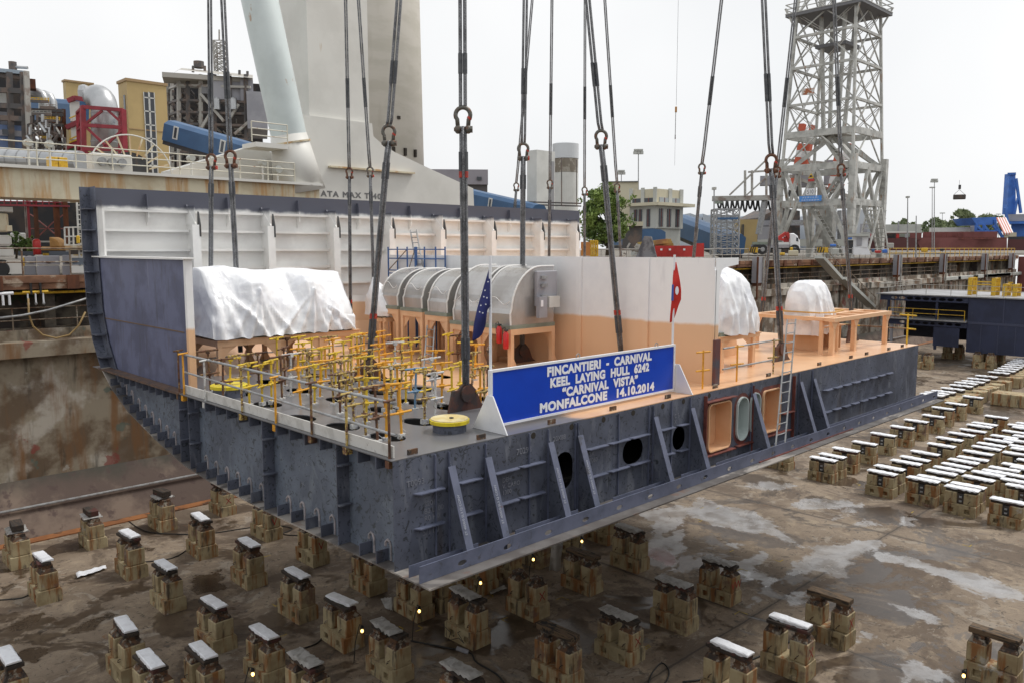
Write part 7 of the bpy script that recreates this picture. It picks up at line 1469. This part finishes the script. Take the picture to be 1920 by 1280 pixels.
# stairs inside and outside the portal
def stair(p, q, wd, n, side):
    b = MB(); p, q = Vector(p), Vector(q); sd_ = Vector(side)
    for e in (0, 1): b.bar(p + sd_ * wd * e, q + sd_ * wd * e, .1, .4)
    for k in range(n): e = p + (q - p) * (k + .5) / n + sd_ * wd / 2; b.obox(e, sd_, sd_.cross(Z_), Z_, wd / 2, .22, .05)
    b.build('stair', TOWERW, tw)
stair((TX + 1.2, TY - .3, GZ + .6), (TX + 4.2, TY - .3, lev[1] - .7), 1.4, 10, (0, -1, 0)); stair((TX + 7.6, TY - .3, GZ + .6), (TX + 4.8, TY - .3, lev[1] - .7), 1.4, 10, (0, -1, 0))
stair((TX + 2, TY + 2.2, GZ + .3), (TX + 2, TY + 6, lev[1] - .7), 1.2, 11, (1, 0, 0)); stair((TX + 4, TY + 6, lev[1]), (TX + 4, TY + 3, lev[2]), 1.2, 10, (1, 0, 0)); stair((TX + 4, TY + 3, lev[2]), (TX + 4, TY + 6, lev[3]), 1.2, 10, (1, 0, 0))
MB().bar(tp(0, lev[2]) + X_ * 2, (cx0, cy0, lev[3]), .5).build('stay', TOWERW, tw); MB().bar(tp(3, lev[2]) + X_ * 2, (cx0, cy0, lev[3]), .5).build('stay', TOWERW, tw); MB().bar(tp(1, lev[2]), (cx0, cy0, lev[3]), .5).build('stay', TOWERW, tw)
b = MB()
for k in range(18): x = TX + s_ + .05; b.bar((x - (k % 2) * 0, TY - .6 - .0, GZ + 1.0), (x, TY - .6, GZ + 1.0), .1)
# signs on the tower's left face
def face(px, py): return onX(px, py, TX - .55)
g0, g1 = face(1500, 379), face(1540, 367)
def plate(x0, x1, y0, y1, m_, name='sign_plate'):
    a, q = face(x0, y1), face(x1, y0); return MB().box(TX - .62, q.y, a.z, TX - .56, a.y, q.z).build(name, m_, tw), a, q
sp, a, q = plate(1512, 1528, 353.5, 366, WHITEP)
text('S10', (q.z - a.z) * .95, (TX - .63, (a.y + q.y) / 2, a.z + (q.z - a.z) * .16), -Y_, Z_, 'lettering', DARKST, tw, .004, .0, sx=.8)
sp, a, q = plate(1499, 1541, 366.5, 379, mat('sign_light_blue', (.08, .28, .7)))
for r_, s__ in ((.58, 'A 25 29 15 12 10 4'), (.12, 'M 45 53 35 60 60 7M')): text(s__, (q.z - a.z) * .36, (TX - .63, (a.y + q.y) / 2, a.z + (q.z - a.z) * r_), -Y_, Z_, 'lettering', LW, tw, .004, .0, sx=1.05)
a, q = face(1515, 335), face(1527, 325); o = MB().prism([(a.y, a.z), (q.y, a.z), ((a.y + q.y) / 2, q.z)], (TX - .62, 0, 0), Y_, Z_, X_, .05).build('warning_sign', YEL, tw); MB().box(TX - .66, q.y + .25, a.z + .15, TX - .625, a.y - .25, a.z + .35).build('pictogram', BLACK, o)
plate(1515.5, 1527, 335.5, 341, RED, 'notice_plate')
# red and white counter pieces seen through the frame belong to a second crane behind
rw = thing('striped_crane_boom', 'red and white striped crane booms standing behind the lattice tower', 'crane', (118, 62, GZ)); RWD = (Vector((118, 62, 0))).dot(FH)
RW_R, RW_W = mat('stripe_red', (.5, .1, .05)), mat('stripe_white', (.7, .7, .7))
for a, q, n in (((1505, 233), (1500, 262), 2), ((1525, 236), (1518, 262), 2), ((1517, 271), (1507, 325), 4), ((1503, 270), (1493, 322), 4), ((1572, 290), (1558, 360), 5), ((1592, 270), (1585, 300), 2), ((1490, 335), (1486, 358), 2), ((1577, 345), (1572, 362), 1)):
    for k in range(n):
        f0, f1 = k / n, (k + 1) / n; pa = (a[0] + (q[0] - a[0]) * f0, a[1] + (q[1] - a[1]) * f0); pq_ = (a[0] + (q[0] - a[0]) * f1, a[1] + (q[1] - a[1]) * f1 - .3)
        fb(MB(), pa, pq_, RWD, .85).build('stripe', RW_R if k % 2 == 0 else RW_W, rw)
fb(MB(), (1480, 330), (1600, 372), RWD + 1, .5).build('boom_chord', PALEST, rw); fb(MB(), (1470, 300), (1590, 310), RWD + 1, .4).build('boom_chord', PALEST, rw); PB('machine_house', GREYCL, rw, 1545, 1580, 300, 345, RWD + 3, 4); PB('machine_house', GREYCL, rw, 1485, 1530, 325, 350, RWD + 2, 3)
PB('tower', PALEST, rw, 1530, 1548, 350, 475, RWD + 3, 2); PB('lower_house', DARKST, rw, 1478, 1500, 350, 368, RWD, 2)
for x in (1555, 1575): fb(MB(), (x, 395), (x, 475), RWD, .6).build('leg', GALV, rw)
b = MB()
for a, q in (((1540, 423), (1556, 450)), ((1570, 423), (1556, 450)), ((1530, 452), (1580, 452)), ((1460, 418), (1590, 418))): fb(b, a, q, RWD - 1, .5)
b.build('portal_beam', GALV, rw)
# flag like rusty plate
rp = MB(); pb(rp, 1503, 1527, 166, 178, 103, .15).build('rusty_plate', mat('rusty_white_plate', (.6, .58, .55), [dict(col=(.35, .12, .05), scale=1.2, lo=.47, hi=.52)]), tw)
# white kiosk
t = thing('kiosk', 'small white flat roofed kiosk on the quay under the lattice tower', 'kiosk', at(1608, 96)); KD = 94.5
b = MB(); 
for x0, x1, y0, y1 in ((1600, 1627, 444, 464),): pb(b, x0, x1, y0, y1, KD, 3)
P = [far(1600, 464, KD), far(1627, 464, KD), far(1633, 478, KD), far(1600, 478, KD)]; b.add(P + [v + FH * 3 for v in P], [(0, 3, 2, 1), (4, 5, 6, 7), (1, 2, 6, 5), (0, 4, 7, 3)]); b.build('wall', WHITEP, t)
PB('roof', GREYWALL, t, 1588, 1631, 438.5, 443.5, KD - .4, 4); PB('window', GREYCL, t, 1606, 1616, 446, 461, KD - .1, .08); PB('door', DARKST, t, 1590, 1599.5, 451, 476, KD + .4, .3); PB('blue_sign', CRBLUE, t, 1589, 1598, 445.5, 449, KD + .1, .15)
# crane truck
t = thing('crane_truck', 'flatbed truck with white cab and folded red loading crane parked on the quay', 'truck', at(1460, 82)); KD = 80
PB('flatbed', GREYCL, t, 1408, 1480, 459, 465, KD, 2.4); PB('cargo', GREENM, t, 1410, 1445, 454, 459, KD + .2, 2); PB('side_board', WHITEWALL, t, 1452, 1480, 454.5, 463.5, KD - .05, .1); PB('chassis', BLACK, t, 1405, 1497, 465.5, 467.5, KD + .3, 1.6)
P = [(1482, 438), (1489, 437.5), (1496, 443), (1500, 452), (1501, 467), (1482, 467)]; v = [far(x, y, KD) for x, y in P]; o = v[0].copy(); cbm = MB(); cbm.add(v + [e + FH * 2.4 for e in v], [tuple(range(6))[::-1], tuple(range(6, 12))] + [(i, (i + 1) % 6, 6 + (i + 1) % 6, 6 + i) for i in range(6)]); cab_ = cbm.build('cab', WHITEP, t, bevel=.08)
PB('window', GLASSD, cab_, 1492, 1497, 446, 453, KD - .03, .05)
for x in (1418, 1430, 1490): p = far(x, 468, KD - .05); w_ = MB().tube(p, p + FH * .35, .48, 18).build('wheel', BLACK, t); MB().tube(p - FH * .02, p, .22, 12).build('rim', GALV, w_)
PB('crane_column', RED, t, 1469, 1480, 444, 456, KD + .5, 1); b = MB(); fb(b, (1458, 448), (1474, 437), KD + .4, .3); fb(b, (1474, 437), (1480, 447), KD + .4, .35); fb(b, (1458, 448), (1470, 450), KD + .4, .25); b.build('crane_arm', RED, t)
for x0, x1, lab in ((1405, 1421, 'at the left end of the truck'), (1532, 1553, 'under the lattice tower')):
    t = thing('striped_barrier', 'yellow and black striped barrier board ' + lab, 'barrier', at((x0 + x1) / 2, 76)); PB('board', YEL, t, x0, x1, 464, 474, 76, .1)
    for k in range(4): xx = x0 + (x1 - x0) * k / 4; P = [far(xx, 474, 75.95), far(xx + 2, 474, 75.95), far(xx + 5, 464, 75.95), far(xx + 3, 464, 75.95)]; MB().add(P + [v + FH * .04 for v in P], [(0, 1, 2, 3), (4, 7, 6, 5), (0, 4, 5, 1), (1, 5, 6, 2), (2, 6, 7, 3), (3, 7, 4, 0)]).build('stripe', BLACK, t)
# clutter on the quay
rnd = random.Random(14)
for k, (x0, x1, y0, y1, m_, lab) in enumerate(((1462, 1472, 474, 479, YEL, 'yellow steel box below the truck'), (1478, 1497, 470, 480, CREAMWALL, 'pale crate below the truck cab'), (1556, 1568, 458, 463, CRBLUE, 'bright blue motor cover under the lattice tower'), (1640, 1652, 470, 475, RED, 'red bin right of the kiosk'), (1654, 1664, 468, 475, CRBLUE, 'blue drum box right of the red bin'), (1634, 1640, 467, 473, BLUECL, 'small blue bin beside the kiosk foot'), (1727, 1740, 465, 473, YEL, 'yellow forklift body in front of the barges'), (1762, 1770, 466, 471, BLACK, 'black box near the yellow railing'), (1560, 1573, 466, 478, GREYWALL, 'grey drum rack left of the kiosk'), (1664, 1676, 456, 466, PALEST, 'grey pump unit behind the far railing'))):
    tag(pb(MB(), x0, x1, y0, y1, 78 + k * .9, 1.1).build('crate' if 'crate' in lab else 'quay_box', m_, bevel=.06), lab, 'box')
for x, lab in ((1484, 'yellow bollard light below the truck'), ): tag(pb(MB(), x - 3, x + 3, 464, 470, 77, .4).build('yellow_marker', YEL, bevel=.05), lab, 'marker')
t = thing('red_container', 'red open container with white labels in front of the cream building', 'container', at(1265, 62)); PB('body', RED, t, 1228, 1320, 461, 482, 62, 2.4); PB('raised_end', RED, t, 1305, 1320, 456.5, 462, 62.05, 2.3)
for x in range(1232, 1320, 8): PB('rib', RED, t, x, x + 1.5, 462, 480, 61.9, .09)
for x in (1238, 1254, 1281): PB('label', WHITEP, t, x, x + 4, 466.5, 470, 61.84, .05)
for k in range(6):
    tag(fb(MB(), (1196 + k * 5, 459 + k % 3 * 3.2), (1252 + k * 2, 452 + k % 3 * 4), 64 + k * .4, .35).build('steel_beam', mat('yellow_beam', (.38, .28, .08), [dict(col=(.25, .15, .06), scale=1, lo=.45, hi=.6)])), f'{nth(k)} yellow steel beam from the front in the pile by the red container', 'steel beam', 'pile of yellow steel beams')
t = thing('work_basket', 'orange steel work basket on the quay left of the green tree', 'basket', at(1105, 60)); PB('panel', mat('basket_orange', (.55, .22, .05)), t, 1089, 1108, 454, 480, 60, .3); b = MB()
for x in (1108, 1112, 1116, 1120): fb(b, (x, 452), (x, 480), 60, .1)
for y in (452, 466, 480): fb(b, (1106, y), (1121, y), 60, .1)
b.build('bars', YEL, t)
railing('quay_railing', 'thin pale railing behind the bulkhead in front of the red container', [onY(x, 480, 40.4).xy.to_3d() + Z_ * GZ for x in (1085, 1335)], 1.1, (1.1, .6), m=PALEST, r=.03, step=2.0)
rnd = random.Random(3); t = thing('scrap_heap', 'tangled heap of pale scrap metal between the beams and the tree', 'scrap', at(1195, 61))
b = MB()
for k in range(26): x, y = rnd.uniform(1175, 1225), rnd.uniform(464, 480); fb(b, (x, y), (x + rnd.uniform(-14, 14), y - rnd.uniform(0, 9)), 61 + rnd.random(), rnd.uniform(.06, .2))
b.build('scrap', PALEST, t, kind='stuff')
# scaffold tower and cable trolley arm
sc_ = lattice('scaffold_tower', 'grey tube scaffold tower with a blue band left of the small tan building', 1342, 1384, 392, 478, 86, 7, GALV, 'scaffold', w_=.1); PB('blue_band', BLUECL, sc_, 1345, 1384, 408, 412, 85.7, .1)
for x in (1352, 1363, 1374): fb(MB(), (x, 392), (x, 478), 86, .1).build('upright', GALV, sc_)
t = thing('tan_building', 'small tan building with two window strips right of the scaffold tower', 'building', at(1402, 100)); PB('wall', TAN, t, 1376, 1420, 412, 475, 100, 6)
for x in (1391, 1393.7, 1407, 1409.7): w_ = PB('window_strip', GLASSD, t, x - 1, x + 1, 421, 453, 99.9, .08)
t = thing('jib_crane', 'pale jib arm with black festoon cables hanging in loops, braced left of the tower', 'crane', at(1410, 92)); AD = 92
PB('arm', PALEST, t, 1335, 1462, 367, 376, AD, 1.2); b = MB(); fb(b, (1368, 366), (1437, 300), AD, .18); fb(b, (1400, 366), (1440, 330), AD, .15); fb(b, (1403, 323), (1490, 318), AD, .2); b.build('stay', PALEST, t)
for x in (1397, 1410, 1437): fb(MB(), (x, 320 if x < 1430 else 296), (x, 368), AD, .2).build('post', PALEST, t)
fb(MB(), (1434, 376), (1422, 440), AD, .5).build('leg', GALV, t); PB('cabin', GREYCL, t, 1425, 1447, 330, 347, AD, 2)
for k in range(11):
    x = 1345 + k * 9.6; n = 9 if k not in (0, 4, 7) else 7; MB().path([far(x + 4.2 * (i / 6) * 1.9, 377 + (15 + 3 * (k % 3)) * (1 - (2 * i / 6 - 1) ** 2), AD + .3) for i in range(7)], .12, 6).build('festoon_cable', BLACK, t, smooth=True)
PB('trolley', GREENM, t, 1340, 1355, 378, 382, AD, .5)
# far sheds and warehouses
t = thing('saw_tooth_hall', 'pale blue grey saw tooth roofed hall in the distance', 'building', at(1380, 260)); m_ = mat('pale_hall', (.42, .47, .53), rough=.7)
for k, x in enumerate((1294, 1318, 1338, 1358, 1378, 1398, 1418, 1438, 1458)):
    P = [far(x, 470, 260), far(x + 22, 470, 260), far(x + 22, 408 + k, 260), far(x, 400 + k, 260)]; MB().add(P + [v + FH * 30 for v in P], [(0, 1, 2, 3), (4, 7, 6, 5), (0, 3, 7, 4), (1, 5, 6, 2), (2, 6, 7, 3)]).build('bay', m_, t)
t = thing('white_hall', 'white and grey gabled hall seen through the lattice tower', 'building', at(1610, 240)); P = [far(x, y, 240) for x, y in ((1560, 470), (1660, 470), (1660, 412), (1606, 389), (1560, 400))]; MB().add(P + [v + FH * 40 for v in P], [(0, 1, 2, 3, 4), (5, 9, 8, 7, 6)] + [(i, 5 + i, 5 + (i + 1) % 5, (i + 1) % 5) for i in range(5)]).build('wall', mat('pale_hall2', (.5, .53, .57), rough=.7), t); PB('dark_band', GREYCL, t, 1605, 1626, 420, 437, 239.8, .3)
t = thing('dark_shed', 'dark steel shed with a pitched roof behind the truck', 'shed', at(1450, 130)); P = [far(x, y, 130) for x, y in ((1418, 475), (1500, 475), (1500, 396), (1462, 389), (1425, 408))]; MB().add(P + [v + FH * 14 for v in P], [(0, 1, 2, 3, 4), (5, 9, 8, 7, 6)] + [(i, 5 + i, 5 + (i + 1) % 5, (i + 1) % 5) for i in range(5)]).build('wall', FRAMEST, t); PB('pale_band', GREYCL, t, 1418, 1590, 413, 423, 128, .5); PB('shutter', GREYCL, t, 1421, 1452, 425, 450, 128, .5); PB('white_fence', GREYWALL, t, 1420, 1600, 449, 462, 126, .4)
for k, (px, w_, yt, dep, lab, x0) in enumerate(((1690, 40, 409, 320, 'small pale far tree over the left barge', 0), (1750, 36, 408, 210, 'dark far tree in front of the light masts', 0), (1800, 40, 391, 260, 'tallest far tree above the white shed', 0), (1850, 50, 396, 300, 'broad far tree behind the blue hopper', 0), (1770, 30, 415, 240, 'low far tree between the dark and the tallest ones', 0))):
    tree(lab, px, 456, yt, w_, dep, 60 + k, 16, 90, dep * .0028, LEAF2, group='far trees beyond the barges')
t = thing('pale_warehouse', 'long low pale warehouse behind the barges at the right', 'building', at(1690, 230)); PB('wall', GREYWALL, t, 1655, 1731, 421, 437, 230, 20); PB('roof', WHITEWALL, t, 1655, 1716, 434, 437, 200, 15); PB('tank', GREYCL, t, 1683, 1686, 415, 435, 228, 2)
t = thing('white_shed', 'long white flat shed behind the big red barge', 'building', at(1780, 195)); PB('wall', WHITEWALL, t, 1742, 1820, 427, 437, 195, 15); PB('end', GREYCL, t, 1819, 1830, 421, 437, 195, 15)
# barges
t = thing('barge', 'long rust red barge with ribbed coaming moored beyond the dock at the right', 'barge', at(1800, 175)); BD2 = 172
P = [(1716, 446), (1888, 446), (1888, 470), (1728, 470)]; v = [far(x, y, BD2) for x, y in P]; MB().add(v + [e + FH * 14 for e in v], [(0, 3, 2, 1), (4, 5, 6, 7)] + [(i, (i + 1) % 4, 4 + (i + 1) % 4, 4 + i) for i in range(4)]).build('hull', BARGE, t); PB('coaming', BARGE, t, 1730, 1870, 435, 445.8, BD2 + 1, 10); PB('rubbing_strake', EDGE_RED, t, 1716, 1888, 446, 449, BD2 - .3, .29)
for k in range(14): PB('rib', EDGE_RED, t, 1734 + k * 10, 1735.5 + k * 10, 436, 446, BD2 + .5, .45)
t = thing('barge', 'darker barge with open hold left of the long rust red barge', 'barge', at(1690, 160)); PB('hull', mat('barge_dark', (.1, .035, .035), rough=.7), t, 1628, 1718, 447, 470, 165, 10); PB('upper_hull', BARGE, t, 1655, 1728, 437, 450, 166, 8); PB('hold', DARKIN, t, 1663, 1680, 438, 447, 165.8, .5); PB('hatch', RED, t, 1678, 1686, 440, 447, 165.6, .6); PB('grey_panel', GREENM, t, 1686, 1706, 438, 445, 165.6, .5); PB('bow_panel', RED, t, 1632, 1652, 438, 447, 164, 3)
t = thing('barge', 'dark red barge stern at the right edge beyond the dock', 'barge', at(1910, 170)); PB('hull', MATS['barge_dark'], t, 1889, 1960, 449, 470, 170, 10); PB('deck_house', DARKST, t, 1890, 1930, 444, 449, 172, 6)
t = thing('hopper', 'bright blue hopper on a lattice stand above the red barge', 'hopper', at(1845, 185)); P = [far(x, y, 185) for x, y in ((1821, 409), (1869, 407), (1862, 422), (1831, 422))]; MB().add(P + [v + FH * 8 for v in P], [(0, 3, 2, 1), (4, 5, 6, 7)] + [(i, (i + 1) % 4, 4 + (i + 1) % 4, 4 + i) for i in range(4)]).build('bin', CRBLUE, t)
b = MB()
for a, q in (((1830, 422), (1830, 446)), ((1866, 422), (1880, 446)), ((1845, 422), (1845, 436)), ((1830, 423), (1845, 436)), ((1845, 424), (1855, 436)), ((1830, 434), (1866, 434)), ((1866, 412), (1868, 440)), ((1862, 424), (1876, 436))): fb(b, a, q, 184.8, .5)
b.build('stand', CRBLUE, t)
t = thing('striped_chute', 'red and white striped sloping chute beside the blue hopper', 'chute', at(1885, 186))
for k in range(8):
    x = 1868 + k * 2.3; P = [far(x, 408, 190), far(x + 2.3, 408, 190), far(x + 2.3 + 14, 437, 184), far(x + 14, 437, 184)]; MB().add(P + [v - Z_ * .4 for v in P], [(0, 1, 2, 3), (4, 7, 6, 5)] + [(i, 4 + i, 4 + (i + 1) % 4, (i + 1) % 4) for i in range(4)]).build('stripe', RW_R if k % 2 == 0 else RW_W, t)
PB('base', CREAMWALL, t, 1881, 1906, 436.5, 447, 184, 3)
t = thing('harbour_crane', 'bright blue harbour crane tower at the right edge', 'crane', at(1900, 200)); P = [far(x, y, 200) for x, y in ((1893, 326), (1904, 326), (1905, 402), (1888, 402))]; MB().add(P + [v + FH * 2 for v in P], [(0, 3, 2, 1), (4, 5, 6, 7)] + [(i, (i + 1) % 4, 4 + (i + 1) % 4, 4 + i) for i in range(4)]).build('tower', CRBLUE, t); PB('tower_head', CRBLUE, t, 1889, 1905, 324, 328, 199.5, 3); PB('machine_house', GREYCL, t, 1889, 1930, 402, 415, 198, 8); PB('deck', CRBLUE, t, 1886, 1940, 415.5, 420, 197, 9); PB('portal', CRBLUE, t, 1895, 1940, 420.5, 447, 199, 6); b = MB(); fb(b, (1905, 335), (1914, 400), 199, .5); fb(b, (1908, 372), (1903, 400), 199, .4); fb(b, (1884, 390), (1890, 420), 198, .5); b.build('stay', CRBLUE, t)
# finish: drop unused meshes
for m_ in list(bpy.data.meshes):
    if m_.users == 0: bpy.data.meshes.remove(m_)
